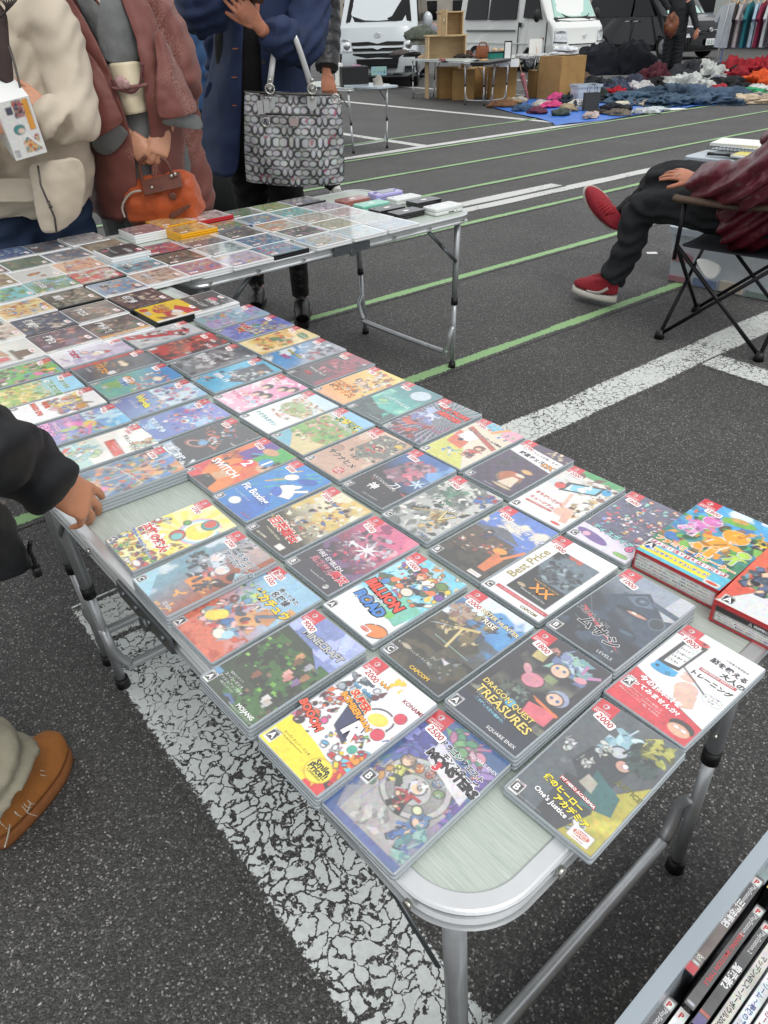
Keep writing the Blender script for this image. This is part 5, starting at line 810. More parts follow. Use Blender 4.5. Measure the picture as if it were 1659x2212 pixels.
def A_oni(a):
    a.g(0x484c4c, 0x54585a); a.b(.905, 0, 1, 1, 0xf0f1f1); a.clut(8, .1, .08, .32, .2, .06, [0xc83c64, 0xe0607c, 0x8c3448]); a.t('鬼トレーニング', .42, .40, .2, 0xf0f0f0, -3, bold=.04, wid=.7); a.t('5分間の', .62, .62, .13, 0xf0f0f0, -3, bold=.03); a.t('東北大学', .8, .8, .06, 0xd8d8d8); a.e(.48, .72, .13, 0xd06478, .08); a.t('NINTENDO 3DS', .95, .42, .055, 0x8a8a8a, 90, bold=.02); a.n(3, 0x303434, .55, .1, x1=.3)
game_case('white-edged case with charcoal cover, white brush lettering and pink splash, alone beside bare tabletop', A_oni, .912, -1.818, 1, '500', .0, (.150, .137), .0145, WCASE, cell=.0022, group=WHT, name='cartridge_case', st=(.0, .055), inset=(.003, .003))
def A_yel(a):
    a.g(0xf0c420, 0xf2c828); a.p([(.35, .35), (.95, .3), (.9, .55), (.45, .55)], 0xc83434); a.p([(.3, .75), (.85, .98), (.9, .7), (.5, .62)], 0xd03838); a.e(.66, .6, .14, 0xf2ece4, .08, 20); a.e(.8, .52, .14, 0xf0d8c0, .08, 20); a.p([(.7, .1), (.9, .2), (.86, .5)], 0x8c5c40); a.b(.72, .86, .905, 1, 0x9c3038); a.e(.18, .12, .1, 0xc84434, .08); a.b(.3, .05, .5, .15, 0xb8bcbc); a.e(.4, .3, .14, 0xd04040, .06); a.t('ワリオ', .34, .48, .17, 0xf09828, -4, 0x2c4c9c, .05, .06); a.t('マスター', .38, .36, .15, 0xf09828, -4, 0x2c4c9c, .05, .06); a.b(.905, 0, 1, 1, 0xf0f1f1)
game_case('black-edged case with bright yellow cover and a big red cap shape', A_yel, .808, -1.822, 1, '700', .0, (.150, .137), .0145, KCASE, cell=.0022, group=WHT, name='cartridge_case', st=(.02, .06), inset=(.003, .003))
D2 = [
 ('thick white case with grey and pink cover, left end of the crosswise table', 'w', 1.157, -2.672, 0x9c8c90, P_(0x7c6c74, 0xc05c84, 0xb8b0b0, 0x6c5c5c), 2),
 ('yellow-edged case with food cover at the far rail, behind its yellow twin', 'y', 1.284, -2.713, 0xd8b060, P_(0xe8c870, 0xc07850, 0xf0e0c0, 0xd89830), 2),
 ('yellow-edged case with golden lettering on two cases', 'y', 1.279, -2.560, 0xd8a84c, P_(0xe8c060, 0xb88840, 0x6c5c50, 0xf0d890), 2),
 ('black-edged case with many racers in red and green', 'k', 1.098, -2.428, 0x5c6070, P_(0xb04450, 0x4c8458, 0x38407c, 0xc8b0a8, 0x8c5c70), 1),
 ('white-edged case with dark grey waterfall cover', 'w', 1.248, -2.415, 0x5c6468, P_(0x4c5458, 0x7c888c, 0x6c7478), 1),
 ('white-edged case with icy white dragon cover', 'w', 1.242, -2.272, 0x7c8c88, P_(0xa8b8b4, 0xd0d8d8, 0x5c7068, 0x8ca4b0), 1),
 ('white-edged case with dark green forest spirit cover', 'w', 1.090, -2.282, 0x505448, P_(0x3c4038, 0xb0a8a0, 0x8c5c4c, 0x6c7058), 1),
 ('white-edged case with red sky and blue swordsmen cover at the near rail', 'w', 1.080, -2.133, 0xb08088, P_(0xc06c74, 0x5868a8, 0xd8c090, 0x8c88b0, 0x90504c), 1),
 ('white-edged case with soft lilac and gold cover at the near rail', 'w', 1.224, -2.118, 0xb0a4b8, P_(0xc8b8cc, 0x8c84b0, 0xd0b868, 0xc890a0, 0xd8d0dc), 1),
 ('black-edged case with red robed figure and icy blue cover at the near rail', 'k', 1.374, -2.131, 0x7c9ca8, P_(0x5c90b0, 0xc04858, 0xe0d8d8, 0xa8788c, 0x3c5c74), 1),
 ('white-edged case with deep blue winter cover', 'w', 1.396, -2.272, 0x5078a0, P_(0x3c6890, 0xe0e4e4, 0xb85c50, 0xb89078, 0x8cb0cc), 1),
 ('blue-edged case with dark cover and white lettering', 'w', 1.402, -2.418, 0x6c6460, P_(0x504844, 0xb09488, 0x7c8c60, 0x9c7468, 0x5c6470), 1),
 ('red-edged case with white and red cover on the far rail', 'r', 1.427, -2.695, 0xd0c8c4, P_(0xe0d8d4, 0xb87c74, 0x8c8c84, 0xc05c54), 2),
 ('blue-edged case with grassy kart race cover', 'b', 1.422, -2.555, 0x90a878, P_(0x6c8c50, 0xe0c048, 0xc84440, 0x4460a8, 0xb0b4a8), 1),
 ('white-edged case with meadow cover on the far rail', 'w', 1.580, -2.700, 0x7c9470, P_(0x5c8450, 0xa86c7c, 0x9cb48c, 0x6c7cb0), 1),
 ('white-edged case with blue and green toy world cover', 'w', 1.574, -2.548, 0x7ca0b0, P_(0x6c94b8, 0x8cb084, 0xd0c068, 0xb86c60, 0x4c6ca8), 1),
 ('white-edged case with orange lettering over pale leaves', 'w', 1.562, -2.407, 0xb4b8a8, P_(0xd08c58, 0xc8c8bc, 0xa0a890, 0xc06c50), 1),
 ('white-edged case with green and orange garden cover on the far rail', 'w', 1.730, -2.697, 0x88a468, P_(0x6c9c48, 0xd8a050, 0xb0b890, 0x8c6c48), 1),
 ('white-edged case with turquoise sea cover', 'w', 1.726, -2.550, 0x64b0ac, P_(0x5cb8b4, 0xa87c64, 0x98c8bc, 0x7c8c6c), 1),
 ('black-edged case with brown crowd cover on the far rail', 'k', 1.880, -2.702, 0x848488, P_(0x6c6870, 0xa8907c, 0x7884a8, 0x5c5850), 1),
 ('white-edged case with pale lavender cover', 'w', 1.876, -2.540, 0xb4acb8, P_(0x9c94a4, 0xc8c0c8, 0x8c7c88), 1),
 ('white-edged case with misty pink cover', 'w', 1.868, -2.397, 0xc0b8b4, P_(0xb08c8c, 0xc8c4c0, 0x9ca49c, 0xb0605c), 1),
 ('white-edged case with faded green cover', 'w', 1.868, -2.258, 0xb0bab0, P_(0xa0b0a8, 0xc0c4bc, 0x989c98), 1),
 ('white-edged case with faded blue cover nearest the consoles', 'w', 1.867, -2.117, 0xa8b8c4, P_(0x90a8bc, 0xc0c8cc, 0x9c9c98), 1),
 ('white-edged case with beige figures cover', 'w', 1.730, -2.412, 0xb8b4a4, P_(0xa8a090, 0xc8a890, 0x8c9c84), 1),
 ('white-edged case with olive green lettering cover', 'w', 1.721, -2.268, 0xa8a484, P_(0x908c64, 0xb8b49c, 0x9c9878), 1),
 ('white-edged case with dark green cover and pink flower', 'w', 1.569, -2.268, 0x485048, P_(0x384038, 0xc06ca0, 0x6ca048, 0x8c7c78), 1),
 ('white-edged case with beach and pale sea cover at the near rail', 'w', 1.706, -2.116, 0xb0c4c8, P_(0x98c0d0, 0xd0c4a8, 0xc8d0d0, 0xa8a890), 1),
 ('white-edged case with white bear and blue robe cover at the near rail', 'w', 1.545, -2.118, 0xb8b4a8, P_(0x88aed0, 0xd0c8b0, 0x9c8c6c, 0xd8dcdc), 1)]
for desc, sh, x, l, base, pal, k in D2:
    def art(a, base=base, pal=pal):
        a.gam = .8; a.g(base, base); a.n(3, pal[0], .5, .15); a.clut(44, .12, .06, .97, .95, .075, pal); a.t('ファンタジー'[:2+len(pal) % 4], .6, .35, .16, 0xf0ece4, -3, 0x4c4c50, .03, .05); a.b(0, 0, .09, 1, 0xe8eaec)
    game_case(desc, art, x, l, k, '1000', 0, (.150, .137), .0145, SHM[sh], cell=.0036, group=WHT, name='cartridge_case', st=(.048, .045), under='plain case', inset=(.003, .003), rot=math.pi/2-math.pi)
# ------------------------------------------------------------------ boxed games on the near right of the table
BOXRED = mat('red glossy card', 0xb91f26, .32, coat=.4)
def flat_print(art, w, h, cell, seed, parent, M, name='printed_panel', material=None):
    a = Art(w, h, cell, seed); art(a); return a.mesh(name, material or PAPER, parent, M, 0)
def A_fam(a):
    a.g(0x3c7c5c, 0x4ca4dc, 90, .55, .4); a.n(4, 0xd8ecf4, .6, .1, y0=.75); a.clut(110, 0, .22, 1, .82, .08, [0x4c9c48, 0x7cb850, 0x3c8ca8, 0x8c6c44, 0xd8683c, 0x5c4830, 0x2c5c3c, 0xe0a048, 0x4878b8]); a.e(.55, .86, .2, 0x6cac44, .08, 10); a.e(.54, .89, .1, 0xc89c50, .05, 10); a.fig(.24, .58, .42, 0xd070b0, 0xd078b8, 0xd070b0, 0xd8a0cc, -20, 0xf8f8f8); a.fig(.56, .46, .55, 0xf09820, 0xf0a030, 0xf09820, 0xf09820, -20, 0xf8f4e0); a.fig(.84, .4, .26, 0xa8d048, 0xa8d048, 0xa8d048, 0xa8d048, -20, 0xf8f8f8); a.fig(.93, .7, .24, 0x282828, 0xf0d030, ang=-60)
    a.b(0, 0, 1, .17, 0x58b8d0); a.b(0, .04, .8, .13, 0xf2dc2c); a.b(0, .16, .95, .21, 0xf4f4f4)
    for i, ch in enumerate('FAMILYTRAINER'): a.b(.03+.07*i, .16, .085+.07*i, .205, 0xc83850 if i % 2 == 0 else 0xf4f4f4); a.t(ch, .057+.07*i, .183, .06, 0xf4f4f4 if i % 2 == 0 else 0xc83850, bold=.03)
    a.t('ファミリートレーナー', .5, .255, .13, 0xf49424, 0, 0xf8f8f8, .04, .07, wid=.94); a.t('冒険!エキサイトアスレチック!', .42, .085, .07, 0x3c70c8, 0, 0xf8f8f8, .03, .04, wid=.75); a.b(.8, .01, .97, .06, 0xf2f0ec); a.e(.885, .035, .07, 0xdc4028, .025); badge(a); cero(a, 'A', .07, .12)
def A_side1(a):
    a.g(0xb91f26, 0xb91f26); a.b(.02, .12, .98, .86, 0xe4e4e2)
    for i, s in enumerate(('■本品は身体を動かしてプレイします。十分な休憩環境を行い、無理のない範囲で使用してください。', '■次のような方は、使用する前に医師と相談してください。 ・心臓疾患、高血圧症などの疾患がある方', '・足首、腰、首、ひざ、手首などに疾患がある方 ・飲酒後の方 ■使用する時間を守ってください。', '・呼吸系の病気がある方、医師から運動を止められている方 ・レッグバンドナイロン/ポリエステル')): a.t(s, .47, .74-.17*i, .022, 0x222222, wid=.88)
def A_ring(a):
    a.g(0xd8503c, 0xe86c48, 60); a.p([(.2, 1), (1, .6), (1, 1)], 0x3c2c2c); a.e(.5, .8, .16, 0x383438, .1, 10); a.p([(0, 0), (.8, 0), (1, .25), (.3, .34)], 0xd8dcdc); a.clut(36, .05, .3, .7, .6, .07, [0x5c9ca8, 0x3c4c58, 0x4c8c60, 0x28302c]); a.fig(.22, .42, .5, 0x201c1c, 0x3c4c5c, leg=0x54688c, ang=-14); a.e(.62, .36, .17, 0x4c9cac, .1, 20); a.e(.8, .3, .14, 0x50b890, .1); cero(a, 'A', .1, .06)
def A_side2(a):
    a.g(0xb91f26, 0xb91f26); a.b(.03, .1, .97, .84, 0x161616); a.b(.04, .14, .96, .58, 0xe4e2e0); a.t('⚠ 同梱物に関する注意', .55, .70, .036, 0xf0f0f0, bold=.02)
    for i, s in enumerate(('本製品には、ゲームソフトのほかにレッグバンドが付属しています。乳幼児の手の届かないところに', '保管してください。●ピアスやネックレス、ブレスレット、指輪などの装飾品は使用中に破損する', '恐れがあります。●使用中に体調がすぐれない場合はすぐに使用を中止してください。')): a.t(s, .5, .5-.12*i, .022, 0x222222, wid=.88)
def boxed(label, top, side, a, l, w, h, t, rz, price):
    th = thing('boxed_game', label, 'game box', T(a, l, 0), YAW-math.pi/2+rz, 'red boxed games')
    q = MB(); q.prism(rrect(w, h, .0012, 2), 0, t, 0, bev=.0006, bev0=.0006); q.build('carton', BOXRED, th)
    flat_print(top, w-.001, h-.001, .0014, 5, th, Matrix.Translation((0, 0, t+.0003)), 'printed_top')
    flat_print(side, w-.002, t-.002, .0016, 6, th, Matrix.Translation((0, -h/2-.0004, t/2)) @ Matrix.Rotation(R(90), 4, 'X'), 'printed_side')
    if price: sticker(th, t+.0008, price, -w*.26, h*.34, ang=-5)
boxed('red boxed game with blue sky top showing plain pink and orange runner silhouettes', A_fam, A_side1, .868, -.326, .122, .185, .032, 0, '1800')
boxed('red boxed game with orange top and black rimmed warning text on its side', A_ring, A_side2, .846, -.200, .128, .18, .034, .03, None)
# ------------------------------------------------------------------ handheld consoles on the right end of the crosswise table
def handheld(label, body, a, l, rz, w=.137, d=.075, t=.021, gba=False, stk=True):
    th = thing('handheld_console', label, 'handheld console', T(a, l, .0), YAW+rz, 'handheld consoles on the crosswise table')
    q = MB(); q.prism(rrect(w, d, .008, 4), 0, t*.48, 0, bev=.002, bev0=.002, smooth=True); q.build('lower_shell', body, th)
    if gba:
        q = MB(); q.prism(rrect(w, d, .02, 5), t*.3, t, 0, bev=.004, smooth=True); q.build('upper_shell', body, th)
        q = MB(); q.prism(rrect(w*.5, d*.62, .003, 3), t, t+.0012); q.build('screen', mat('console screen', 0x7c8484, .15, coat=.5), th)
        q = MB(); q.box((-w*.37, 0, t+.001), (.016, .006, .003)); q.box((-w*.37, 0, t+.001), (.006, .016, .003)); q.build('cross_pad', mat('lilac button', 0x8078b0, .4), th)
        for dx in (0, .012): q = MB(); q.ell((w*.36+dx-.006, dx*.5, t+.0006), (.0045, .0045, .002)); q.build('button', mat('lilac button', 0x8078b0, .4), th)
        return th
    q = MB(); q.prism(rrect(w, d, .008, 4), t*.52, t, 0, bev=.002, bev0=.001, smooth=True); lid = q.build('lid', body, th)
    q = MB(); q.tube([(-w*.36, d/2-.003, t*.5), (w*.36, d/2-.003, t*.5)], .0055, n=10); q.build('hinge_barrel', body, th)
    q = MB(); q.disc((-w*.36, d*.22, t), .003, (0, 0, 1), h=.0005); q.build('camera_lens', BLACKP, lid)
    q = MB(); q.box((w*.05, -d/2-.0004, t*.25), (.03, .001, .004)); q.disc((w*.25, -d/2, t*.26), .002, (0, -1, 0), h=.001); q.build('port', BLACKP, th)
    if stk: q = MB(); q.prism(rrect(.026, .014, .002, 2), t, t+.0004); q.build('price_sticker', STICK, lid)
CO = lambda n, c: mat(n, c, .25, coat=.5)
handheld('rose metallic closed handheld console at the left of the group', CO('rose shell', 0x9c6058), 2.030, -2.553, -.02)
handheld('mint green closed handheld console', CO('mint shell', 0x7fc9b2), 2.026, -2.425, -.05)
handheld('black closed handheld console beside the mint one', CO('black shell', 0x17181a), 2.014, -2.315, -.05)
handheld('black closed handheld console nearest the game cases', CO('black shell', 0x17181a), 2.024, -2.215, -.03)
handheld('lilac handheld console lying face up with its screen showing', CO('lilac shell', 0xa9a2d6), 2.207, -2.545, -.1, .145, .082, .024, True)
handheld('white closed handheld console behind the black ones', CO('white shell', 0xdfe3e0), 2.200, -2.418, -.05)
handheld('black closed handheld console behind the white one with ports', CO('black shell', 0x17181a), 2.212, -2.312, -.06)
handheld('white closed handheld console with ports, closest to the table end', CO('white shell', 0xdfe3e0), 2.172, -2.160, -.02, .148, .08, .026)
# ------------------------------------------------------------------ milky storage bins
MILK = mat('milky clear plastic', 0xd4dce2, .22, 0, alpha=.5, coat=.3)
MILKE = mat('milky plastic rim', 0xb4c0c9, .25, 0, alpha=.9, coat=.3)
def tub(name, label, loc, rz, w, d, h, z0=0, lid=False, group=None, wall=.003, rim=.022, taper=.93, cat='storage box'):
    t = thing(name, label, cat, (loc[0], loc[1], z0), rz, group)
    q = MB(); n = 4; o0 = rrect(w*taper, d*taper, .03, n); o1 = rrect(w, d, .03, n); i0 = rrect(w*taper-2*wall, d*taper-2*wall, .027, n); i1 = rrect(w-2*wall, d-2*wall, .027, n)
    q.loft([[(x, y, 0) for x, y in o0], [(x, y, h-.03) for x, y in o1], [(x, y, h-.03) for x, y in i1], [(x, y, wall) for x, y in i0]], 0, True, False); q.build('tub', MILK, t)
    q = MB(); a = rrect(w+rim*2, d+rim*2, .035, n); b = rrect(w-wall*2, d-wall*2, .027, n); k = len(a)
    rings = [[(x, y, h-.035) for x, y in a], [(x, y, h-.003) for x, y in a], [(x*.997, y*.997, h) for x, y in a], [(x, y, h) for x, y in b], [(x, y, h-.035) for x, y in b]]; rings.append(rings[0])
    q.loft(rings, 0, False, False); q.build('rim', MILKE, t)
    if lid:
        q = MB(); q.prism(rrect(w+rim*2+.008, d+rim*2+.008, .035, n), h+.001, h+.016, 0, bev=.004); q.prism(rrect(w*.8, d*.8, .04, n), h+.015, h+.022, 0, bev=.005); q.build('lid', MILK if False else MILKE, t)
        for sx in (-1, 1):
            q = MB(); y = -d/2-rim-.012
            q.tube([(-.14, y+.012, h-.09), (-.15, y, h-.05), (-.15, y, h+.0), (-.06, y-.004, h+.008), (.06, y-.004, h+.008), (.15, y, h+.0), (.15, y, h-.05), (.14, y+.012, h-.09)] if sx < 0 else [(w/2+rim+.01, -.1, h-.06), (w/2+rim+.012, -.1, h), (w/2+rim+.012, .1, h), (w/2+rim+.01, .1, h-.06)], .003, n=6); hh = q.build('wire_handle', DSTEEL, t)
            if sx < 0: q = MB(); q.tube([(-.05, y-.004, h+.008), (.05, y-.004, h+.008)], .009, n=10); q.build('grip', BLACKP, hh)
    return t
BD = Vector((.772, .636, 0)); BE = Vector((.636, -.772, 0)); B0 = Vector((.23, .375, 0)); BRZ = math.atan2(.636, .772)
def BP(d, e, z=0): return B0+BD*d+BE*e+Vector((0, 0, z))
c = BP(.19, .235); q = MB(); q.box((0, 0, .05), (.60, .36, .1)); tag(q.build('cardboard_box', mat('kraft board', 0xa3804f, .8, var=.12, vs=6, bump=.2, bs=40), None, (c.x, c.y, 0.001), BRZ), 'low brown cardboard box under the clear bin of upright game cases', 'cardboard box')
tub('storage_bin', 'open milky plastic bin packed with upright game cases, at the bottom right', c, BRZ, .66, .40, .195, .105, rim=.018)
def spine_case(label, d, e, col, items, dz=0, ln=.190, lean=0, shell=KCASE):
    th = thing('upright_game_case', label, 'game case', BP(d+ln/2, e+.0075, .135+dz), BRZ, 'upright game cases in the clear bin')
    if lean: th.rotation_euler = (lean, 0, BRZ)
    q = MB(); M = Matrix.Rotation(R(0), 4, 'X'); q.prism(rrect(ln, .0142, .004, 3), 0, .135, 0, bev=.001, bev0=.001, smooth=True); q.build('case_shell', shell, th)
    def art(a):
        a.g(col, col); a.n(5, tuple(v*1.5+.02 for v in lin(col)), .55, .2)
        for it in items: getattr(a, it[0])(*it[1:-1], **it[-1]) if isinstance(it[-1], dict) else getattr(a, it[0])(*it[1:])
    a = Art(ln-.003, .0128, .0016, 3); art(a); a.mesh('printed_spine', INK, th, Matrix.Translation((0, 0, .1352)), 0)
A_ = .0674
def PS(extra, tw=.075): return [('b', .915, .05, .985, .95, 0xe8e8e8), ('t', 'P', .95, .5, .055, 0xc02830, -90, None, .05), ('t', 'PlayStation.2', .80, .5, .042, 0xe8e8e8, 180)] + extra
spine_case('black spined case lettered in white characters with a red foot, standing proud of the others', .148, .036, 0x4a3c36, PS([('b', .695, .0, 1.0, 1, 0x2c2c2e)]+[('b', .915, .05, .985, .95, 0xe8e8e8), ('t', 'P', .95, .5, .055, 0xc02830, -90, None, .05), ('t', 'PlayStation.2', .80, .5, .042, 0xe8e8e8, 180), ('t', '三國志戦記', .60, .5, .055, 0xf0f0f0, 180, None, .03), ('b', 0, 0, .075, 1, 0xc0202c), ('b', .08, .1, .10, .9, 0xf0f0f0), ('b', .115, .12, .16, .88, 0xf0f0f0), ('t', 'KOEI', .137, .5, .032, 0x222222, -90, None, .03)]), dz=.012)
spine_case('black spined case with long red lettering', .118, .056, 0x242426, PS([('t', 'DRIVING EMOTION TYPE-S', .46, .5, .042, 0xd03038, 180, None, .02), ('b', .02, .1, .04, .9, 0xe8e8e8)]), dz=0)
spine_case('black spined case with four large white characters', .106, .0735, 0x151518, PS([('t', '鬼武者2', .46, .5, .062, 0xf0f0f0, 180, None, .03), ('b', 0, 0, .09, 1, 0x4c3c7c), ('b', .1, .0, .12, 1, 0xd05040)]), dz=-.002)
GREY = mat('grey case plastic', 0xb8bcbc, .3, coat=.3)
for i, (dd, e, col, tx, tc, lb) in enumerate(((.10, .091, 0xb4b2aa, 'マッデンNFLスーパーボウル2002', 0x1c1c1c, 'silver grey spined case with black lettering and a gold foot'), (.095, .108, 0xc8ccd2, 'ドリーム 〜最後の審判〜', 0x2c4c8c, 'pale silver spined case with blue lettering'), (.098, .125, 0xd0d0d0, 'サッカー 2003', 0x9c2c30, 'white spined case with small red lettering'), (.10, .142, 0x28303c, 'ファイナル 10', 0xe0e0e8, 'navy spined case with pale lettering'), (.102, .159, 0xc8b048, 'リーグ 2004', 0x2c2c2c, 'mustard spined case in the bin'), (.10, .176, 0x202428, 'レーシング', 0xc83838, 'charcoal spined case with red lettering'), (.105, .193, 0xb0b4b8, 'ベースボール', 0x28408c, 'light grey spined case deep in the bin'), (.10, .21, 0x602028, 'ナイト', 0xe8d8c0, 'maroon spined case in the bin'), (.10, .227, 0x38503c, 'フォレスト', 0xe8e8d8, 'dark green spined case'))):
    spine_case(lb, dd, e, col, PS([('t', tx, .45, .5, .045, tc, 180, None, .02), ('b', 0, 0, .05, 1, 0xc89840 if i == 0 else 0x606870)]), dz=-.004*(i % 3), shell=KCASE if i not in (0, 1, 2) else GREY)
for i, (e, col, tx, tc, lb) in enumerate(((.038, 0x2c2c2e, 'バイオ', 0xe8e8e8, 'dark spined case in the nearer row beside the bin wall'), (.055, 0xd8d8d6, 'バーチャ', 0x202020, 'half white spined case in the nearer row'), (.072, 0x242428, 'ペルソナ', 0xe0e0e0, 'black spined case in the nearer row'), (.089, 0x28384c, 'テニス', 0xe0e0e0, 'slate blue spined case in the nearer row'))):
    spine_case(lb, -.07, e, col, PS([('t', tx, .5, .5, .05, tc, 180, None, .02)]), dz=-.012)
for i, (e, col, lb) in enumerate(((.036, 0x5c6c70, 'grey spined case in the farthest row of the bin'), (.053, 0xd0b840, 'yellow spined case in the farthest row of the bin'), (.070, 0xc8c8c4, 'white spined case in the farthest row of the bin'), (.087, 0x38507c, 'blue spined case in the farthest row of the bin'), (.104, 0x282828, 'black spined case in the farthest row of the bin'))):
    spine_case(lb, .342, e, col, PS([('t', 'リーグ', .5, .5, .05, 0x303030, 180)]), dz=-.006, ln=.165)
# bins behind the seated man, things lying on the lid
f0 = on(1432, 607); f1 = on(1659, 655)
dv = (f1-f0).normalized(); nv = Vector((-dv.y, dv.x, 0)); trz = math.atan2(dv.y, dv.x)
cc = f0+dv*.30+nv*.22
tub('storage_bin', 'lower milky storage bin holding coloured goods, on the ground beside the camp chair', cc, trz, .62, .42, .30, .001, lid=False, rim=.02, group='milky bins beside the camp chair', cat='storage box')
tub('storage_bin', 'upper milky lidded storage bin with wire handle, notebooks on its lid', cc+dv*.0, trz, .60, .40, .335, .303, lid=True, rim=.016, group='milky bins beside the camp chair', cat='storage box')
tz = .303+.335+.024
cl = [0x9c7078, 0x6c7c98, 0xb8b0a0, 0x7c8c84, 0x887c94, 0x60646a, 0xa88c7c, 0xc0c0c0]
for i in range(9):
    q = MB(); q.prism(rrect(.13, .17, .006, 2), 0, .03+.012*(i % 3), 0, bev=.002); p_ = cc+dv*(-.22+.15*(i % 4))+nv*(-.12+.17*(i//4 % 2))
    tag(q.build('packed_box', mat(f'packed goods {i % 8}', cl[i % 8], .5), None, (p_.x, p_.y, .008+.055*(i//4 if i < 8 else 2)), trz+random.uniform(-.05, .05)), f'small {["dusty rose", "slate blue", "sand", "sage green", "mauve", "charcoal", "tan", "pale grey", "old pink"][i]} box stored inside the lower milky bin', 'packed box', 'goods inside the milky bin')
pt = on(1600, 313, tz); NBK = mat('white paper', 0xe6e6e2, .7)
def notebook(label, pos, rz, w, d, t, m, tilt=0):
    th = thing('notebook', label, 'notebook', pos, rz); th.rotation_euler = (tilt, 0, rz)
    q = MB(); q.box((0, 0, t/2), (w, d, t)); q.build('paper_block', m, th)
    q = MB(); n = 22
    for i in range(n): x = -w*.46+w*.92*i/(n-1); q.tube([(x, -d/2-.003, t/2), (x, -d/2-.004, t+.003), (x, -d/2+.005, t+.003)], .0009, n=5)
    q.build('spiral_binding', ZINC, th)
notebook('white spiral notebook lying tilted on the pen tray', on(1590, 312, tz+.035)+Vector((.02, 0, 0)), trz+.08, .25, .18, .012, NBK, .03)
notebook('yellow spiral memo pad on the bin lid', on(1625, 338, tz+.004), trz+.05, .17, .13, .01, mat('yellow paper', 0xd6cc7a, .7))
th = thing('pen_tray', 'black wire pen tray under the white spiral notebook', 'tray', on(1580, 326, tz+.002), trz)
q = MB()
for sy in (-1, 1): q.tube([(-.11, sy*.05, .03), (.11, sy*.05, .03)], .002, n=6); q.tube([(-.11, sy*.05, .006), (.11, sy*.05, .006)], .002, n=6)
for i in range(12): x = -.11+.02*i; q.tube([(x, -.05, .03), (x, -.05, .004), (x, .05, .004), (x, .05, .03)], .0012, n=5)
q.build('wire_frame', DSTEEL, th)
for lb, px, col, rr in (('black marker pen lying on the bin lid', (1555, 334), 0x1c1c1e, .2), ('white ballpoint pen beside the yellow memo pad', (1590, 338), 0xe8e8e8, -.2)):
    p_ = on(*px, tz+.008); th = thing('pen', lb, 'pen', p_, trz+rr); q = MB(); q.tube([(-.06, 0, 0), (.045, 0, 0), (.06, 0, 0)], [.006, .006, .002], n=10); q.build('barrel', mat('pen %x' % col, col, .35), th); q = MB(); q.tube([(-.063, 0, 0), (-.03, 0, 0)], .0066, n=10); q.box((-.045, 0, .008), (.03, .002, .002)); q.build('cap', BLACKP, th)
p_ = on(1408, 547); q = MB(); q.prism([(-.035, -.02), (.03, -.025), (.036, .02), (-.03, .024)], .001, .0025); tag(q.build('paper_scrap', NBK, None, (p_.x, p_.y, 0)), 'small white paper scrap lying on the asphalt behind the planted shoe', 'paper scrap')
# ------------------------------------------------------------------ people: lofted forms fused by a remesh, cloth creased by displacement
def crm(P, n=6):
    P = [Vector(p) for p in P]; out = []
    for i in range(len(P)-1):
        a, b, c, d = P[max(i-1, 0)], P[i], P[i+1], P[min(i+2, len(P)-1)]
        for k in range(n):
            t = k/n; out.append(.5*((2*b)+(c-a)*t+(2*a-5*b+4*c-d)*t*t+(3*b-a-3*c+d)*t**3))
    out.append(P[-1]); return out
def limb(mb, P, Rr, n=18, mi=0, puff=0, pk=9, sub=6, up=(0, 0, 1)):
    # Rr: radius or (side, depth) per joint; puff adds quilted bulges
    Q = crm(P, sub); rr = []
    for i in range(len(Q)):
        t = i/sub; k = min(int(t), len(Rr)-2); f = t-k; a, b = Rr[k], Rr[k+1]
        a = a if isinstance(a, tuple) else (a, a); b = b if isinstance(b, tuple) else (b, b); s = f*f*(3-2*f)
        v = 1+(puff*abs(math.sin(t*pk)) if puff else 0); rr.append(((a[0]*(1-s)+b[0]*s)*v, (a[1]*(1-s)+b[1]*s)*v))
    mb.tube(Q, rr, mi, n, up=up)
    return mb
_tx = {}
def ctex(kind, sc):
    k = (kind, sc)
    if k not in _tx:
        t = bpy.data.textures.new(f'{kind}{sc}', 'CLOUDS'); t.noise_scale = sc; t.noise_depth = 3; t.noise_type = 'HARD_NOISE' if kind == 'h' else 'SOFT_NOISE'; _tx[k] = t
    return _tx[k]
def fold_space(name, scale, d):
    e = bpy.data.objects.new(name, None); COL.objects.link(e); e.scale = (scale,)*3; e.rotation_mode = 'QUATERNION'; e.rotation_quaternion = Vector((1, 1, 1)).rotation_difference(Vector(d)); return e
FOLD = {'v': fold_space('cloth_fold_frame', .34, (1, .3, .3)), 'w': fold_space('cloth_crease_frame', .16, (.5, .4, -1)), 'q': fold_space('quilting_frame', .16, (-.8, .2, .75))}
def wtex(k='w'):
    if k == 'q':
        if k not in _tx: t = bpy.data.textures.new('quilt', 'WOOD'); t.wood_type = 'BANDS'; t.noise_basis_2 = 'SAW'; t.noise_basis_2 = 'SIN'; _tx[k] = t
        return _tx[k]
    if 'w' not in _tx:
        t = bpy.data.textures.new('folds', 'WOOD'); t.wood_type = 'BANDNOISE'; t.noise_basis_2 = 'SIN'; t.noise_scale = .9; t.turbulence = 7; _tx['w'] = t
    return _tx['w']
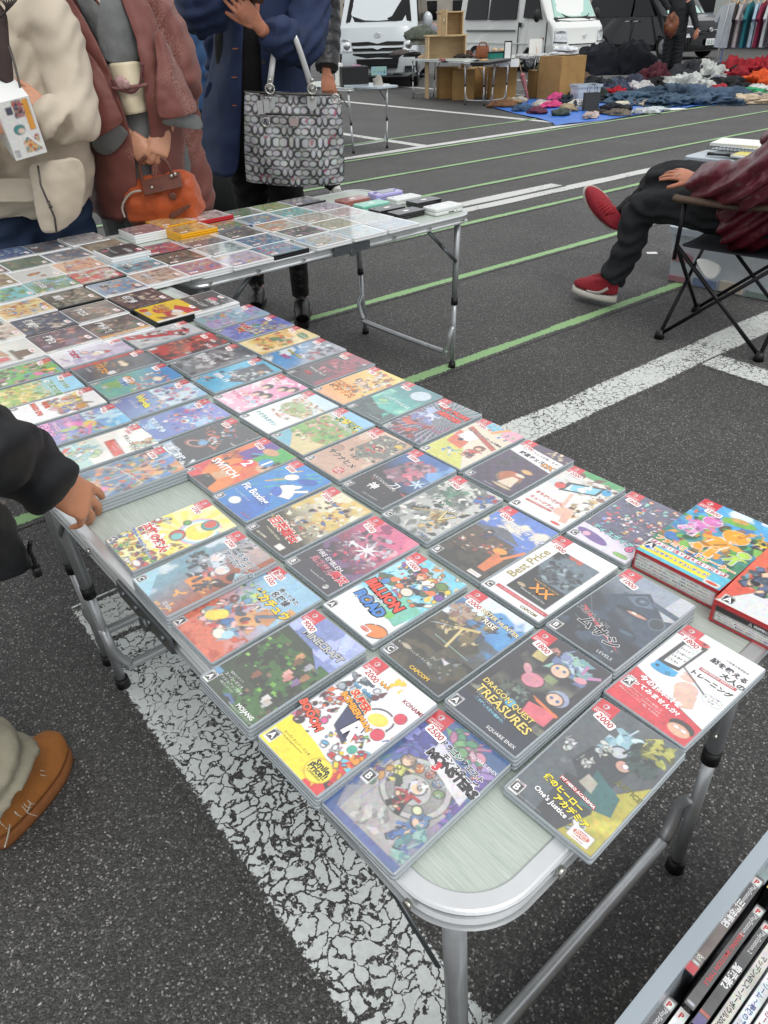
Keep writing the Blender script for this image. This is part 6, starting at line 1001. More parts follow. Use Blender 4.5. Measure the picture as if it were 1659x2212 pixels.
def fuse(o, vox=.012, sm=4, disp=((.12, .012, 'h'),), dec=None):
    m = o.modifiers.new('fuse', 'REMESH'); m.mode = 'VOXEL'; m.voxel_size = vox; m.use_smooth_shade = True
    if sm: s = o.modifiers.new('soft', 'SMOOTH'); s.factor = .5; s.iterations = sm
    for sc, st, kd in disp:
        d = o.modifiers.new('crease', 'DISPLACE'); d.strength = st; d.mid_level = .45
        if kd in FOLD: d.texture = wtex(kd); d.texture_coords = 'OBJECT'; d.texture_coords_object = FOLD[kd]
        else: d.texture = ctex(kd, sc); d.texture_coords = 'LOCAL'
    return o
def patch(name, rows, m, parent, th=.004, sub=3, disp=((.05, .01, 's'),)):
    # a sheet of cloth through a grid of control points
    n = len(rows[0]); v = [tuple(p) for r in rows for p in r]; f = [(i*n+j, i*n+j+1, (i+1)*n+j+1, (i+1)*n+j) for i in range(len(rows)-1) for j in range(n-1)]
    q = MB(); q.add(v, f, 0, True); o = q.build(name, m, parent)
    s = o.modifiers.new('soft', 'SUBSURF'); s.levels = sub; s.render_levels = sub
    for sc, st, kd in disp: d = o.modifiers.new('crease', 'DISPLACE'); d.texture = ctex(kd, sc); d.strength = st; d.mid_level = .5; d.texture_coords = 'LOCAL'
    s = o.modifiers.new('thick', 'SOLIDIFY'); s.thickness = th; s.offset = 0; return o
def hand(mb, w, d, n, k=1.0, curl=(.5, .5, .55, .6), side=1, thumb=(.5, .4), spread=.08, mi=0):
    # w wrist, d direction to the knuckles, n out of the back of the hand; side +1 puts the thumb on d x n
    d = Vector(d).normalized(); n = Vector(n); n = (n-d*n.dot(d)).normalized(); s = d.cross(n)*side; w = Vector(w)
    def ring(f, hw, ht, o=0): c = w+d*(f*k)+n*(o*k); return [tuple(c+s*(hw*k*math.cos(a))*(1 if abs(math.cos(a)) < .8 else 1)+n*(ht*k*math.sin(a))) for a in [2*math.pi*i/16 for i in range(16)]]
    mb.loft([ring(-.03, .026, .02), ring(0, .028, .019), ring(.025, .036, .017, -.001), ring(.06, .041, .0155, .001), ring(.088, .040, .013, .001), ring(.097, .034, .009)], mi)
    L = (.074, .082, .075, .058); O = (.031, .0105, -.0105, -.031); RR = (.0083, .0086, .0082, .0072)
    for i in range(4):
        p = w+d*((.088-(.004 if i in (0,) else 0)-(.010 if i == 3 else 0))*k)+s*(O[i]*k); dd = (d+s*(spread*(1.3-i*.9))).normalized(); P = [p-dd*.02*k, p]; ang = 0
        for j, fr in enumerate((.46, .30, .24)):
            ang += curl[i]*(1.0, 1.15, .8)[j]; v = dd*math.cos(ang)-n*math.sin(ang); p = p+v*(L[i]*fr*k); P.append(p)
        r = RR[i]*k; limb(mb, P, [r*1.05, r*1.1, r*1.0, r*.92, r*.72], n=10, sub=4, mi=mi); mb.ell(P[-1], (r*.8,)*3, mi, 8, 6)
    p = w+d*(.022*k)+s*(.026*k); a, b = thumb
    v = (d*math.cos(a)+s*math.sin(a)-n*.25).normalized(); q1 = p+v*.040*k; v2 = (v*math.cos(b)+(-n*.5+d*.6).normalized()*math.sin(b)).normalized(); q2 = q1+v2*.032*k; q3 = q2+v2*.024*k
    limb(mb, [p-v*.01*k, q1, q2, q3], [.014*k, .0115*k, .0105*k, .008*k], n=10, sub=4, mi=mi); mb.ell(q3, (.0085*k,)*3, mi, 8, 6)
def head(mb, c, r=.1, face=0):
    M = Matrix.Translation(c) @ Matrix.Rotation(face, 4, 'Z')
    mb.ell((0, 0, .02), (.075, .092, .108), M=M); mb.ell((0, -.05, -.045), (.05, .05, .06), M=M); mb.ell((0, -.093, -.01), (.012, .018, .022), M=M)
    for s in (-1, 1): mb.ell((s*.077, .0, -.005), (.008, .02, .03), M=M)
def hair(parent, c, col, face=0, long=0):
    q = MB(); M = Matrix.Translation(c) @ Matrix.Rotation(face, 4, 'Z'); q.ell((0, .02, .045), (.088, .098, .1), M=M)
    if long: q.tube([Vector(c)+Vector((0, .05, .05)), Vector(c)+Vector((0, .07, -.1)), Vector(c)+Vector((0, .07, -.1-long))], [.07, .08, .05])
    o = q.build('hair', mat('hair %x' % col, col, .5, var=.3, vs=90), parent); fuse(o, .012, 2, ((.02, .006, 'h'),))
def eyes(parent, c, face=0):
    M = Matrix.Translation(c) @ Matrix.Rotation(face, 4, 'Z')
    for s in (-1, 1): q = MB(); q.ell((s*.031, -.083, .012), (.012, .008, .007), M=M); q.build('eye', mat('eye white', 0xd8d4d0, .2), parent)
SK = mat('skin', 0xc48f72, .45, var=.06, vs=60, bump=.15, bs=220, bdist=.0008); SK2 = mat('skin ruddy', 0xb67a60, .45, var=.1, vs=60, bump=.2, bs=200, bdist=.0008)
def body(th, J, m, extra=None, vox=.006, hd=True, sm=3):
    q = MB(); limb(q, [J['pel'], J['wai'], J['che'], J['nek']], [(.15, .10), (.12, .09), (.15, .10), (.055, .055)], up=J.get('up', (0, 1, 0)))
    limb(q, [J['nek'], J['hd']], [.05, .05], sub=3)
    if hd: head(q, J['hd'], face=J.get('face', 0))
    for s in ('L', 'R'):
        limb(q, [J['sh'+s], J['el'+s], J['wr'+s]], [.04, .03, .025], sub=6); q.tube([J['che'], J['sh'+s]], [.09, .05])
        limb(q, [J['hip'+s], J['kn'+s], J['an'+s]], [.06, .042, .03], sub=6)
    if extra: extra(q)
    o = q.build('body', m, th); fuse(o, vox, sm, ()); return o
def stand_joints(x, y, f, h=1.6, hw=.17, feet=.11):
    # f: facing angle of the vector the person looks along
    F = Vector((math.cos(f), math.sin(f), 0)); S = Vector((-F.y, F.x, 0)); B = Vector((x, y, 0)); k = h/1.65
    V = lambda s, fw, z: B+S*s*k+F*fw*k+Vector((0, 0, z*k))
    J = dict(pel=V(0, 0, .86), wai=V(0, .01, 1.02), che=V(0, 0, 1.25), nek=V(0, -.01, 1.41), hd=V(0, .03, 1.54), face=f+math.pi/2)
    for n, s in (('L', 1), ('R', -1)):
        J['sh'+n] = V(s*hw, 0, 1.33); J['el'+n] = V(s*(hw+.05), .0, 1.07); J['wr'+n] = V(s*(hw+.03), .07, .83)
        J['hip'+n] = V(s*.085, 0, .86); J['kn'+n] = V(s*.095, .02, .47); J['an'+n] = V(s*feet, 0, .08); J['to'+n] = V(s*(feet+.01), .15, .035)
    J['F'] = F; J['S'] = S; return J
def shoe(th, an, to, m, sole, r=.045, name='shoe', ln=.05):
    an, to = Vector(an), Vector(to); d = (to-an); d.z = 0; d.normalize(); he = an-d*ln; he.z = to.z
    q = MB(); limb(q, [he, an.lerp(to, .35)+Vector((0, 0, -.01)), to], [(.034, .036), (.042, .046), (.04, .03)], sub=5); q.tube([he+Vector((0, 0, .0)), an+Vector((0, 0, .03))], [.036, .036]); o = q.build(name, m, th); fuse(o, .006, 4, ())
    q = MB(); z = to.z-.033; limb(q, [Vector((he.x, he.y, z))-d*.012, Vector(((he.x+to.x)/2, (he.y+to.y)/2, z)), Vector((to.x, to.y, z))+d*.028], [(.03, .011), (.041, .011), (.033, .011)], sub=5); s = q.build('sole', sole, o)
def trousers(th, J, m, r=(.105, .08, .062), vox=.01, name='trousers', disp=((.09, .008, 'h'), (0, .010, 'w'), (.03, .003, 's')), cut=0):
    q = MB(); q.tube([J['pel']+Vector((0, 0, .12)), J['pel'], J['pel']-Vector((0, 0, .08))], [(.15, .11), (.165, .12), (.14, .1)], up=(0, 1, 0) if abs(J['F'].y) > .5 else (1, 0, 0))
    for s in ('L', 'R'): limb(q, [J['hip'+s], J['kn'+s], J['an'+s]+Vector((0, 0, cut))], [r[0], r[1], r[2]], sub=8)
    o = q.build(name, m, th); return fuse(o, vox, 4, disp)
WSOLE = mat('white rubber sole', 0xcfcac0, .6)
# --- person in the cream jacket, left, holding a boxed figure
CREAM = mat('cream nylon jacket', 0xbfb3a0, .6, sheen=.2, var=.04, vs=6, bump=.1, bs=160); JEAN = mat('dark blue denim', 0x182a44, .8, var=.2, vs=16, bump=.3, bs=260); BRKNIT = mat('dark brown knit', 0x3a2e2c, .9, bump=.4, bs=200); ZIPM = mat('grey zip teeth', 0x55504c, .5, .5)
J = stand_joints(-1.27, 2.94, R(-80), 1.60); th = thing('person', 'person in an oversized cream jacket holding a white box beside the far left cases', 'person', (0, 0, 0))
J['shL'] = at(95, 45, 2.92); J['elL'] = at(150, 235, 2.82); J['wrL'] = at(96, 230, 2.69); J['shR'] = J['pel']+Vector((-.30, 0, .46)); J['elR'] = at(-90, 300, 2.72); J['wrR'] = at(-64, 262, 2.56)
def ex(q): hand(q, at(92, 228, 2.68), (-.75, -.1, .30), (.1, -.7, .6), .95, (.4, .45, .5, .5), 1, (.6, .3)); hand(q, at(-62, 262, 2.56), (1, -.03, .02), (.0, -.9, .25), 1.0, (.35, .25, .2, .3), -1, (.6, .3), .12)
body(th, J, SK, ex, .0037, sm=2); hair(th, J['hd'], 0x2a211e, J['face'], .32); eyes(th, J['hd'], J['face'])
trousers(th, J, JEAN, (.115, .10, .09)); [shoe(th, J['an'+s], J['to'+s], mat('white trainers', 0xc8c8c4, .5), WSOLE) for s in 'LR']
q = MB(); b = J['pel']; limb(q, [b+Vector((0, 0, -.06)), b+Vector((0, -.02, .05)), b+Vector((0, -.02, .22)), b+Vector((0, -.01, .40)), b+Vector((0, 0, .50))], [(.21, .17), (.245, .19), (.25, .18), (.235, .15), (.10, .09)], up=(0, 1, 0))
limb(q, [b+Vector((.02, 0, .44)), at(100, 45, 2.88), at(140, 150, 2.84), at(160, 245, 2.77), at(122, 258, 2.68)], [.08, .083, .078, .082, .07], sub=7)
limb(q, [b+Vector((-.05, 0, .44)), J['shR'], J['elR'], at(-60, 275, 2.62)], [.1, .1, .1, .07], sub=6)
q.tube([at(122, 258, 2.68), at(96, 236, 2.66), at(84, 226, 2.655)], [.08, .06, .05]); q.tube([b+Vector((0, 0, .46)), b+Vector((0, -.02, .53))], [.12, .13], up=(0, 1, 0))
o = q.build('jacket', CREAM, th); fuse(o, .010, 5, ((.25, .02, 's'), (0, .014, 'v'), (0, .006, 'w'), (.06, .004, 'h')))
patch('jacket_flap', [[at(x, y, Y) for x, y, Y in r] for r in (((60, 350, 2.66), (95, 350, 2.64), (135, 345, 2.63), (175, 335, 2.67)), ((72, 400, 2.66), (100, 402, 2.62), (140, 400, 2.62), (187, 388, 2.68)), ((78, 450, 2.66), (104, 455, 2.63), (140, 450, 2.63), (176, 438, 2.69)), ((90, 503, 2.67), (108, 503, 2.645), (132, 498, 2.645), (166, 470, 2.70)))], CREAM, th, .012, 3, ((.08, .02, 's'),))
patch('ribbed_hem', [[at(x, y, 2.70) for x in (-30, 10, 50, 82)] for y in (385, 410, 436)], CREAM, th, .012)
q = MB(); q.tube([at(82, 358, 2.625), at(88, 400, 2.60), at(101, 430, 2.605), at(118, 470, 2.62), at(122, 500, 2.63)], .0035, n=6); z = q.build('zip', ZIPM, o); q = MB(); q.tube([at(104, 435, 2.595), at(107, 441, 2.59), at(110, 449, 2.59)], [.006, .004, .007], n=6); q.build('zip_pull', ZIPM, o)
patch('knit_top', [[at(x, y, Y) for x, y, Y in r] for r in (((-20, -5, 2.72), (5, 10, 2.70), (14, 40, 2.7)), ((-20, 90, 2.66), (8, 90, 2.64), (20, 110, 2.645)), ((-20, 170, 2.63), (15, 175, 2.60), (34, 215, 2.61)))], BRKNIT, th, .01)
q = MB(); q.tube([at(20, 100, 2.62), at(32, 140, 2.60), at(44, 190, 2.585), at(50, 205, 2.58)], .0035, n=6); q.build('zip', ZIPM, o)
for i in range(7): q = MB(); q.tube(crm([at(-6+i*7, -12, 2.74), at(4+i*5, 2, 2.66), at(18-i*3, 20+i*3, 2.66)], 4), .0025, n=5); q.build('hair_strand', mat('hair 2a211e', 0x2a211e, .5), th)
# the white box held up: printed panels
P0, P1, P2, P3 = at(3, 222, 2.50), at(75, 206, 2.555), at(90, 330, 2.60), at(22, 351, 2.545)
c0, c1 = at(75, 206, 2.555), at(122, 223, 2.66)
def quadM(a, b, c, d):   # frame of a face: origin centre, x along a->b, y along d->a
    x = ((b-a)+(c-d))/2; y = ((a-d)+(b-c))/2; w, h = x.length, y.length; x.normalize(); z = x.cross(y).normalized(); y = z.cross(x)
    M = Matrix((x, y, z)).transposed().to_4x4(); M.translation = (a+b+c+d)/4; return M, w, h
M1, w1, h1 = quadM(P0, P1, P2, P3); th = thing('figure_box', 'white toy box with orange band and pictures, held in both hands', 'toy box', (0, 0, 0))
dep = .155; q = MB(); q.box((0, 0, -dep/2), (w1, h1, dep), M=M1); q.build('carton', mat('white glossy card', 0xe2e4e2, .35, coat=.4), th)
def A_fb1(a):
    a.g(0xe8eae8, 0xecece8); a.b(.74, .45, .92, .98, 0xe8982c); a.b(.44, .7, .72, .98, 0xa4847c); a.clut(16, .44, .7, .72, .96, .07, [0x4c5c7c, 0xc84c4c, 0x28303c]); a.e(.42, .5, .17, 0x2c8c8c, .15); a.e(.46, .48, .11, 0xe8d0bc, .09); a.b(.22, .78, .4, .9, 0x3c3c5c); a.b(.42, .08, .9, .3, 0xe0b070); a.clut(20, .42, .08, .9, .34, .06, [0xd05030, 0x38445c, 0xe8d8c0, 0x58a0a0]); a.p([(.5, .4), (.9, .1), (.95, .16), (.55, .45)], 0xf4f4f0); a.b(.05, .04, .18, .16, 0x303030)
    for i in range(5): a.b(.06+.025*i, .05, .07+.025*i, .15, 0xf0f0f0)
def A_fb2(a):
    a.g(0xe6e8e6, 0xe8eae8); a.clut(10, .1, .72, .6, .95, .05, [0x4c4c54, 0xc8a088, 0x2c6c78]); a.e(.62, .68, .14, 0x2c8c8c, .1); a.clut(8, .55, .55, .8, .75, .06, [0x202428, 0xe8d0bc, 0x28747c]); a.t('project', .42, .34, .2, 0xe0782c, -90, None, .04); a.t('初音', .22, .34, .2, 0xd84c28, -90, None, .04); a.b(.1, .06, .25, .12, 0x2c5ca8)
flat_print(A_fb1, w1-.002, h1-.002, .003, 1, th, M1 @ Matrix.Translation((0, 0, .0006)), 'printed_front')
flat_print(A_fb2, dep-.002, h1-.002, .003, 2, th, M1 @ Matrix.Translation((w1/2+.0006, 0, -dep/2)) @ Matrix.Rotation(R(90), 4, 'Y'), 'printed_side')
# --- woman in kimono and haori with the orange bag
HAO = bpy.data.materials.new('russet haori silk'); HAO.use_nodes = True
def haori_nodes():
    nt = HAO.node_tree; N, Lk = nt.nodes, nt.links; b = N['Principled BSDF']; b.inputs['Roughness'].default_value = .62; b.inputs['Sheen Weight'].default_value = .15; tc = N.new('ShaderNodeTexCoord')
    v = N.new('ShaderNodeTexVoronoi'); v.inputs['Scale'].default_value = 210; Lk.new(tc.outputs['Object'], v.inputs[0]); n = N.new('ShaderNodeTexNoise'); n.inputs['Scale'].default_value = 4.5; n.inputs['Detail'].default_value = 2; Lk.new(tc.outputs['Object'], n.inputs[0])
    r = N.new('ShaderNodeValToRGB'); r.color_ramp.elements[0].position = .5; r.color_ramp.elements[1].position = .6; Lk.new(n.outputs[0], r.inputs[0]); r2 = N.new('ShaderNodeValToRGB'); r2.color_ramp.elements[0].position = .3; r2.color_ramp.elements[0].color = (1, 1, 1, 1); r2.color_ramp.elements[1].position = .5; r2.color_ramp.elements[1].color = (0, 0, 0, 1); Lk.new(v.outputs['Distance'], r2.inputs[0])
    m = N.new('ShaderNodeMath'); m.operation = 'MULTIPLY'; Lk.new(r.outputs[0], m.inputs[0]); Lk.new(r2.outputs[0], m.inputs[1]); mx = N.new('ShaderNodeMix'); mx.data_type = 'RGBA'; mx.inputs[6].default_value = (*lin(0x6c3830), 1); mx.inputs[7].default_value = (*lin(0x9c7466), 1); Lk.new(m.outputs[0], mx.inputs[0]); Lk.new(mx.outputs[2], b.inputs['Base Color'])
    bp = N.new('ShaderNodeBump'); bp.inputs['Strength'].default_value = .3; bp.inputs['Distance'].default_value = .001; Lk.new(v.outputs['Distance'], bp.inputs['Height']); Lk.new(bp.outputs[0], b.inputs['Normal'])
haori_nodes()
KIM = mat('grey kimono cloth', 0x6a6c6c, .75, var=.08, vs=40, bump=.2, bs=400); OBI = mat('cream obi', 0xd2c6aa, .6, bump=.15, bs=200); WHITEC = mat('white collar', 0xd8d2c8, .6)
J = stand_joints(-.93, 3.22, R(-72), 1.58); th = thing('person', 'woman in a russet haori over a grey kimono, both hands holding an orange handbag', 'person')
J['elL'] = at(380, 190, 3.17); J['wrL'] = at(357, 270, 3.0); J['elR'] = at(190, 215, 3.12); J['wrR'] = at(270, 285, 2.98); J['shL'] = at(300, 5, 3.2); J['shR'] = at(130, 10, 3.2)
def ex(q): hand(q, at(277, 292, 2.985), at(312, 338, 2.955)-at(277, 292, 2.985), (-.5, -.8, .35), .92, (.5, .55, .6, .65), -1, (.35, .6), .06); hand(q, at(354, 281, 2.99), at(340, 335, 2.955)-at(354, 281, 2.99), (.45, -.85, .3), .92, (.5, .55, .6, .65), 1, (.35, .6), .06); limb(q, [J['elL'], at(357, 278, 3.0)], [.04, .03]); limb(q, [J['elR'], at(275, 288, 2.99)], [.04, .03])
body(th, J, SK, ex, .0037, sm=2); hair(th, J['hd'], 0x1c1614, J['face']); eyes(th, J['hd'], J['face'])
q = MB(); x0, y0 = -.93, 3.22
limb(q, [(x0, y0, .06), (x0, y0, .45), (x0, y0-.01, .85), (x0, y0-.02, 1.05), (x0+.01, y0, 1.25), (x0+.02, y0+.0, 1.36)], [(.19, .15), (.2, .16), (.215, .17), (.19, .155), (.19, .15), (.10, .09)], up=(0, 1, 0)); o = q.build('kimono', KIM, th); fuse(o, .01, 4, ((0, .008, 'v'),))
patch('kimono_lapel', [[at(x, y, Y) for x, y, Y in r] for r in (((150, -30, 3.10), (190, -8, 3.03), (215, 8, 3.02)), ((175, 20, 3.06), (215, 45, 3.0), (232, 62, 2.985)), ((200, 70, 3.04), (222, 95, 2.99), (236, 110, 2.975)), ((225, 125, 3.03), (235, 135, 2.99), (242, 139, 2.975)))], KIM, th, .005)
patch('kimono_lapel', [[at(x, y, Y) for x, y, Y in r] for r in (((222, -30, 3.02), (245, -20, 3.03), (262, -5, 3.07)), ((212, 25, 2.97), (255, 30, 2.99), (292, 50, 3.05)), ((205, 85, 2.99), (255, 80, 2.975), (304, 100, 3.04)), ((228, 140, 2.98), (262, 138, 2.965), (306, 135, 3.03)))], KIM, th, .005)
patch('under_collar', [[at(x, y, 3.035) for x, y in r] for r in (((196, -30), (204, -32)), ((210, 0), (218, -2)), ((222, 17), (228, 16)))], WHITEC, th, .004)
patch('kimono_front', [[at(x, y, Y) for x, y, Y in r] for r in (((255, 235, 3.0), (290, 232, 2.965), (330, 230, 3.0)), ((262, 320, 3.0), (296, 320, 2.965), (335, 320, 3.0)), ((262, 400, 3.02), (300, 405, 2.99), (345, 400, 3.02)), ((262, 500, 3.04), (300, 505, 3.02), (345, 500, 3.04)))], KIM, th, .006)
patch('obi', [[at(x, y, Y) for x, y, Y in r] for r in (((226, 138, 3.02), (250, 137, 2.955), (280, 134, 2.955), (308, 130, 3.02)), ((238, 190, 3.0), (262, 189, 2.935), (292, 187, 2.935), (318, 184, 3.0)), ((262, 248, 3.0), (280, 248, 2.94), (302, 244, 2.94), (326, 240, 3.0)))], OBI, th, .012)
for nm, pts, r, m_ in (('obi_cord', [(243, 190), (262, 191), (290, 187), (318, 183)], .006, mat('mauve cord', 0x7c5450, .6)), ('bead_chain', [(243, 174), (250, 188), (268, 196), (288, 198), (302, 182), (306, 160), (308, 140)], .004, mat('wine beads', 0x5c2c30, .3))):
    q = MB(); P = crm([at(*p, 2.928) for p in pts], 5)
    if nm == 'obi_cord': q.tube(P, r, n=8)
    else:
        for p in P[::1]: q.ell(p, (.0055,)*3, 0, 8, 6)
    q.build(nm, m_, th)
q = MB(); q.ell(at(262, 178, 2.925), (.022, .008, .020)); q.ell(at(270, 182, 2.922), (.016, .008, .014)); q.build('obi_brooch', mat('pink shell brooch', 0xa88684, .4, var=.3, vs=60), th)
q = MB()  # back and shoulders of the haori
limb(q, [(x0, y0+.03, .66), (x0, y0+.03, .9), (x0, y0+.04, 1.15), (x0, y0+.03, 1.33)], [(.26, .13), (.26, .13), (.245, .13), (.17, .09)], up=(0, 1, 0)); limb(q, [at(190, -55, 3.24), at(120, 10, 3.2), at(130, 120, 3.15), at(205, 225, 3.08)], [.08, .10, .11, .09]); limb(q, [at(250, -60, 3.24), at(312, 10, 3.2), at(368, 120, 3.17), at(392, 200, 3.12)], [.08, .095, .10, .08])
o = q.build('haori', HAO, th); fuse(o, .011, 5, ((.2, .02, 's'), (0, .016, 'v'), (0, .006, 'w')))
HP = lambda rows, nm='haori_panel', m_=HAO, dd=((.07, .022, 's'), (.2, .02, 'h')): patch(nm, [[at(x, y, Y) for x, y, Y in r] for r in rows], m_, th, .006, 3, dd)
HP((((98, -20, 3.12), (125, -28, 3.07), (150, -12, 3.04)), ((100, 60, 3.06), (150, 50, 3.0), (190, 52, 2.99)), ((120, 150, 3.02), (185, 135, 2.95), (230, 130, 2.955)), ((160, 230, 3.02), (220, 215, 2.93), (258, 210, 2.945)), ((200, 300, 3.04), (245, 290, 2.95), (284, 292, 2.95)), ((190, 380, 3.06), (245, 390, 2.95), (296, 390, 2.96)), ((205, 470, 3.08), (248, 478, 2.97), (300, 476, 2.97))))
HP((((250, -25, 3.06), (275, -35, 3.08), (305, -20, 3.13)), ((286, 55, 3.0), (305, 55, 3.0), (338, 60, 3.08)), ((304, 120, 2.965), (325, 125, 2.95), (368, 130, 3.06)), ((316, 200, 2.95), (345, 210, 2.94), (395, 215, 3.06)), ((325, 280, 2.96), (352, 290, 2.96), (392, 300, 3.08)), ((330, 380, 2.98), (360, 390, 2.97), (400, 370, 3.1)), ((330, 476, 2.99), (360, 480, 2.99), (392, 470, 3.1))))
HP((((105, 40, 3.04), (170, 90, 2.93), (215, 140, 2.935)), ((135, 150, 2.99), (190, 180, 2.89), (238, 195, 2.91)), ((165, 240, 2.96), (215, 250, 2.87), (262, 250, 2.90)), ((184, 312, 2.95), (225, 292, 2.88), (270, 262, 2.90))), 'haori_sleeve')
HP((((330, 60, 3.05), (350, 70, 2.99), (352, 80, 3.08)), ((340, 140, 2.93), (372, 140, 2.93), (390, 160, 3.06)), ((338, 215, 2.90), (382, 205, 2.90), (412, 215, 3.04)), ((340, 262, 2.90), (384, 254, 2.90), (428, 244, 3.02))), 'haori_sleeve')
HP((((190, 304, 2.955), (228, 288, 2.90), (258, 262, 2.91)), ((205, 326, 2.96), (236, 314, 2.92), (272, 284, 2.93)), ((230, 338, 2.97), (252, 325, 2.94), (280, 284, 2.945))), 'kimono_sleeve', KIM, ((.1, .01, 's'),))
HP((((344, 258, 2.915), (386, 252, 2.91), (426, 243, 3.03)), ((356, 268, 2.93), (398, 268, 2.93), (434, 262, 3.04)), ((368, 268, 2.95), (404, 278, 2.95), (441, 282, 3.05))), 'kimono_sleeve', KIM, ((.1, .01, 's'),))
[shoe(th, J['an'+s], J['to'+s], WHITEC, mat('zori sole', 0x8c7c68, .6)) for s in 'LR']
# orange handbag
OR = mat('burnt orange nylon', 0xa84a1c, .5, sheen=.2, var=.08, vs=10, bump=.15, bs=120); LEA = mat('brown leather', 0x5c3428, .45, var=.2, vs=30, bump=.2, bs=90)
th = thing('handbag', 'burnt orange boston bag with brown leather patches, hanging from the clasped hands', 'handbag')
q = MB(); A, B_ = at(300, 438, 3.0), at(405, 416, 3.0); limb(q, [A+Vector((-.045, 0, 0)), A, (A+B_)/2+Vector((0, 0, .004)), B_, B_+Vector((.045, 0, .01))], [(.05, .075), (.07, .088), (.075, .092), (.07, .086), (.05, .07)], n=20, up=(0, 0, 1)); q.box((A+B_)/2+Vector((0, 0, -.045)), (.27, .12, .07)); o = q.build('bag_body', OR, th); fuse(o, .008, 5, ((.09, .02, 'h'), (.03, .004, 's')))
q = MB(); q.prism([(-.075, -.028), (.075, -.028), (.075, .028), (-.075, .028)], 0, .004, 0, bev=.002, M=Matrix.Translation(at(350, 397, 2.925)) @ Matrix.Rotation(R(10), 4, 'Y').inverted() @ Matrix.Rotation(R(60), 4, 'X')); o = q.build('leather_strap', LEA, th)
for p in ((315, 412), (328, 405), (370, 380), (378, 376)): q = MB(); q.ell(at(*p, 2.92), (.006, .004, .006)); q.build('rivet', ZINC, o)
q = MB(); q.ell(at(373, 424, 2.918), (.016, .004, .014)); q.build('leather_seal', LEA, th)
patch('leather_patch', [[at(x, y, 2.922) for x, y in r] for r in (((362, 462), (385, 452), (412, 438)), ((366, 476), (388, 466), (414, 446)))], LEA, th, .003, 2, ())
for pts in (((315, 405), (306, 385), (302, 355), (316, 338)), ((372, 378), (366, 362), (358, 348), (346, 340))): q = MB(); q.tube(crm([at(*p, 2.94) for p in pts], 5), .0065, n=8); q.build('handle', LEA, th)
q = MB(); q.tube(crm([at(*p, 2.93) for p in ((305, 412), (285, 416), (270, 432), (264, 450), (270, 470))], 5), .0045, n=6); q.build('zip', mat('pale zip', 0xb0a89c, .5, .3), th)
# --- person in the long denim coat photographing, with the patterned tote
DENIM = mat('navy denim coat', 0x1b2a4a, .8, var=.16, vs=14, bump=.25, bs=260); BLKC = mat('black knit cloth', 0x0b0b0c, .9, bump=.3, bs=150); BLKL = mat('black leather', 0x0e0d0d, .35, bump=.2, bs=60)
J = stand_joints(-.52, 3.86, R(-88), 1.66); th = thing('person', 'person in a long navy denim coat raising a phone, a patterned tote on the forearm', 'person')
J['anL'] = Vector((-.40, 3.80, .09)); J['toL'] = Vector((-.385, 3.64, .04)); J['anR'] = Vector((-.66, 4.02, .09)); J['toR'] = Vector((-.655, 3.87, .04)); J['knR'] = Vector((-.62, 3.96, .50)); J['knL'] = Vector((-.43, 3.84, .50))
J['elR'] = at(436, 22, 3.55); J['wrR'] = at(500, -55, 3.45); J['elL'] = at(650, 98, 3.70); J['wrL'] = at(562, 62, 3.46); J['shL'] = at(640, -60, 3.82); J['shR'] = at(440, -75, 3.82)
def ex(q): hand(q, at(556, 52, 3.45), at(516, 8, 3.40)-at(556, 52, 3.45), (.1, -.95, -.2), .95, (.25, .3, .35, .45), -1, (.5, .3), .06)
body(th, J, SK2, ex, .0037, sm=2); hair(th, J['hd'], 0x15110f, J['face']); eyes(th, J['hd'], J['face'])
trousers(th, J, BLKC, (.10, .085, .068), cut=.22)
q = MB(); b = J['pel']; limb(q, [b+Vector((0, -.03, -.1)), b+Vector((0, -.03, .1)), b+Vector((0, -.02, .35)), b+Vector((0, 0, .5))], [(.17, .12), (.17, .12), (.17, .12), (.09, .08)], up=(0, 1, 0)); o = q.build('black_dress', BLKC, th); fuse(o, .012, 4, ((.1, .012, 'h'),))
for s in 'LR':
    an, to = J['an'+s], J['to'+s]; q = MB(); limb(q, [an+Vector((0, 0, .30)), an+Vector((0, 0, .16)), an+Vector((0, 0, .02))], [.056, .05, .045]); limb(q, [an+Vector((0, .03, -.03)), an.lerp(to, .5)+Vector((0, 0, .0)), to], [(.04, .045), (.043, .042), (.036, .028)]); o = q.build('boot', BLKL, th); fuse(o, .006, 4, ((.05, .006, 'h'),))
    q = MB()
    for k in range(6): z = .27-.036*k; q.ell(an+Vector((.012, -.052-.002*k, z)), (.0035,)*3, 0, 6, 5); q.tube([an+Vector((-.018, -.05, z)), an+Vector((.018, -.05, z-.012))], .002, n=5)
    q.build('lace', mat('boot lace', 0x1c1a18, .6), o); q = MB(); q.box(((an.x+to.x)/2, (an.y+to.y)/2, .012), (.075, .23, .02)); q.build('sole', BLACKP, o)
q = MB(); limb(q, [at(470, -70, 3.86), at(425, -30, 3.74), at(432, 22, 3.58), at(462, 12, 3.50), at(490, -40, 3.46)], [.09, .10, .095, .08, .055]); limb(q, [at(620, -80, 3.86), at(668, 0, 3.80), at(655, 95, 3.66), at(610, 82, 3.54), at(578, 62, 3.48)], [.09, .095, .085, .075, .06]); limb(q, [at(545, -60, 3.97), at(545, 60, 4.0), at(545, 200, 4.02), at(535, 330, 4.05)], [(.24, .1), (.22, .1), (.22, .1), (.23, .1)], up=(0, 1, 0))
o = q.build('coat', DENIM, th); fuse(o, .011, 4, ((.13, .010, 'h'), (0, .012, 'w'), (0, .008, 'v'), (.04, .003, 's')))
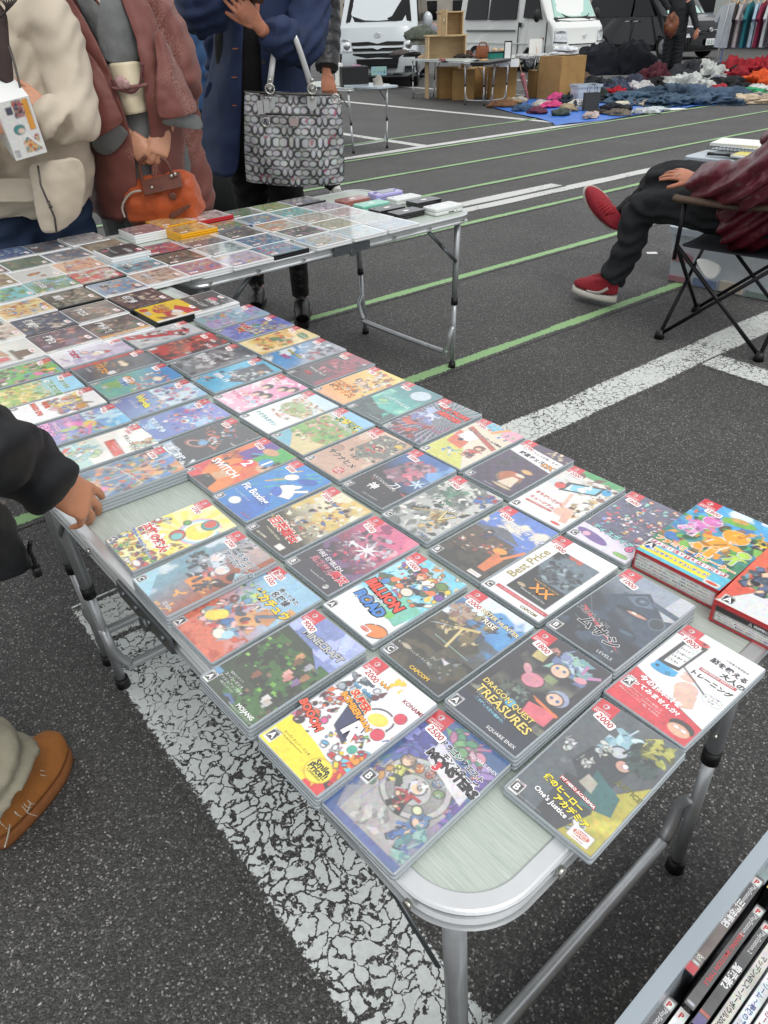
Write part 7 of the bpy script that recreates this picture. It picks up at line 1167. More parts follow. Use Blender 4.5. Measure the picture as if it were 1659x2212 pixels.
CP = lambda rows, nm='coat_panel': patch(nm, [[at(x, y, Y) for x, y, Y in r] for r in rows], DENIM, th, .008, 3, ((.1, .018, 's'), (.25, .02, 'h')))
pn = CP((((462, -30, 3.88), (495, -30, 3.72), (525, -30, 3.70)), ((470, 55, 3.88), (498, 55, 3.70), (527, 55, 3.68)), ((462, 130, 3.90), (494, 130, 3.68), (524, 130, 3.67)), ((440, 215, 3.92), (480, 215, 3.66), (522, 215, 3.66)), ((437, 300, 3.94), (478, 300, 3.66), (519, 300, 3.66)), ((433, 368, 3.96), (474, 382, 3.68), (516, 388, 3.67))))
CP((((556, -30, 3.70), (600, -30, 3.72), (665, -30, 3.86)), ((562, 100, 3.68), (610, 100, 3.70), (664, 100, 3.88)), ((566, 200, 3.68), (612, 200, 3.70), (668, 200, 3.9)), ((570, 300, 3.68), (615, 300, 3.70), (672, 300, 3.92)), ((572, 380, 3.7), (615, 378, 3.72), (676, 368, 3.94))))
patch('pocket_flap', [[at(x, y, 3.70) for x, y in r] for r in (((449, 178), (460, 174)), ((444, 202), (456, 196)), ((440, 212), (446, 212)))], DENIM, pn, .006, 2, ())
for x, y in ((512, 43), (508, 105), (506, 167), (508, 228)): q = MB(); q.box((0, 0, 0), (.022, .004, .0045)); q.build('buttonhole', mat('orange thread', 0x9c5c34, .8), pn, at(x, y, 3.655))
for x, y in ((569, 134),): q = MB(); q.disc((0, 0, 0), .009, (0, -1, 0), h=.004); q.build('button', mat('dark metal button', 0x3c3834, .4, .7), o, at(x, y, 3.41 if y < 100 else 3.62))
t2 = thing('smartphone', 'dark smartphone held at the top of the frame by the person in denim', 'phone'); q = MB(); M = Matrix.Translation(at(524, -14, 3.39)) @ Matrix.Rotation(R(-35), 4, 'X') @ Matrix.Rotation(R(12), 4, 'Z'); q.prism(rrect(.16, .078, .01, 4), -.004, .004, 0, bev=.001, M=M); q.build('phone_body', mat('phone shell', 0x2a2622, .3, coat=.5), t2)
# patterned tote bag
th = thing('tote_bag', 'large grey tote bag with black ring pattern and silver straps, on the forearm', 'handbag')
a_, b_, c_, d_ = at(531, 198, 3.52), at(736, 206, 3.55), at(748, 392, 3.57), at(524, 388, 3.52)
MT, tw, thh = quadM(a_, b_, c_, d_)
def A_tote(a):
    a.g(0x8c8e90, 0x989a9c)
    nx = 7; dx = 1/nx
    for j in range(9):
        y = (j+.5)/9
        for i in range(-1, nx+1):
            x = (i+.5*(j % 2)+.5)*dx
            if (i+j) % 2 == 0:
                for s in (-1, 1): a.e(x+s*.042, y, .052, 0x101012, .036); a.e(x+s*.033, y, .037, 0xa4a6a8, .027)
            else:
                for s in (-1, 1): a.e(x+s*.031, y-.004, .032, 0x101012, .048); a.e(x+s*.030, y+.006, .022, 0xa4a6a8, .036)
    for _ in range(14): a.e(a.rnd.random(), a.rnd.random(), .02, 0x8c2848, .014, a.rnd.uniform(0, 90), al=.75)
ar = Art(tw, thh, .0027, 4); A_tote(ar)
for side in (1, -1):
    ar.txt = []; o = ar.mesh('fabric_panel', PAPER, th, Matrix(), 0); me = o.data
    for v in me.vertices:
        x, y = v.co.x/tw*2, v.co.y/thh*2; tap = 1+.06*(-y)+(.0 if y > 0 else -.05*y*y)
        bul = .075*max(0, 1-abs(x)**4)**.5*(.55+.45*max(0, 1-abs(y+.2)**2.5 if abs(y+.2) < 1 else 0)); sag = -.012*math.cos(x*1.5) if y < 0 else 0
        fold = .006*math.sin(x*7+y*4)+.004*math.sin(x*13-y*7)
        v.co = MT @ Vector((x*tw/2*tap, y*thh/2+sag, side*(bul+fold)))
    me.polygons.foreach_set('use_smooth', [True]*len(me.polygons)); me.update()
q = MB(); q.tube(crm([MT @ Vector((-tw/2*.94, thh/2, 0)), MT @ Vector((-tw*.2, thh/2+.003, .045)), MT @ Vector((tw*.2, thh/2+.003, .045)), MT @ Vector((tw/2*.94, thh/2, 0))], 6), .005, n=8); q.tube([MT @ Vector((-tw*.27, thh*.30, .085)), MT @ Vector((tw*.27, thh*.30, .085))], .004, n=8); q.build('zip', mat('dark zip', 0x4a4844, .4, .6), th)
SILV = mat('silver leather', 0xb4b6b6, .32, .35, bump=.1, bs=120)
q = MB(); q.box((0, thh*.22, .088), (.034, .028, .004), M=MT); q.build('leather_label', mat('pink grey leather', 0x9c8c8a, .5), th)
def strap(px, nm='strap'):
    for s in (-1, 1):
        P = crm([at(x, y, Y+s*.006) for x, y, Y in px], 6); q = MB()
        q.tube(P, [(.0045, .012)]*len(P), n=8, up=(1, 0, 0)); q.build(nm, SILV if s < 0 else BLKL, th)
strap(((582, 192, 3.50), (586, 160, 3.50), (592, 118, 3.52), (604, 84, 3.50), (618, 72, 3.50))); strap(((674, 196, 3.50), (664, 160, 3.49), (646, 105, 3.49), (634, 76, 3.50), (622, 66, 3.52)))
for x in (583, 674):
    q = MB(); q.prism([(-.022, 0), (.022, 0), (.018, -.04), (0, -.055), (-.018, -.04)], 0, .006, 0, M=Matrix.Translation(at(x, 208, 3.475)) @ MT.to_3x3().to_4x4()); q.build('strap_anchor', SILV, th)
    for y in (173, 192, 212): q = MB(); q.ell(at(x, y, 3.465), (.008, .006, .008)); q.build('rivet', ZINC, th)
for x, y, r_ in ((583, 192, .018), (674, 192, .018), (725, 213, .016), (574, 264, .016)): q = MB(); q.tube([at(x, y, 3.455)+Vector((math.cos(a)*r_, 0, math.sin(a)*r_)) for a in [i*math.pi/9 for i in range(19)]], .0035, n=8); q.build('ring', ZINC, th)
for x, y in ((563, 232), (575, 230)): q = MB(); q.box((0, 0, 0), (.026, .004, .05)); q.build('hang_tag', SILV, th, at(x, y, 3.45))
# --- man in a black quilted coat behind
PUF = mat('black nylon puffer', 0x121316, .42, sheen=.1, bump=.1, bs=50)
J = stand_joints(-.78, 6.3, R(-95), 1.74); J['anL'] = on(722, 396, .09); J['toL'] = on(728, 414, .04)
th = thing('person', 'man in a black quilted coat standing behind the denim coat, one hand hanging', 'person'); J['shL'] = at(696, -60, 6.25); J['elL'] = at(704, 50, 6.2); J['wrL'] = at(706, 156, 6.05)
def ex(q): hand(q, at(706, 158, 6.05), (.02, -.05, -1), (.1, -.95, .1), 1.2, (.35, .4, .45, .5), -1, (.3, .3), .02)
body(th, J, SK2, ex, .005, sm=2); hair(th, J['hd'], 0x14100e, J['face']); trousers(th, J, BLKC, (.1, .085, .07))
q = MB(); limb(q, [J['pel']+Vector((0, 0, -.12)), J['pel']+Vector((0, 0, .15)), J['che'], J['nek']], [(.2, .15), (.2, .15), (.21, .15), (.09, .09)], n=22, puff=.08, pk=9, up=(0, 1, 0)); limb(q, [J['shL'], J['elL'], at(706, 150, 6.06)], [.115, .10, .08], puff=.10, pk=12, sub=14); limb(q, [J['shR'], J['elR'], J['wrR']], [.10, .09, .07], puff=.1, pk=12, sub=12); o = q.build('puffer_coat', PUF, th); fuse(o, .011, 2, ((.06, .014, 'h'),))
[shoe(th, J['an'+s], J['to'+s], mat('white trainers', 0xc8c8c4, .5), WSOLE) for s in 'LR']
# --- two people with their backs turned farther back
J = stand_joints(at(418, 380, 5.3).x, 5.3, R(80), 1.58); th = thing('person', 'person in a blue smock and black pleated skirt seen from behind', 'person'); body(th, J, SK, None, .009); hair(th, J['hd'], 0x1c1512, J['face'], .2)
q = MB(); p_ = J['pel']; limb(q, [p_+Vector((0, 0, .02)), p_+Vector((0, 0, .2)), p_+Vector((0, 0, .42)), p_+Vector((0, 0, .52))], [(.22, .16), (.22, .16), (.19, .13), (.07, .07)], up=(0, 1, 0)); [limb(q, [J['sh'+s], J['el'+s], J['wr'+s]], [.08, .09, .075]) for s in 'LR']; o = q.build('smock', mat('mid blue linen', 0x2c4a70, .8, var=.08, vs=20), th); fuse(o, .012, 4, ((.1, .022, 'h'),))
q = MB(); rings = []
for z, r_ in ((.98, .15), (.8, .19), (.5, .235), (.22, .27)): rings.append([(p_.x+(r_*1.0+.016*(k % 2)*(1 if z < .9 else .3))*math.cos(2*math.pi*k/56), p_.y+(r_*.8+.016*(k % 2))*math.sin(2*math.pi*k/56), z) for k in range(56)])
q.loft(rings[::-1], 0, True, True); q.build('pleated_skirt', mat('black pleated cloth', 0x131516, .8), th); [shoe(th, J['an'+s], J['to'+s], BLKL, WSOLE) for s in 'LR']
J = stand_joints(at(352, 200, 6.4).x, 6.4, R(95), 1.68); th = thing('person', 'person in a long black down coat with fur trimmed hood seen from behind', 'person'); body(th, J, SK, None, .01); hair(th, J['hd'], 0x1c1512, J['face']); p_ = J['pel']
q = MB(); limb(q, [p_+Vector((0, 0, -.5)), p_+Vector((0, 0, -.1)), p_+Vector((0, 0, .3)), p_+Vector((0, 0, .55))], [(.24, .17), (.23, .17), (.24, .17), (.12, .1)], n=22, puff=.05, pk=8, up=(0, 1, 0)); [limb(q, [J['sh'+s], J['el'+s], J['wr'+s]], [.1, .09, .075]) for s in 'LR']; o = q.build('down_coat', PUF, th); fuse(o, .014, 2, ((.08, .02, 'h'),))
q = MB(); q.tube([J['nek']+Vector((.15*math.cos(a), .13*math.sin(a), .06+.02*math.sin(a))) for a in [i*math.pi/8 for i in range(17)]], .05, n=10); o = q.build('fur_trim', mat('tan fur', 0x8c7c60, .9, var=.35, vs=120), th); fuse(o, .01, 1, ((.015, .03, 'h'),)); [shoe(th, J['an'+s], J['to'+s], BLKL, WSOLE) for s in 'LR']
# --- foreground visitor reaching for the stack, mostly outside the frame
NAVY = mat('near black navy down jacket', 0x0a0c11, .6, sheen=0, bump=.15, bs=40); BEI = mat('washed beige denim', 0x8f8a78, .85, var=.12, vs=18, bump=.35, bs=260); TAN = mat('tan nubuck', 0x98602c, .8, var=.16, vs=14, bump=.2, bs=200)
hx = T(.262, -1.115, .045)                                 # where the fingers meet the stack
th = thing('person', 'visitor in a navy down jacket and frayed beige trousers, hand touching the case stack', 'person')
J = stand_joints(-1.12, .88, R(25), 1.66); J['shR'] = Vector((-1.00, .72, 1.32)); J['elR'] = at(-50, 955, .83); J['wrR'] = at(86, 1034, .91)
J['anR'] = on(2, 1722, .09); J['toR'] = on(114, 1622, .035); J['knR'] = J['anR']+Vector((-.17, .0, .37)); J['hipR'] = J['knR']+Vector((-.13, .08, .40))
def ex(q): hand(q, at(96, 1038, .898), at(190, 1086, .934)-at(96, 1038, .898), (.30, -.5, .85), .84, (.22, .3, .42, .55), -1, (.1, .3), .10)
body(th, J, mat('warm skin', 0xbd8262, .45, var=.06, vs=60, bump=.15, bs=220, bdist=.0008), ex, .0033, sm=2); hair(th, J['hd'], 0x1a1512, J['face'])
q = MB(); limb(q, [J['pel']+Vector((0, 0, -.10)), J['pel']+Vector((0, 0, .12)), J['che'], J['nek']], [(.2, .17), (.22, .18), (.22, .16), (.1, .1)], n=22, puff=.07, pk=8)
limb(q, [Vector((-1.02, .70, 1.30)), at(-150, 930, .78), at(-20, 966, .84), at(40, 1000, .862), at(84, 1028, .88), at(116, 1048, .892)], [.08, .060, .052, .050, .049, .044], n=22, puff=.06, pk=7, sub=12); limb(q, [J['shL'], J['elL'], J['wrL']], [.10, .09, .07]); o = q.build('down_jacket', NAVY, th); fuse(o, .008, 2, ((0, .010, 'q'), (.07, .008, 'h')))
patch('jacket_hem', [[at(x, y, Y) for x, y, Y in r] for r in (((-120, 1040, .62), (-50, 1060, .66), (4, 1085, .72)), ((-120, 1120, .62), (-40, 1140, .68), (26, 1150, .75)), ((-120, 1190, .62), (-35, 1210, .69), (44, 1200, .77)), ((-120, 1235, .62), (-30, 1262, .69), (62, 1232, .77)))], NAVY, th, .02, 3, ((.04, .008, 's'),))
q = MB(); q.tube(crm([at(x, y, Y) for x, y, Y in ((6, 1085, .715), (30, 1150, .745), (48, 1200, .765), (63, 1228, .765))], 5), .0035, n=6); z = q.build('zip', ZIPM, o)
q = MB(); q.tube(crm([at(x, y, .76) for x, y in ((66, 1170), (64, 1188), (72, 1205), (78, 1228))], 5), .003, n=6); q.tube([at(77, 1224, .76), at(82, 1242, .76)], .006, n=8); q.build('zip_pull', BLACKP, o)
trousers(th, J, BEI, (.11, .095, .098), .008, disp=((.1, .012, 'h'), (0, .014, 'w'), (.02, .003, 's')), cut=.03)
def crepe(an, to, n_):
    d = (to-an); d.z = 0; d.normalize(); s = Vector((-d.y, d.x, 0)); he = Vector((an.x, an.y, 0))-d*.055; te = Vector((to.x, to.y, 0))+d*.025; L = (te-he).length
    def out(k, hgt): return [tuple(he+d*(L*u)+s*(w_*k)+Vector((0, 0, hgt))) for u, w_ in [(-.0+.5-.5*math.cos(t), (.026+.017*min(1, max(0, (.5-.5*math.cos(t)))*1.5))*1.1*math.copysign(abs(math.sin(t))**.62, math.sin(t))) for t in [2*math.pi*i/36 for i in range(36)]]]
    q = MB(); q.loft([out(1.08, .002), out(1.14, .012), out(1.12, .026), out(1.0, .03)], 0, True, True); q.build('sole', mat('crepe sole', 0x7c4c26, .8, var=.1, vs=60), n_)
    q = MB(); q.loft([out(1.04, .028), out(1.06, .045), out(.98, .062), out(.82, .080), [tuple(he+d*(L*(.0+.72*u))+s*w_+Vector((0, 0, .105))) for u, w_ in [((.5-.5*math.cos(t)), .036*math.sin(t)) for t in [2*math.pi*i/36 for i in range(36)]]], [tuple(he+d*(L*(.02+.45*u))+s*w_+Vector((0, 0, .125))) for u, w_ in [((.5-.5*math.cos(t)), .03*math.sin(t)) for t in [2*math.pi*i/36 for i in range(36)]]]], 0, True, True); o = q.build('boot', TAN, n_); m_ = o.modifiers.new('s', 'SUBSURF'); m_.levels = m_.render_levels = 2; return o
crepe(J['anR'], J['toR'], th); crepe(J['anL'], J['toL'], th)
FR = mat('frayed threads', 0xb4aea0, .9); q = MB(); c = J['anR']+Vector((0, 0, .0)); r_ = random.Random(4)
for i in range(26):
    a = r_.uniform(0, 6.283); p0 = c+Vector((.080*math.cos(a), .080*math.sin(a), .034)); L_ = r_.uniform(.006, .014) if i % 9 else r_.uniform(.02, .035); q.tube([p0, p0+Vector((math.cos(a)*L_*.4, math.sin(a)*L_*.4, -L_*.5)), p0+Vector((math.cos(a+.4)*L_*.8, math.sin(a+.4)*L_*.8, -L_))], .0007, n=4)
for pts in (((6, 1745), (22, 1765), (18, 1800), (10, 1830)), ((52, 1722), (66, 1730), (60, 1752)), ((0, 1735), (12, 1758), (14, 1790))): q.tube(crm([on(x, y, .085 if y < 1700 else .05) for x, y in pts], 5), .0016, n=5)
tag(q.build('frayed_hem', FR, th), kind='stuff')
# --- seated man, cut by the right edge of the frame
BUR = mat('burgundy down jacket', 0x5a1a26, .36, coat=.15, var=.12, vs=5, bump=.12, bs=40); BJ = mat('washed black denim', 0x1b1c1f, .85, var=.35, vs=9, bump=.3, bs=260); REDS = mat('red suede', 0x93222e, .75, var=.12, vs=30); CUF = mat('dark navy cuff', 0x14161e, .7)
F_ = Vector((-.757, .655, 0)).normalized(); S_ = Vector((F_.y, -F_.x, 0)); C0 = Vector((1.69, 3.40, 0))
th = thing('person', 'seated man in a burgundy down jacket, black jeans and red trainers, legs crossed', 'person')
J = dict(pel=C0-F_*.06+Vector((.02, 0, .54)), F=F_, face=math.atan2(F_.y, F_.x)+math.pi/2, up=(0, 0, 1)); J['wai'] = J['pel']-F_*.07+Vector((0, 0, .17)); J['che'] = J['pel']-F_*.12+Vector((0, 0, .38)); J['nek'] = J['che']+F_*.02+Vector((0, 0, .17)); J['hd'] = J['nek']+F_*.05+Vector((0, 0, .14))
J['kn1'] = on(1405, 446, .50); J['an1'] = Vector((1.215, 3.80, .11)); J['to1'] = on(1262, 632, .04)
J['hipL'] = J['pel']+S_*.09; J['hipR'] = J['pel']-S_*.09; J['knR'] = J['kn1']; J['anR'] = J['an1']; J['knL'] = on(1455, 385, .62); J['anL'] = at(1340, 475, J['knL'].y+.24)
J['shL'] = J['che']-S_*-.2+Vector((0, 0, .06)); J['shR'] = J['che']-S_*.2+Vector((0, 0, .06))
J['shL'] = J['che']+S_*.2+Vector((0, 0, .06)); J['elL'] = at(1660, 400, 3.36); J['wrL'] = at(1506, 392, 3.52); J['elR'] = J['pel']-S_*.30+Vector((0, 0, .2)); J['wrR'] = J['pel']-S_*.14+F_*.3+Vector((0, 0, .12))
def ex(q): hand(q, at(1506, 388, 3.52), at(1466, 376, 3.56)-at(1506, 388, 3.52), (.0, -.55, .85), .98, (.15, .25, .3, .35), -1, (.5, .1), .17)
body(th, J, SK2, ex, .0037, sm=2); hair(th, J['hd'], 0x2a2826, J['face'])
q = MB(); limb(q, [J['pel']-F_*.1, J['pel']+F_*.06, J['pel']+F_*.16+Vector((0, 0, .0))], [(.17, .13), (.18, .12), (.14, .1)]); limb(q, [J['hipR'], J['knR'], (J['knR']+J['anR'])/2+Vector((0, 0, .0)), J['anR']+Vector((0, 0, .03))], [.105, .083, .072, .068], sub=9); limb(q, [J['hipL']+Vector((0, 0, .04)), J['knL'], (J['knL']+J['anL'])/2, J['anL']], [.105, .078, .068, .062], sub=9); o = q.build('jeans', BJ, th); fuse(o, .008, 3, ((.08, .008, 'h'), (0, .013, 'w'), (.03, .004, 'h')))
def sneaker(an, to, upv, flip=-1):
    d = (to-an).normalized(); u = Vector(upv); u = (u-d*u.dot(d)).normalized(); s = d.cross(u); hb = an-d*.055; L = .285; M = Matrix((d, s, u)).transposed().to_4x4(); M.translation = hb
    def o_(k, z, x0=0, x1=1): return [((x0+(x1-x0)*(.5-.5*math.cos(t)))*L, k*(.034+.014*min(1, 1.6*(.5-.5*math.cos(t))))*math.sin(t)*1.1, z) for t in [2*math.pi*i/32 for i in range(32)]]
    q = MB(); q.loft([o_(1.05, -.03), o_(1.1, -.018), o_(1.08, .0), o_(1.0, .002)], 0, True, True, M); sole = q.build('sole', WSOLE, th)
    q = MB(); q.loft([o_(1.0, .001), o_(1.02, .02, 0, .99), o_(.95, .038, .0, .94), o_(.85, .055, .0, .80), o_(.8, .075, .0, .55), o_(.78, .092, .01, .38)], 0, True, True, M); up_ = q.build('shoe', REDS, th); m_ = up_.modifiers.new('s', 'SUBSURF'); m_.levels = m_.render_levels = 1
    q = MB()
    for k in range(6): x = L*(.42+.055*k); z = .095-.0075*k; q.tube([(x, -.022, z-.006), (x+.004, 0, z+.004), (x, .022, z-.006)], .0028, n=5, M=M)
    q.tube([(L*.40, -.02, .085), (L*.36, .03, .10), (L*.42, .045, .08)], .0025, n=5, M=M); q.build('lace', mat('red lace', 0xb01c28, .6), up_)
    q = MB(); P = [(L*.12, .0395*flip, .045), (L*.3, .046*flip, .012), (L*.55, .052*flip, .006)]; q.tube(crm([Vector(p) for p in P], 4), [(.002, .009)]*9, n=6, M=M, up=(0, 0, 1)); q.build('side_stripe', mat('cream stripe', 0xb8b0a8, .6), up_)
sneaker(J['anR']-Vector((0, 0, .045)), Vector((J['to1'].x, J['to1'].y, .065)), (0, 0, 1)); an_ = at(1322, 478, J['anL'].y-.01); sneaker(an_, at(1282, 425, an_.y+.03), (-.45, -.35, -.6) if False else (-.25, -.55, .35))
q = MB(); limb(q, [J['pel']+F_*.17+Vector((0, 0, -.03)), J['pel']+F_*.08+Vector((0, 0, .0)), J['pel']-F_*.02+Vector((0, 0, .10)), J['wai'], J['che'], J['nek']+Vector((0, 0, -.02))], [(.20, .13), (.215, .16), (.22, .19), (.21, .2), (.21, .18), (.09, .09)], n=26, sub=12)
limb(q, [J['shL'], at(1720, 300, 3.28), at(1668, 400, 3.34), at(1590, 408, 3.46), at(1512, 393, 3.52)], [.10, .095, .088, .076, .05], n=24, puff=.22, pk=9.4, sub=20); limb(q, [J['shR'], J['elR'], J['wrR']], [.11, .1, .07], n=20, puff=.1, pk=9.4, sub=14)
o = q.build('down_jacket', BUR, th); fuse(o, .0075, 1, ((0, .022, 'q'), (.035, .006, 'h')))
q = MB(); q.tube([at(1512, 393, 3.515), at(1500, 389, 3.53)], [.042, .036], n=14); q.build('cuff', CUF, o); q = MB(); q.tube([at(1466, 380, 3.53)+Vector((.0085*math.cos(a), .004, .0085*math.sin(a))) for a in [i*math.pi/5 for i in range(11)]], .0012, n=5); q.build('ring', ZINC, th)
# camp chair
TUBE = mat('black steel tube', 0x17161a, .35, .5); CAN = mat('dark canvas', 0x1c1f26, .85, bump=.3, bs=300); ARM = mat('brown arm sleeve', 0x4a3a2e, .7, var=.2, vs=20)
th = thing('camp_chair', 'black folding camp chair with brown armrests under the seated man', 'folding chair')
fA, fB, fC = on(1425, 722, .02), on(1640, 770, .02), on(1505, 665, .02); fD = fB+(fC-fA)
u1, u2 = (fC-fA), (fB-fA)
tA, tB, tC, tD = [p.copy() for p in (fA, fB, fC, fD)]
for p, o_ in ((tA, .02), (tB, .0), (tC, .02), (tD, .0)): p.z = .43
def tb(nm, pts, r, m_=TUBE, par=None): q = MB(); q.tube(pts, r, n=10); return q.build(nm, m_, par or th)
for a, b in ((fA, tB), (fB, tA), (fA, tC), (fC, tA), (fC, tD), (fD, tC), (fB, tD), (fD, tB)): tb('leg', [a, b], .009)
for p in (fA, fB, fC, fD): tb('foot', [p+Vector((0, 0, -.019)), p+Vector((0, 0, .02))], [.024, .018], BLACKP)
for a, b in ((tA, tB), (tC, tD)):
    post = a+Vector((0, 0, .19)); tb('post', [a+Vector((0, 0, -.06)), post], .009)
    back = b+(b-a).normalized()*.06+Vector((0, 0, .42)); tb('back_post', [b+Vector((0, 0, -.02)), back], .010)
    armb = b+Vector((0, 0, .21)); q = MB(); P = crm([post+(a-b).normalized()*.05+Vector((0, 0, .005)), post, (post+armb)/2+Vector((0, 0, -.012)), armb+(b-a).normalized()*.04], 5); q.tube(P, [(.030, .014)]*len(P), n=10, up=(0, 0, 1)); q.build('armrest', ARM, th)
patch('seat', [[tA.lerp(tC, u)*(1-v)+tB.lerp(tD, u)*v+Vector((0, 0, -.05*math.sin(math.pi*u)*(.4+.6*math.sin(math.pi*v)))) for u in (0, .25, .5, .75, 1)] for v in (0, .33, .66, 1)], CAN, th, .004, 2, ())
bk = (tB-tA).normalized()*.05; patch('backrest', [[tB.lerp(tD, u)+bk*(1+.9*z/.4)+Vector((0, 0, z))+(tB-tA).normalized()*.05*math.sin(math.pi*u) for u in (0, .33, .66, 1)] for z in (.08, .25, .42)], CAN, th, .004, 2, ())
p_ = at(1536, 592, 3.30); patch('care_label', [[at(x, y, 3.28) for x, y in r] for r in (((1500, 560), (1520, 556), (1563, 572)), ((1512, 580), (1535, 578), (1555, 590)), ((1522, 598), (1535, 605), (1545, 600)))], NBK, th, .001, 2, ())
# ------------------------------------------------------------------ vehicles behind
GLS = mat('dark car glass', 0x06080a, .08, spec=.3); RUB = mat('tyre rubber', 0x101010, .8); TRIM = mat('dark car plastic', 0x1d2024, .55); CHR = mat('chrome', 0xd8dadc, .12, 1.0); LAMP = mat('headlamp lens', 0xc8ccd0, .08, .35, coat=1.0, var=.35, vs=30); GAP = mat('panel gap', 0x20242a, .7); PLW = mat('number plate', 0xd8dcdc, .4); GRNT = mat('plate green', 0x1c5c3c, .5)
def vehicle(name, label, cat, front, head, L, W, H, prof, belt, paint, side=(), ws=None, wheels=(.75, .9), wr=.31, bump=None, arch=True, rear=0):
    # front: ground point under the nose; prof: (distance behind the nose, height) from bumper foot to roof; local x runs to the front
    t = thing(name, label, cat, (front.x, front.y, 0), head)
    def yy(u, z): return u*W/2*(1-(.13*max(0, z-belt)/(H-belt) if z > belt else .0)-(.03 if z < .3 else 0))
    def cx_(u): return -.16*abs(u)**7-.035*abs(u)**2
    def fx(z, u=0):
        P = prof
        for i in range(len(P)-1):
            if P[i][1] <= z <= P[i+1][1] and P[i+1][1] > P[i][1]: f = (z-P[i][1])/(P[i+1][1]-P[i][1]); return -(P[i][0]+(P[i+1][0]-P[i][0])*f)+cx_(u)
        return -P[0][0]+cx_(u)
    q = MB(); rings = []
    base = [(-d, z) for d, z in prof]+[(-L+.35, H), (-L+.08, H-.2), (-L, belt), (-L, .3)]
    a1, a2 = -wheels[0], -L+wheels[1]
    def archp(c): return [(c+(wr+.07)*math.cos(th), .22+(wr+.06)*math.sin(th)) for th in [math.pi-k*math.pi/8 for k in range(9)]]
    low = [(-L+.02, .24)]+archp(a2)+archp(a1) if arch else [(-L+.02, .24)]
    base += low
    for u in (-1, -.975, -.9, -.7, -.35, 0, .35, .7, .9, .975, 1): rings.append([(x+(cx_(u) if x > -1.2 else 0)*(1 if z < H-.1 else .5), yy(u, z)*(1-.012*(abs(u) == 1)), z-(.035*abs(u)**4 if z > H-.05 else 0)) for x, z in base])
    q.loft(rings, 0, True, True); bd = q.build('car_body', paint, t); m_ = bd.modifiers.new('e', 'EDGE_SPLIT'); m_.split_angle = R(28)
    def sp(nm, pts, m_, off=.006, par=None, sd=(1, -1)):
        for s in sd: q = MB(); P = [(x, s*(yy(1, z)+off), z) for x, z in pts]; P2 = [(x, s*(yy(1, z)+off-.02), z) for x, z in pts]; q.loft([P2, P], 0, True, False); q.build(nm, m_, par or t)
    def fp(nm, pts, m_, off=.012, par=None, th=.03, fl=None):
        q = MB(); Q = []
        for i in range(len(pts)):
            (y0, z0), (y1, z1) = pts[i], pts[(i+1) % len(pts)]
            for k in range(4): Q.append((y0+(y1-y0)*k/4, z0+(z1-z0)*k/4))
        P = [(fx(z, y/(W/2))+off, y, z) for y, z in Q]; P2 = [(x-th, y, z) for x, y, z in P]; q.loft([P2, P], 0, True, False); return q.build(nm, m_, par or t)
    for nm, pts, mm in side: sp(nm, pts, mm)
    if ws: fp('windscreen', [(-ws[0], ws[2]), (ws[0], ws[2]), (ws[1], ws[3]), (-ws[1], ws[3])], ws[4], .01)
    for c in (a1, a2):
        for s in (-1, 1):
            y = s*(W/2-.11); q = MB(); q.tube([(c, y-.09, wr), (c, y-.07, wr), (c, y+.07, wr), (c, y+.09, wr)], [wr-.03, wr, wr, wr-.03], n=28, smooth=False); wl = q.build('wheel', RUB, t)
            q = MB(); q.tube([(c, y+s*.05, wr), (c, y+s*.094, wr)], [wr*.62, wr*.6], n=24)
            for k in range(10): a = k*math.pi/5; q.tube([(c+.03*math.cos(a), y+s*.098, wr+.03*math.sin(a)), (c+wr*.58*math.cos(a), y+s*.094, wr+wr*.58*math.sin(a))], .014, n=5)
            q.build('rim', mat('wheel rim', 0x8c9094, .35, .7), wl)
    q = MB(); q.box((-L/2, 0, .3), (L-.3, W*.9, .2)); q.build('underbody', TRIM, t)
    return t, fp, sp, fx, yy
def oval(par, fx, y, z, r, off=.03, inner=True):
    q = MB(); E = lambda cy, cz, a, b: [(fx(z)+off, y+cy+a*math.cos(t), z+cz+b*math.sin(t)) for t in [i*math.pi/10 for i in range(21)]]
    q.tube(E(0, 0, r, r*.68), r*.1, n=6); q.tube(E(0, 0, r*.36, r*.64), r*.09, n=6); q.tube(E(0, r*.3, r*.66, r*.24), r*.09, n=6); q.build('emblem', CHR, par)
def wing(par, fx, y, z, r, off=.03):
    q = MB(); q.tube([(fx(z)+off, y+r*math.cos(t), z+r*.8*math.sin(t)) for t in [i*math.pi/10 for i in range(21)]], r*.1, n=6); q.tube([(fx(z)+off, y+r*a, z+r*b) for a, b in ((-.9, .25), (-.5, .3), (0, -.25), (.5, .3), (.9, .25))], r*.12, n=6); q.build('emblem', CHR, par)
def plate(par, fx, y, z, txt, top='', bgm=PLW, tm=GRNT, off=.05):
    q = MB(); q.prism(rrect(.33, .165, .01, 2), 0, .01); put_text(q, txt, Matrix.Translation((0, -.02, .011)), wid=.24, size=.1, mi=1, bold=.02); 
    if top: put_text(q, top, Matrix.Translation((0, .055, .011)), size=.045, mi=1)
    o = q.build('number_plate', [bgm, tm], par); o.matrix_basis = Matrix.Translation((fx(z)+off, y, z)) @ Matrix(((0, 0, 1, 0), (1, 0, 0, 0), (0, 1, 0, 0), (0, 0, 0, 1)))
SILVER = mat('silver van paint', 0xbcc3c6, .28, .15, coat=.8); VWHITE = mat('white van paint', 0xdcdfdb, .3, coat=.7); DNAVY = mat('black blue car paint', 0x080a12, .3, .0, coat=.5, spec=.3)
f = at(815, 100, 18.3); hd = R(-97)
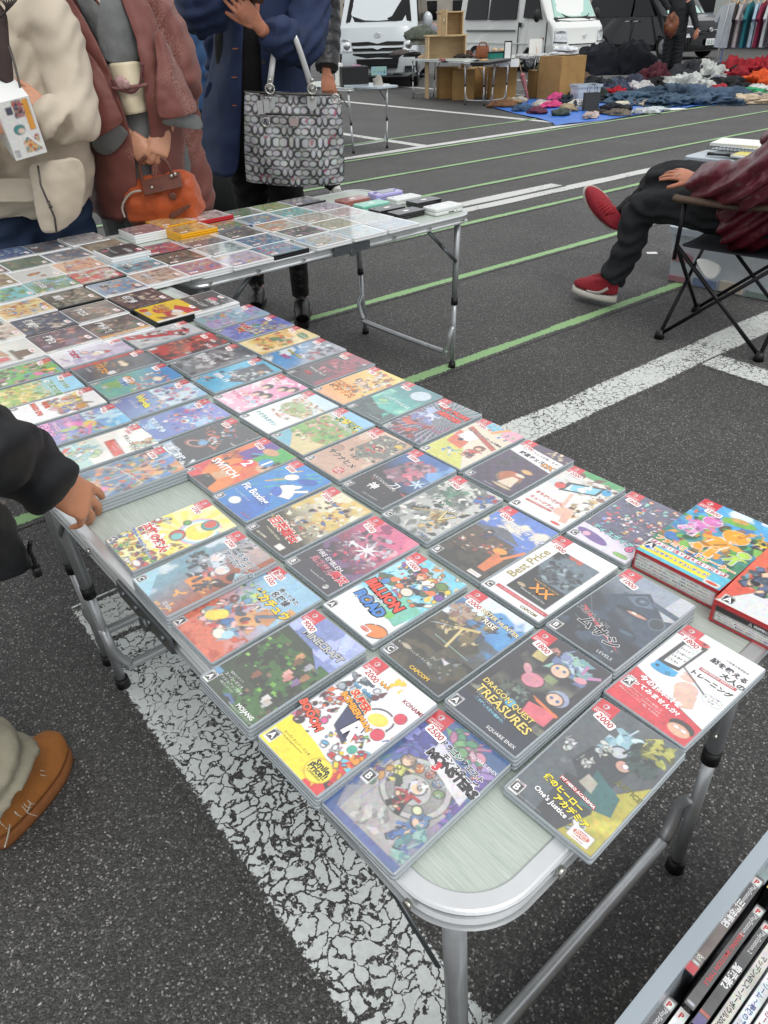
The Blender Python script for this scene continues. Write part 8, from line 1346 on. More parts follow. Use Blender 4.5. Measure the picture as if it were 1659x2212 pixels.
t, fp, sp, fx, yy = vehicle('parked_van', 'silver van with black bumper facing the camera behind the stalls', 'van', f, hd, 4.7, 1.69, 1.98, [(.10, .22), (.02, .30), (.0, .55), (.03, .72), (.07, .9), (.16, 1.12), (.26, 1.18), (.86, 1.86), (1.15, 1.97)], 1.1, SILVER,
 side=[('side_window', [(-1.9, 1.2), (-.72, 1.2), (-1.15, 1.72), (-1.9, 1.74)], GLS), ('side_window', [(-4.4, 1.2), (-2.0, 1.2), (-2.0, 1.74), (-4.3, 1.74)], GLS)], ws=(.70, .60, 1.22, 1.84, GLS))
fp('front_bumper', [(-.84, .24), (.84, .24), (.84, .66), (-.84, .66)], TRIM, .035, th=.1); fp('lower_grille', [(-.42, .38), (.42, .38), (.46, .56), (-.46, .56)], mat('black mesh', 0x08090a, .7), .05); fp('grille_bar', [(-.44, .455), (.44, .455), (.44, .475), (-.44, .475)], TRIM, .06)
fp('grille', [(-.52, .70), (.52, .70), (.56, .86), (.2, .87), (0, .83), (-.2, .87), (-.56, .86)], mat('black mesh', 0x08090a, .7), .02); fp('grille_bar', [(-.54, .755), (-.1, .755), (0, .725), (.1, .755), (.54, .755), (.54, .795), (.1, .80), (0, .80), (-.1, .80), (-.54, .795)], SILVER, .035)
for s in (-1, 1): hl = fp('headlight', [(s*.54, .70), (s*.80, .70), (s*.82, .93), (s*.58, .90)], LAMP, .02); q = MB(); q.ell((fx(.8)-.02, s*.66, .80), (.03, .08, .075)); q.build('reflector', CHR, hl); fp('fog_recess', [(s*.58, .30), (s*.78, .30), (s*.78, .42), (s*.58, .42)], GAP, .045); q = MB(); q.ell((-1.0, s*(.845+.16), 1.22), (.07, .11, .15)); q.build('mirror', SILVER, t)
oval(t, fx, 0, .985, .065, .03); plate(t, fx, .03, .34, '・・・6', '', mat('pale green plate', 0x9cc4b0, .4, col2=0x8cb4cc, vs=5), GRNT, .07)
f = at(1262, 92, 21.5); hd = R(-61)
WS = mat('mint tinted glass', 0x9ec8bc, .08, coat=.7, spec=.8)
t, fp, sp, fx, yy = vehicle('parked_van', 'white van with mint windscreen parked behind the goods tables', 'van', f, hd, 4.3, 1.64, 1.92, [(.12, .26), (.02, .32), (.0, .50), (.06, .62), (.10, .95), (.22, 1.08), (.34, 1.14), (.82, 1.80), (1.1, 1.91)], 1.05, VWHITE,
 side=[('side_window', [(-4.0, 1.16), (-3.0, 1.16), (-3.0, 1.70), (-3.95, 1.70)], GLS), ('side_window', [(-2.9, 1.15), (-1.75, 1.15), (-1.75, 1.71), (-2.9, 1.71)], GLS), ('side_window', [(-1.45, 1.18), (-.72, 1.14), (-1.0, 1.66), (-1.45, 1.70)], GLS), ('side_rail', [(-3.9, .88), (-1.75, .88), (-1.75, .93), (-3.9, .93)], mat('grey rail', 0x6c7070, .5)), ('door_gap', [(-1.62, .35), (-1.605, .35), (-1.605, 1.1), (-1.62, 1.1)], GAP), ('door_gap', [(-.52, .4), (-.505, .4), (-.505, 1.08), (-.52, 1.08)], GAP), ('side_crease', [(-4.1, .62), (-1.2, .62), (-1.2, .645), (-4.1, .645)], mat('white crease', 0xe0e4e0, .3)), ('door_handle', [(-1.58, .98), (-1.50, .98), (-1.50, 1.08), (-1.58, 1.08)], GAP), ('marker_lamp', [(-.68, .72), (-.60, .72), (-.60, .76), (-.68, .76)], mat('amber', 0x8c4418, .3))], ws=(.66, .56, 1.18, 1.76, WS), wheels=(1.08, .85), wr=.29)
fp('front_bumper', [(-.80, .27), (.80, .27), (.80, .58), (-.80, .58)], VWHITE, .04, th=.1); fp('air_intake', [(-.5, .40), (-.24, .40), (-.24, .44), (-.5, .45)], GAP, .05); fp('air_intake', [(.24, .40), (.5, .40), (.5, .45), (.24, .44)], GAP, .05); fp('nose_gap', [(-.42, .60), (.42, .60), (.45, .62), (-.45, .62)], GAP, .02); fp('cowl', [(-.70, 1.09), (.70, 1.09), (.68, 1.17), (-.68, 1.17)], TRIM, .02)
for s in (-1, 1): fp('headlight', [(s*.50, .66), (s*.79, .68), (s*.78, .90), (s*.52, .90)], LAMP, .022); fp('headlight_rim', [(s*.49, .645), (s*.80, .655), (s*.80, .68), (s*.50, .67)], GAP, .02); q = MB(); q.tube([(fx(1.2)+.01, s*.1, 1.15), (fx(1.22)+.035, s*.35, 1.19), (fx(1.3)+.02, s*.45, 1.24)], .012, n=6); q.build('wiper', BLACKP, t); q = MB(); q.ell((-.72, s*(.82+.15), 1.22), (.06, .1, .14)); q.build('mirror', BLACKP, t)
wing(t, fx, .05, .78, .055); plate(t, fx, .05, .38, '83-02', '・・・', off=.07)
f = at(1530, 92, 25.5); hd = R(-66)
t, fp, sp, fx, yy = vehicle('parked_minivan', 'glossy black blue minivan behind the clothes sellers', 'minivan', f, hd, 4.7, 1.75, 1.85, [(.10, .2), (.0, .26), (.0, .60), (.04, .80), (.14, .96), (.5, 1.06), (1.0, 1.12), (1.75, 1.72), (2.1, 1.84)], 1.02, DNAVY,
 side=[('side_window', [(-4.3, 1.1), (-2.55, 1.1), (-2.55, 1.62), (-4.2, 1.62)], GLS), ('side_window', [(-2.45, 1.1), (-1.45, 1.1), (-1.95, 1.60), (-2.45, 1.62)], GLS), ('door_handle', [(-2.75, .96), (-2.55, .97), (-2.55, .995), (-2.75, .985)], CHR), ('door_handle', [(-2.35, .96), (-2.15, .97), (-2.15, .995), (-2.35, .985)], CHR), ('door_gap', [(-2.46, .3), (-2.45, .3), (-2.45, 1.05), (-2.46, 1.05)], mat('dark seam', 0x2c3038, .5))], ws=(.70, .60, 1.15, 1.70, WS), wheels=(.92, .9), wr=.33)
fp('grille', [(-.72, .30), (.72, .30), (.78, .66), (-.78, .66)], mat('black mesh', 0x08090a, .7), .02)
for z in (.36, .42, .48, .54, .60): fp('grille_bar', [(-.70, z), (.70, z), (.70, z+.012), (-.70, z+.012)], mat('piano black', 0x14161a, .15, coat=1), .035)
fp('chrome_strip', [(-.84, .71), (.84, .71), (.84, .735), (-.84, .735)], CHR, .03); fp('lower_lip', [(-.8, .21), (.8, .21), (.8, .24), (-.8, .24)], CHR, .03)
for s in (-1, 1): fp('headlight', [(s*.50, .80), (s*.84, .82), (s*.84, .87), (s*.52, .84)], LAMP, .02); fp('fog_lamp', [(s*.70, .56), (s*.84, .56), (s*.84, .66), (s*.74, .66)], LAMP, .03)
oval(t, fx, 0, .74, .07, .05); plate(t, fx, 0, .44, '12-21', '・・・', off=.06)
f = at(225, 60, 10.5); t, fp, sp, fx, yy = vehicle('parked_van', 'grey green tinted windscreen of a parked van above the kimono shoulder', 'van', Vector((f.x, f.y, 0)), R(-80), 4.5, 1.7, 2.0, [(.10, .22), (.0, .30), (.0, .55), (.1, .85), (.22, .95), (.9, 1.86), (1.2, 1.97)], 1.0, VWHITE, side=[('side_window', [(-4.0, 1.2), (-1.3, 1.2), (-1.3, 1.74), (-4.0, 1.74)], GLS)], ws=(.72, .60, 1.0, 1.84, mat('grey green glass', 0x5c7474, .1, coat=.6))); fp('front_bumper', [(-.82, .24), (.82, .24), (.82, .5), (-.82, .5)], TRIM, .03); [fp('headlight', [(s*.5, .6), (s*.8, .6), (s*.8, .78), (s*.52, .78)], LAMP, .02) for s in (-1, 1)]
# box truck, other far things closing the view
t = thing('box_truck', 'pale grey box truck standing behind the clothes rack', 'truck', (14.8, 30.5, 0), R(-65)); q = MB(); q.prism(rrect(5.2, 2.2, .04, 2), .7, 3.1); q.build('cargo_box', mat('pale truck panel', 0xb4bab4, .5, var=.04), t); q = MB(); q.prism(rrect(1.5, 2.0, .15, 3, 3.5), .5, 2.2, bev=.2); q.build('cab', VWHITE, t)
for x in (-1.8, 3.5):
    for s in (-1, 1): q = MB(); q.tube([(x, s*.85, .38), (x, s*1.05, .38)], .38, n=20); q.build('wheel', RUB, t)
for i, (x, y, L_, H_, c, lb) in enumerate(((-34, 62, 30, 7, 0x8c9094, 'long grey building far beyond the car park on the left'), (2, 78, 34, 9, 0xa09a90, 'beige building far beyond the vans'), (38, 70, 30, 8, 0x7c848c, 'blue grey building far beyond the minivan'))):
    t = thing('distant_building', lb, 'building', (x, y, 0)); q = MB(); q.box((0, 0, H_/2), (L_, 10, H_)); q.build('wall', mat('wall %x' % c, c, .8, var=.08, vs=1), t)
    for j in range(int(H_//3)):
        for k in range(int(L_//3)): q = MB(); q.box((-L_/2+1.8+k*3, -5.02, 1.6+3*j), (1.7, .08, 1.3)); q.build('window', GLS, t)
r_ = random.Random(11); LEAF = mat('dull green leaves', 0x33422c, .8, var=.35, vs=3); BARK = mat('tree bark', 0x4a3e32, .9)
for i, x in enumerate((-22, -12, -3, 8, 17, 27, 40)):
    t = thing('street_tree', f'{["bushy", "tall", "narrow", "broad", "low", "thin", "wide"][i]} dull green tree on the line far behind the {["left shoppers", "grey van", "denim coat", "silver van", "white van", "minivan", "clothes rack"][i]}', 'tree', (x, 52+r_.uniform(-3, 3), 0), 0, 'trees behind the car park'); q = MB(); q.tube([(0, 0, 0), (.1, 0, 2), (0, .1, 3.6)], [.16, .12, .05], n=8)
    for a in range(5): q.tube([(.05, 0, 2.2), (math.cos(a*1.26)*1.1, math.sin(a*1.26)*1.1, 3.6)], [.06, .02], n=5)
    q.build('trunk', BARK, t); q = MB()
    for k in range(900):
        u = Vector((r_.gauss(0, 1), r_.gauss(0, 1), r_.gauss(0, 1))).normalized()*r_.uniform(.5, 1)**.5; p = Vector((u.x*1.7, u.y*1.7, 3.9+u.z*1.5)); n_ = Vector((r_.gauss(0, 1), r_.gauss(0, 1), r_.gauss(0, 1))).normalized()*.16; m_ = n_.cross(Vector((0, 0, 1))).normalized()*.13; q.add([p-n_, p+m_, p+n_, p-m_], [(0, 1, 2, 3)])
    q.build('crown', LEAF, t)
# ------------------------------------------------------------------ goods tables of the other stalls
def gt(label, a, b, wid=.6, side=1, h=.64):     # table between ground points a and b along its near edge
    a, b = Vector((a.x, a.y, 0)), Vector((b.x, b.y, 0)); d = (b-a); L_ = d.length+.12; c = (a+b)/2+Vector((-d.y, d.x, 0)).normalized()*side*(wid/2-.05); folding_table(label, L_, wid, h, c, math.atan2(d.y, d.x), 'folding tables of the neighbouring stalls', .02, far=True); return c, math.atan2(d.y, d.x)
K0 = on(1058, 229); cD1, rD1 = gt('folding table with bags and pouches in front of the white van', on(892, 213), K0+Vector((-.12, .05, 0)), .62); cD2, rD2 = gt('folding table with shoes and papers beside the umbrellas', K0+Vector((.05, .02, 0)), on(1150, 205), .62)
ee0, ee1 = on(752, 333), on(846, 318); dd = (ee1-ee0).normalized(); nn = Vector((-dd.y, dd.x, 0)); cE = (ee0+ee1)/2+nn*.55; folding_table('low silver folding table with a black box, behind the patterned tote', 1.2, .66, .66, Vector((cE.x, cE.y, 0)), math.atan2(nn.y, nn.x), 'folding tables of the neighbouring stalls', .02, far=True)
KR = mat('kraft board', 0xa3804f, .8, var=.12, vs=6, bump=.2, bs=40); WOOD = mat('light wood board', 0xbfa47c, .55, var=.12, vs=5, aniso=(1, 1, 8))
def carton(label, px, py, w, d, h, rz, z=.001, m_=KR, name='cardboard_box', cat='cardboard box', Y=None, flap=True):
    p = on(px, py, z) if Y is None else at(px, py, Y); t = thing(name, label, cat, (p.x, p.y, z), rz); q = MB(); q.prism(rrect(w, d, .004, 1), 0, h, 0); q.build('carton', m_, t)
    if flap:
        q = MB(); q.box((0, 0, h+.001), (w*.99, .05, .001)); q.build('tape', mat('brown tape', 0x8c6c40, .4), t)
    return t
for lb, px, py, w, d, h, rz in (('brown carton under the goods table, nearest the wooden shelf', 966, 211, .36, .36, .50, .1), ('brown carton in the middle under the goods tables', 1000, 214, .40, .36, .48, -.1), ('brown carton under the corner where the goods tables meet', 1028, 209, .30, .36, .48, .15), ('brown carton with printed mark under the second goods table', 1082, 212, .48, .3, .5, .05), ('small brown carton standing behind the pink umbrella', 1160, 208, .30, .3, .42, .2)): carton(lb, px, py, w, d, h, rz)
p = on(1197, 222); bigc = carton('large brown carton with folded white towels on top', 1208, 214, .62, .52, .66, .62); p = on(1208, 214)
def soft(name, label, cat, p, rx, ry, rz_, col, rot=0, seed=0, rough=.85, amp=.35, m_=None, n=44, k=22, low=0):
    # crumpled cloth or bag: an ellipsoid folded by ridged noise, flat where it lies
    r_ = random.Random(seed); o_ = Vector((r_.uniform(0, 50), r_.uniform(0, 50), r_.uniform(0, 50))); q = MB(); rings = []
    for i in range(k+1):
        th_ = min(max(math.pi*i/k, .03), math.pi-.03); g_ = []
        for j in range(n):
            ph = 2*math.pi*j/n; u = Vector((math.sin(th_)*math.cos(ph), math.sin(th_)*math.sin(ph), -math.cos(th_)))
            f = 1+amp*(noise.noise(u*1.6+o_)*.9-abs(noise.noise(u*3.1+o_))*1.1-abs(noise.noise(Vector((u.x*9, u.y*4, u.z*6))+o_))*.75+.4); v = Vector((u.x*rx*f, u.y*ry*f, max(low-rz_*.1, u.z*rz_*f))); g_.append(tuple(v))
        rings.append(g_)
    q.loft(rings, 0, True, True); o = q.build(name, m_ or mat('cloth %06x' % col, col, rough, var=.3, vs=9, bump=.3, bs=60), None, p, rot); return tag(o, label, cat)
WT = 0xc8ccd0
for i, (dx, dz) in enumerate(((0, 0), (.06, .055))): soft('towel', ['lower folded white towel on the big carton', 'upper folded white towel on the big carton'][i], 'towel', p+Vector((dx*.5, -.02, .69+dz)), .27-.03*i, .17, .055, WT, .3, 20+i, amp=.18)
# blue sheets
TARP = mat('blue tarpaulin', 0x2c6cc4, .45, var=.1, vs=9, bump=.3, bs=12)
for lb, pts in (('blue tarpaulin under the scarves and small goods', ((1056, 232), (1180, 262), (1225, 270), (1452, 238), (1460, 226), (1380, 212), (1090, 219))), ('blue tarpaulin under the heap of clothes', ((1290, 216), (1440, 228), (1500, 232), (1700, 206), (1720, 170), (1500, 168), (1300, 190)))):
    n_ = len(pts); P = [on(*p) for p in pts]; c = sum(P, Vector())/n_; q = MB(); rings = []
    for f in (0, .35, .7, .9, 1): rings.append([tuple((c+(crm(P+[P[0]], 6)[k]-c)*max(f, .02))*1+Vector((0, 0, .004+.012*(.5+.5*math.sin(k*1.7))*(f == 1)+.006*math.sin(k*.9+f*9)**2))) for k in range(n_*6)])
    q.loft(rings, 0, False, True); tag(q.build('tarpaulin', TARP), lb, 'tarpaulin')
# heap of clothes: every garment lies on its own
GM = [(1212, 196, .42, .34, .30, 0x3c4038, 'dark olive jacket crumpled at the left of the clothes heap'), (1240, 182, .40, .3, .34, 0x5c4c3c, 'brown camouflage jacket at the back left of the heap'), (1262, 204, .45, .3, .22, 0x2c332c, 'deep green trousers beside the plastic basket'), (1290, 196, .4, .3, .26, 0x1c2024, 'black shirt on the left slope of the heap'), (1246, 212, .36, .25, .16, 0x283440, 'dark blue jeans folded behind the plastic basket'),
 (1330, 196, .4, .28, .24, 0x3c4458, 'navy checked shirt behind the red bundle'), (1325, 203, .24, .18, .17, 0xa81828, 'round red bundled jersey on the jeans'), (1352, 210, .62, .3, .14, 0x3c5468, 'light blue jeans with a wide leg near the red bundle'), (1380, 196, .3, .25, .2, 0xb8b8b8, 'white and black spotted shirt in the middle of the heap'), (1410, 205, .7, .3, .17, 0x2c4052, 'long dark blue jeans across the middle'), (1450, 216, .6, .28, .15, 0x3a5064, 'faded blue jeans at the front edge of the sheet'), (1478, 206, .5, .3, .24, 0x46586a, 'bright blue jeans pile behind the front edge'), (1520, 212, .62, .3, .22, 0x40546a, 'blue jeans with a raised knee'), (1562, 208, .55, .28, .18, 0x34485c, 'crumpled blue jeans at the right of the sheet'), (1430, 190, .34, .26, .24, 0x141418, 'black sweater with a red collar beside the white jersey'), (1418, 178, .36, .3, .3, 0x4c1c28, 'dark red sports top behind the black sweater'),
 (1480, 190, .55, .36, .30, 0xb4b8b4, 'white jersey with navy stripes lying on top'), (1520, 170, .5, .34, .34, 0xb4b8b4, 'white hooded top with gold print'), (1500, 160, .5, .3, .35, 0x2c2e32, 'charcoal top behind the white hooded top'), (1562, 190, .36, .3, .22, 0x16181c, 'black top with white lettering right of the jerseys'), (1548, 198, .3, .2, .14, 0x9c2830, 'red and white scarf at the foot of the white jersey'), (1596, 200, .5, .26, .12, 0x2c8c60, 'bright green shirt near the right edge'), (1600, 212, .6, .25, .1, 0xb8a890, 'beige trousers at the right front of the sheet'), (1640, 208, .5, .3, .12, 0x9c8c7c, 'tan trousers cut by the frame edge'), (1636, 186, .4, .34, .26, 0xc84c18, 'orange top at the right edge of the frame'), (1650, 170, .4, .3, .3, 0x3c3c40, 'grey striped top behind the orange one'), (1590, 168, .36, .3, .26, 0x181a1e, 'black jersey behind the black lettered top'), (1590, 150, .42, .3, .32, 0x8c1824, 'long red jersey heap at the back'), (1640, 152, .46, .34, .34, 0x9c1c28, 'bright red hooded tops at the back right'), (1655, 196, .45, .3, .14, 0xc0c0bc, 'white shirt with black sleeves at the right edge'), (1352, 190, .36, .26, .26, 0x343848, 'plaid shirt in dark blue and red'), (1392, 204, .3, .2, .14, 0xb02838, 'small red cloth beside the spotted shirt')]
for i, (px, py, w, d, h, c, lb) in enumerate(GM): p_ = on(px, min(py+10, 232)); p_ = p_*(min(1, 16.5/p_.y)); bk = max(0, 205-py)/60; soft('garment', lb, 'clothing', Vector((p_.x, p_.y, .02+.16*bk)), w*.98, d*1.1, h*.8, c, i*.7, i, low=.0, amp=.6, n=60, k=28)
SM = [(1085, 232, .34, .14, .12, 0x6c4c34, 'scarf', 'brown scarf lying under the pink umbrella'), (1190, 232, .34, .16, .09, 0xc03c70, 'pouch', 'pink cloth case at the front of the blue sheet'), (1200, 222, .2, .16, .16, 0xcc4880, 'scarf', 'upright pink scarf beside the big carton'), (1246, 232, .26, .15, .10, 0xc8c8bc, 'pouch', 'cream cloth pouch behind the spotted case'), (1320, 238, .30, .16, .10, 0x14161e, 'belt bag', 'dark navy belt bag on the front edge of the sheet'), (1350, 240, .26, .13, .07, 0x111214, 'sandal', 'black sandal beside the dark navy belt bag'), (1300, 246, .3, .14, .05, 0x2c2420, 'clutch bag', 'flat black clutch with brown piping'), (1370, 225, .2, .12, .05, 0xc84020, 'cloth', 'orange red folded cloth among the papers'), (1400, 228, .32, .15, .07, 0xa89c88, 'pouch', 'beige zipped pouch on the right of the blue sheet'), (1420, 238, .3, .16, .03, 0xb8c4c4, 'scarf', 'pale patterned scarf at the right of the blue sheet'), (1345, 228, .28, .16, .05, 0xc0bca8, 'book', 'off white wrapped book beside the shopping bag')]
for i, (px, py, w, d, h, c, nm, lb) in enumerate(SM): p_ = on(px, py); soft(nm.replace(' ', '_'), lb, nm, Vector((p_.x, p_.y, .02)), w*.72, d*.9, h*.8, c, i*.9, 60+i, amp=.35, low=0)
for i, (px, py, w, d, c, lb) in enumerate(((1100, 226, .3, .2, 0x8c7858, 'tan knit folded on the left of the blue sheet'), (1128, 240, .3, .18, 0x38506c, 'slate blue knit at the front of the blue sheet'), (1120, 222, .26, .2, 0xb0aca0, 'cream blouse at the back of the blue sheet'), (1160, 246, .26, .16, 0x5c2c3c, 'plum scarf at the front of the blue sheet'), (1172, 230, .3, .18, 0xa8a49c, 'light grey cloth before the big carton'), (1210, 250, .28, .14, 0x3c4640, 'dark green cloth at the front edge of the blue sheet'), (1228, 240, .26, .16, 0x9c8c70, 'khaki cloth beside the pink cloth case'), (1336, 250, .3, .12, 0x6c6458, 'brown grey cloth on the near edge of the blue sheet'), (1395, 246, .34, .14, 0xb4b8bc, 'silver grey cloth on the near right of the blue sheet'), (1275, 256, .3, .12, 0xb8a8a0, 'pale rose cloth before the dark clutch'))): p_ = on(px, py); soft('folded_cloth', lb, 'cloth', Vector((p_.x, p_.y, .02)), w*.62, d*.8, .07, c, i*.8, 160+i, amp=.45, low=0, n=40, k=16)
p_ = on(1262, 238); q = MB(); ar = Art(.34, .30, .006, 8); ar.g(0xc4c4c0, 0xc8c8c4)
for i in range(9):
    for j in range(7): ar.e((i+.5*(j % 2)+.3)/9, (j+.5)/7, .032, 0x101214, .024)
o = ar.mesh('patterned_case', PAPER, None, Matrix(), 0)
for v in o.data.vertices: a = v.co.y/.15*1.9; v.co = Vector((v.co.x, .075*math.sin(a), .078+.075*math.cos(a)))
o.location = (p_.x, p_.y, .0); o.rotation_euler = (0, 0, .25); tag(o, 'white rolled case with black drop pattern on the blue sheet', 'case'); s_ = o.modifiers.new('t', 'SOLIDIFY'); s_.thickness = .004
for lb, px, py, w in (('white sheet of paper on the blue sheet behind the pouch', 1385, 216, .34), ('pale paper on the asphalt at the corner of the blue sheet', 1450, 238, .4), ('brown paper scrap on the asphalt before the jeans', 1590, 222, .3)): p_ = on(px, py); q = MB(); q.prism(rrect(w, w*.55, .01, 1), .006 if py < 230 else .012, .015); tag(q.build('paper_sheet', NBK if 'brown' not in lb else KR, None, (p_.x, p_.y, 0), .3), lb, 'paper')
p_ = on(1285, 226); tub('plastic_basket', 'white clear plastic basket with papers, between the big carton and the clothes', p_+Vector((-.12, .25, 0)), .2, .42, .32, .28, .002, cat='basket')
p_ = on(1290, 240); th = thing('shopping_bag', 'dark grey paper shopping bag with cord handles before the plastic basket', 'shopping bag', (p_.x-.1, p_.y+.05, .003), .15); q = MB(); q.prism(rrect(.24, .09, .004, 1), 0, .25); q.build('bag_body', mat('grey card', 0x3c3c3a, .6), th)
for s in (-1, 1): q = MB(); q.tube(crm([(-.06, s*.046, .24), (-.055, s*.046, .32), (0, s*.046, .36), (.055, s*.046, .32), (.06, s*.046, .24)], 4), .004, n=6); q.build('handle', BLACKP, th)
def umb(label, p0, p1, c, c2=None):
    th = thing('umbrella', label, 'umbrella', (0, 0, 0)); a, b = Vector(p0), Vector(p1); q = MB(); q.tube([a.lerp(b, x) for x in (.0, .04, .35, .62, .66)], [.008, .022, .034, .05, .012], n=9); o = q.build('furled_canopy', mat('umbrella %x' % c, c, .7, col2=c2, vs=30), th); fuse(o, .006, 1, ((.04, .02, 'h'),)); q = MB(); q.tube([a.lerp(b, .6), b], .008, n=8); q.build('shaft', WOOD, th)
umb('pink furled umbrella with wooden shaft leaning on the goods table', on(1141, 217, .01), at(1119, 125, 14.6), 0xa86c6c); umb('pale yellow patterned umbrella leaning beside the big carton', on(1174, 212, .01), at(1158, 100, 15.4), 0xa89c78, 0x5c6c4c)
# goods on the tables
def ont(px, py, z=.645): return on(px, py, z)
def handbag(label, p, w, h, d, c, rot=0, rough=.5, hh=.12):
    th = thing('handbag', label, 'handbag', p, rot); q = MB(); q.loft([[(x*f, y*f2, z) for x, y in rrect(w, d, d*.3, 3)] for f, f2, z in ((1, 1, 0), (1.02, 1.05, h*.3), (.92, .8, h*.8), (.86, .5, h))], 0, True, True); o = q.build('bag_body', mat('bag %x' % c, c, rough, var=.12, vs=20, bump=.2, bs=90), th)
    for s in (-1, 1): q = MB(); q.tube(crm([(-w*.28, s*d*.3, h*.85), (-w*.24, s*d*.32, h+hh*.7), (0, s*d*.32, h+hh), (w*.24, s*d*.32, h+hh*.7), (w*.28, s*d*.3, h*.85)], 4), .009, n=7); q.build('handle', mat('bag %x' % c, c, rough), th)
handbag('white woven handbag with a tall ring handle on the goods table', ont(979, 121), .27, .24, .13, 0xb8b8a8, .1, hh=.17); handbag('brown leather handbag standing on the goods table', ont(1042, 126), .24, .19, .11, 0x7c4424, -.1, hh=.05)
for i, (px, py, w, d, h, c, lb) in enumerate(((865, 118, .4, .22, .12, 0x4c4644, 'folded taupe bag at the left end of the goods table'), (892, 121, .4, .25, .10, 0x131416, 'black flat bag on the goods table'), (918, 124, .36, .2, .07, 0xb89c7c, 'beige cloth belt on the goods table'), (936, 122, .42, .24, .10, 0x3c4238, 'olive pouch in front of the white handbag'), (957, 116, .2, .14, .14, 0x707070, 'zebra striped pouch beside the white handbag'), (1000, 124, .34, .2, .08, 0x2c2a28, 'dark fur stole on the goods table'), (1012, 118, .18, .14, .1, 0x4c2c22, 'small dark brown purse'), (1026, 122, .18, .12, .06, 0x8c6864, 'dusty pink purse on the goods table'), (955, 130, .24, .1, .04, 0x8c5450, 'pair of rose slippers on the table edge'), (1048, 131, .24, .12, .03, 0xc89850, 'yellow leather pouch on the black tray'), (910, 82, .6, .4, .28, 0x50564c, 'grey green clothes heap behind the goods table'), (905, 95, .3, .24, .2, 0xb0b0ac, 'white cloth hanging over the heap'), (1128, 124, .3, .2, .08, 0xb0b0b0, 'silver foil items on the second goods table'), (1170, 122, .3, .2, .08, 0xb8bcbc, 'white papers on the second goods table'))):
    p_ = ont(px, py) if py > 100 else at(px, py, 16.5); soft('goods_item', lb, 'goods', p_, w*.55, d*.6, h*.7, c, i*.6, 90+i, amp=.25, low=0, n=30, k=14)
q = MB(); p_ = ont(1090, 137); q.box((0, 0, .02), (1.15, .3, .035)); tag(q.build('display_tray', BLACKP, None, (p_.x-.15, p_.y+.22, .645), rD2), 'long black display tray on the second goods table', 'tray')
th = thing('shoe_box', 'teal shoe box on the goods table under a pair of cream sandals', 'shoe box', ont(1074, 128), .1); q = MB(); q.box((0, 0, .05), (.3, .18, .1)); q.build('box_body', mat('teal card', 0x1c7c6c, .6), th); q = MB(); q.box((0, 0, .104), (.31, .19, .02)); q.build('box_lid', mat('black card', 0x141416, .6), th)
for s in (-1, 1): soft('sandal', f'{"left" if s < 0 else "right"} one of the cream sandals on the teal box', 'sandal', ont(1074+s*7, 127)+Vector((0, 0, .12)), .05, .10, .04, 0xb89c7c, .1, 120+s, amp=.2, n=20, k=10)
th = thing('picture_frame', 'dark framed white card leaning beside the sandals', 'picture frame', ont(1096, 128), -.2); q = MB(); q.box((0, 0, .13), (.13, .02, .27)); q.build('frame', BLACKP, th); q = MB(); q.box((0, -.0115, .13), (.10, .002, .23)); q.build('card', NBK, th)
p_ = ont(1158, 118); th = thing('price_board', 'white board with a pale drawing on the second goods table', 'board', p_+Vector((0, .1, 0)), .1); q = MB(); q.box((0, 0, .12), (.24, .01, .25)); q.build('panel', NBK, th)
for px, lb in ((1088, 'white price card hanging over the table edge beneath the sandals'), (1112, 'white price card hanging over the table edge beneath the frame')): q = MB(); q.box((0, 0, 0), (.14, .003, .11)); p_ = at(px, 136, 13.9); tag(q.build('price_card', NBK, None, p_, -.1), lb, 'price card')
th = thing('wooden_cabinet', 'small open wooden cabinet standing on the shelf board before the white van', 'cabinet', at(972, 79, 15.8), .12)
for c_, d_ in (((0, .14, .19), (.42, .02, .38)), ((-.2, 0, .19), (.02, .3, .38)), ((.2, 0, .19), (.02, .3, .38)), ((0, 0, .37), (.46, .32, .02)), ((0, 0, .01), (.42, .3, .02))): q = MB(); q.box(c_, d_); q.build('panel', WOOD, th)
q = MB(); q.box((-.16, -.2, .22), (.02, .2, .38), rz=.35); d_ = q.build('door', WOOD, th); q = MB(); q.tube([(-.17, -.26, .18), (-.17, -.26, .28)], .008, n=6); q.build('handle', ZINC, d_)
p_ = at(962, 110, 15.8); th = thing('shelf_unit', 'pale wooden shelf board unit under the open cabinet', 'shelf', (p_.x, p_.y, 0), .12)
for c_, d_ in (((0, 0, p_.z+.24), (.75, .34, .02)), ((-.34, 0, (p_.z+.23)/2), (.02, .32, p_.z+.22)), ((.34, 0, (p_.z+.23)/2), (.02, .32, p_.z+.22)), ((0, .15, p_.z+.05), (.66, .02, .36))): q = MB(); q.box(c_, d_); q.build('panel', WOOD, th)
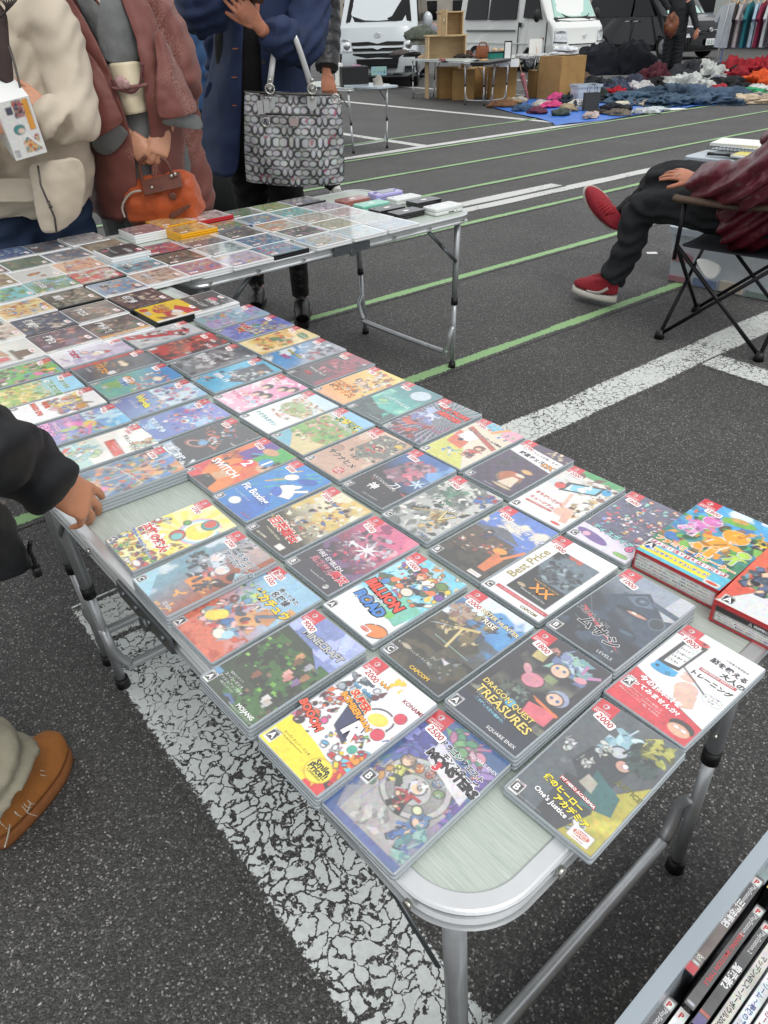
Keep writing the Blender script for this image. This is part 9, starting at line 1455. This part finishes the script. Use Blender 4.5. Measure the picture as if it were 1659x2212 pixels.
# on the low table behind the tote
zt = .662
p_ = on(765, 186, zt); th = thing('storage_case', 'black box with a pink lid tag on the low table behind the tote', 'box', p_+Vector((0, .05, 0)), .2); q = MB(); q.prism(rrect(.30, .22, .01, 2), 0, .19, bev=.006); q.build('box_body', mat('black card', 0x0c0c10, .5), th); q = MB(); q.box((.03, 0, .196), (.1, .06, .008)); q.build('tag', mat('pink tag', 0xc08ca8, .5), th)
q = MB(); q.prism(rrect(.6, .3, .02, 2), 0, .02, bev=.004); tag(q.build('plastic_tray', MILKE, None, on(800, 188, zt), math.atan2(nn.y, nn.x)), 'clear plastic tray on the low table beside the black box', 'tray'); soft('sandal', 'silver sandal standing in the clear tray', 'sandal', on(817, 183, zt+.02), .06, .05, .09, 0x9c9890, .4, 130, amp=.3, n=20, k=12); q = MB(); q.box((0, 0, .11), (.05, .16, .22)); tag(q.build('booklet', NBK, None, on(737, 186, zt)+Vector((-.02, .1, 0)), .3), 'white booklet standing beside the black box', 'booklet')
# navy bags, standing seller, bending seller, clothes rack
for lb, px, py, w, d, h, c, sd in (('large navy duffel bag behind the clothes, left one', 1285, 170, 1.0, .6, .62, 0x11141c, 201), ('large navy duffel bag behind the clothes, right one beside the standing seller', 1360, 172, .9, .6, .66, 0x0e1118, 202)): p_ = at(px, py, 17.4); soft('duffel_bag', lb, 'duffel bag', Vector((p_.x, 17.4, .25)), w*.6, d*.6, h*.75, c, .2, sd, rough=.95, amp=.3)
J = stand_joints(at(1462, 60, 16.8).x, 16.8, R(-120), 1.7); th = thing('person', 'standing seller in dark clothes with a brown pouch, beside the navy bags', 'person'); J['elR'] = at(1420, -25, 16.6); J['wrR'] = at(1445, 20, 16.4); J['wrL'] = at(1506, 62, 16.5); J['elL'] = at(1492, 10, 16.7)
def ex(q): hand(q, at(1506, 64, 16.5), (.05, 0, -1), (0, -1, 0), 1.05, (.2, .3, .3, .3), 1, (.3, .2), .04)
body(th, J, SK2, ex, .009); hair(th, J['hd'], 0x14110f, J['face']); trousers(th, J, mat('black blue jeans', 0x0e1016, .8, var=.3, vs=9), (.12, .10, .09), .016); q = MB(); limb(q, [J['pel']+Vector((0, 0, -.05)), J['pel']+Vector((0, 0, .2)), J['che'], J['nek']], [(.2, .14), (.2, .14), (.2, .14), (.08, .08)], up=(0, 1, 0)); [limb(q, [J['sh'+s], J['el'+s], J['wr'+s]], [.09, .08, .055]) for s in 'LR']; fuse(q.build('dark_top', mat('charcoal jersey', 0x16181a, .8), th), .014, 3, ((.1, .02, 'h'),)); [shoe(th, J['an'+s], J['to'+s], BLACKP, BLACKP) for s in 'LR']
soft('waist_pouch', 'tan brown leather pouch hanging at the hip of the standing seller', 'pouch', at(1450, 55, 16.3), .14, .08, .19, 0x6c3c20, .3, 210, rough=.4, amp=.25, low=-.3)
x_ = at(918, 90, 21.5).x; th = thing('person', 'seller in grey top and jeans bending over between the two vans', 'person'); P = lambda dx, dy, z: Vector((x_+dx, 21.5+dy, z))
J = dict(pel=P(-.15, 0, .86), wai=P(.0, -.02, .98), che=P(.22, -.05, .98), nek=P(.36, -.06, .84), hd=P(.46, -.08, .76), face=.8, F=Vector((1, 0, 0)), shL=P(.28, -.2, .92), elL=P(.32, -.2, .65), wrL=P(.38, -.2, .42), shR=P(.28, .1, .92), elR=P(.32, .1, .65), wrR=P(.38, .1, .42), hipL=P(-.15, -.09, .86), knL=P(-.12, -.1, .45), anL=P(-.18, -.1, .08), hipR=P(-.15, .09, .86), knR=P(-.1, .1, .45), anR=P(-.15, .12, .08), toL=P(-.02, -.1, .04), toR=P(.0, .12, .04))
body(th, J, SK2, None, .012); hair(th, J['hd'], 0x15110f, 1.2); trousers(th, J, mat('mid blue jeans', 0x22344c, .8, var=.2, vs=9), (.12, .09, .07), .018); q = MB(); limb(q, [J['pel'], J['wai'], J['che'], J['nek']], [(.16, .14), (.17, .14), (.18, .14), (.08, .08)]); [limb(q, [J['sh'+s], J['el'+s], J['wr'+s]], [.08, .07, .05]) for s in 'LR']; fuse(q.build('grey_top', mat('light grey jersey', 0x84868c, .8), th), .018, 3, ((.1, .02, 'h'),)); [shoe(th, J['an'+s], J['to'+s], BLACKP, BLACKP) for s in 'LR']
ra, rb = Vector((7.08, 17.3, 1.46)), Vector((8.7, 16.2, 1.46)); th = thing('clothes_rack', 'tall metal clothes rack crowded with shirts at the top right', 'clothes rack'); q = MB(); q.tube([ra, rb], .014, n=8); q.build('rail', STEEL, th); dr = (rb-ra).normalized(); sr = Vector((-dr.y, dr.x, 0))
for e_ in (ra, rb):
    for s in (-1, 1): q = MB(); q.tube([e_, Vector((e_.x, e_.y, 0))+sr*s*.28], .012, n=8); q.build('post', STEEL, th)
TS = [(0xc8cccc, 'white tee shirt facing out at the rack end'), (0x2c2424, 'dark brown tee shirt'), (0xa8a0a0, 'pale patterned tee shirt'), (0x1c6c74, 'teal tee shirt'), (0x9cb4c4, 'light blue tee shirt'), (0x7c1c3c, 'wine red tee shirt'), (0xb8c0c0, 'off white tee shirt'), (0x54382c, 'rust brown shirt'), (0xc8c8c8, 'bright white tee shirt'), (0xb0a898, 'sand coloured shirt'), (0xd0d0d0, 'long white tee shirt'), (0x5c646c, 'grey tee shirt'), (0x10141c, 'black tee shirt'), (0x141822, 'navy tee shirt'), (0xb8bcc0, 'silver grey tee shirt'), (0x3c4c3c, 'moss green tee shirt')]
for i, (c, lb) in enumerate(TS):
    p = ra.lerp(rb, (i+.3)/len(TS)); th = thing('hanging_shirt', lb+' hanging on the clothes rack', 'shirt', p, math.atan2(sr.y, sr.x)+(1.1 if i == 0 else .1*math.sin(i*2)), 'shirts on the clothes rack')
    def shp(y, k=1): return [(x*k, y, z) for x, z in ((-.06, -.1), (-.2, -.14), (-.36, -.38), (-.27, -.43), (-.2, -.3), (-.22, -.84), (0, -.86), (.22, -.84), (.2, -.3), (.27, -.43), (.36, -.38), (.2, -.14), (.06, -.1), (0, -.14))]
    q = MB(); q.loft([shp(-.025, .97), shp(-.01), shp(.01), shp(.025, .97)], 0, True, False); q.build('shirt_body', mat('cotton %x' % c, c, .85, var=.1, vs=8), th); q = MB(); q.tube([(0, 0, .0), (.02, 0, -.03), (0, 0, -.07)], .004, n=5); q.tube([(-.2, 0, -.13), (0, 0, -.07), (.2, 0, -.13)], .012, n=6); q.build('hanger', WOOD, th)
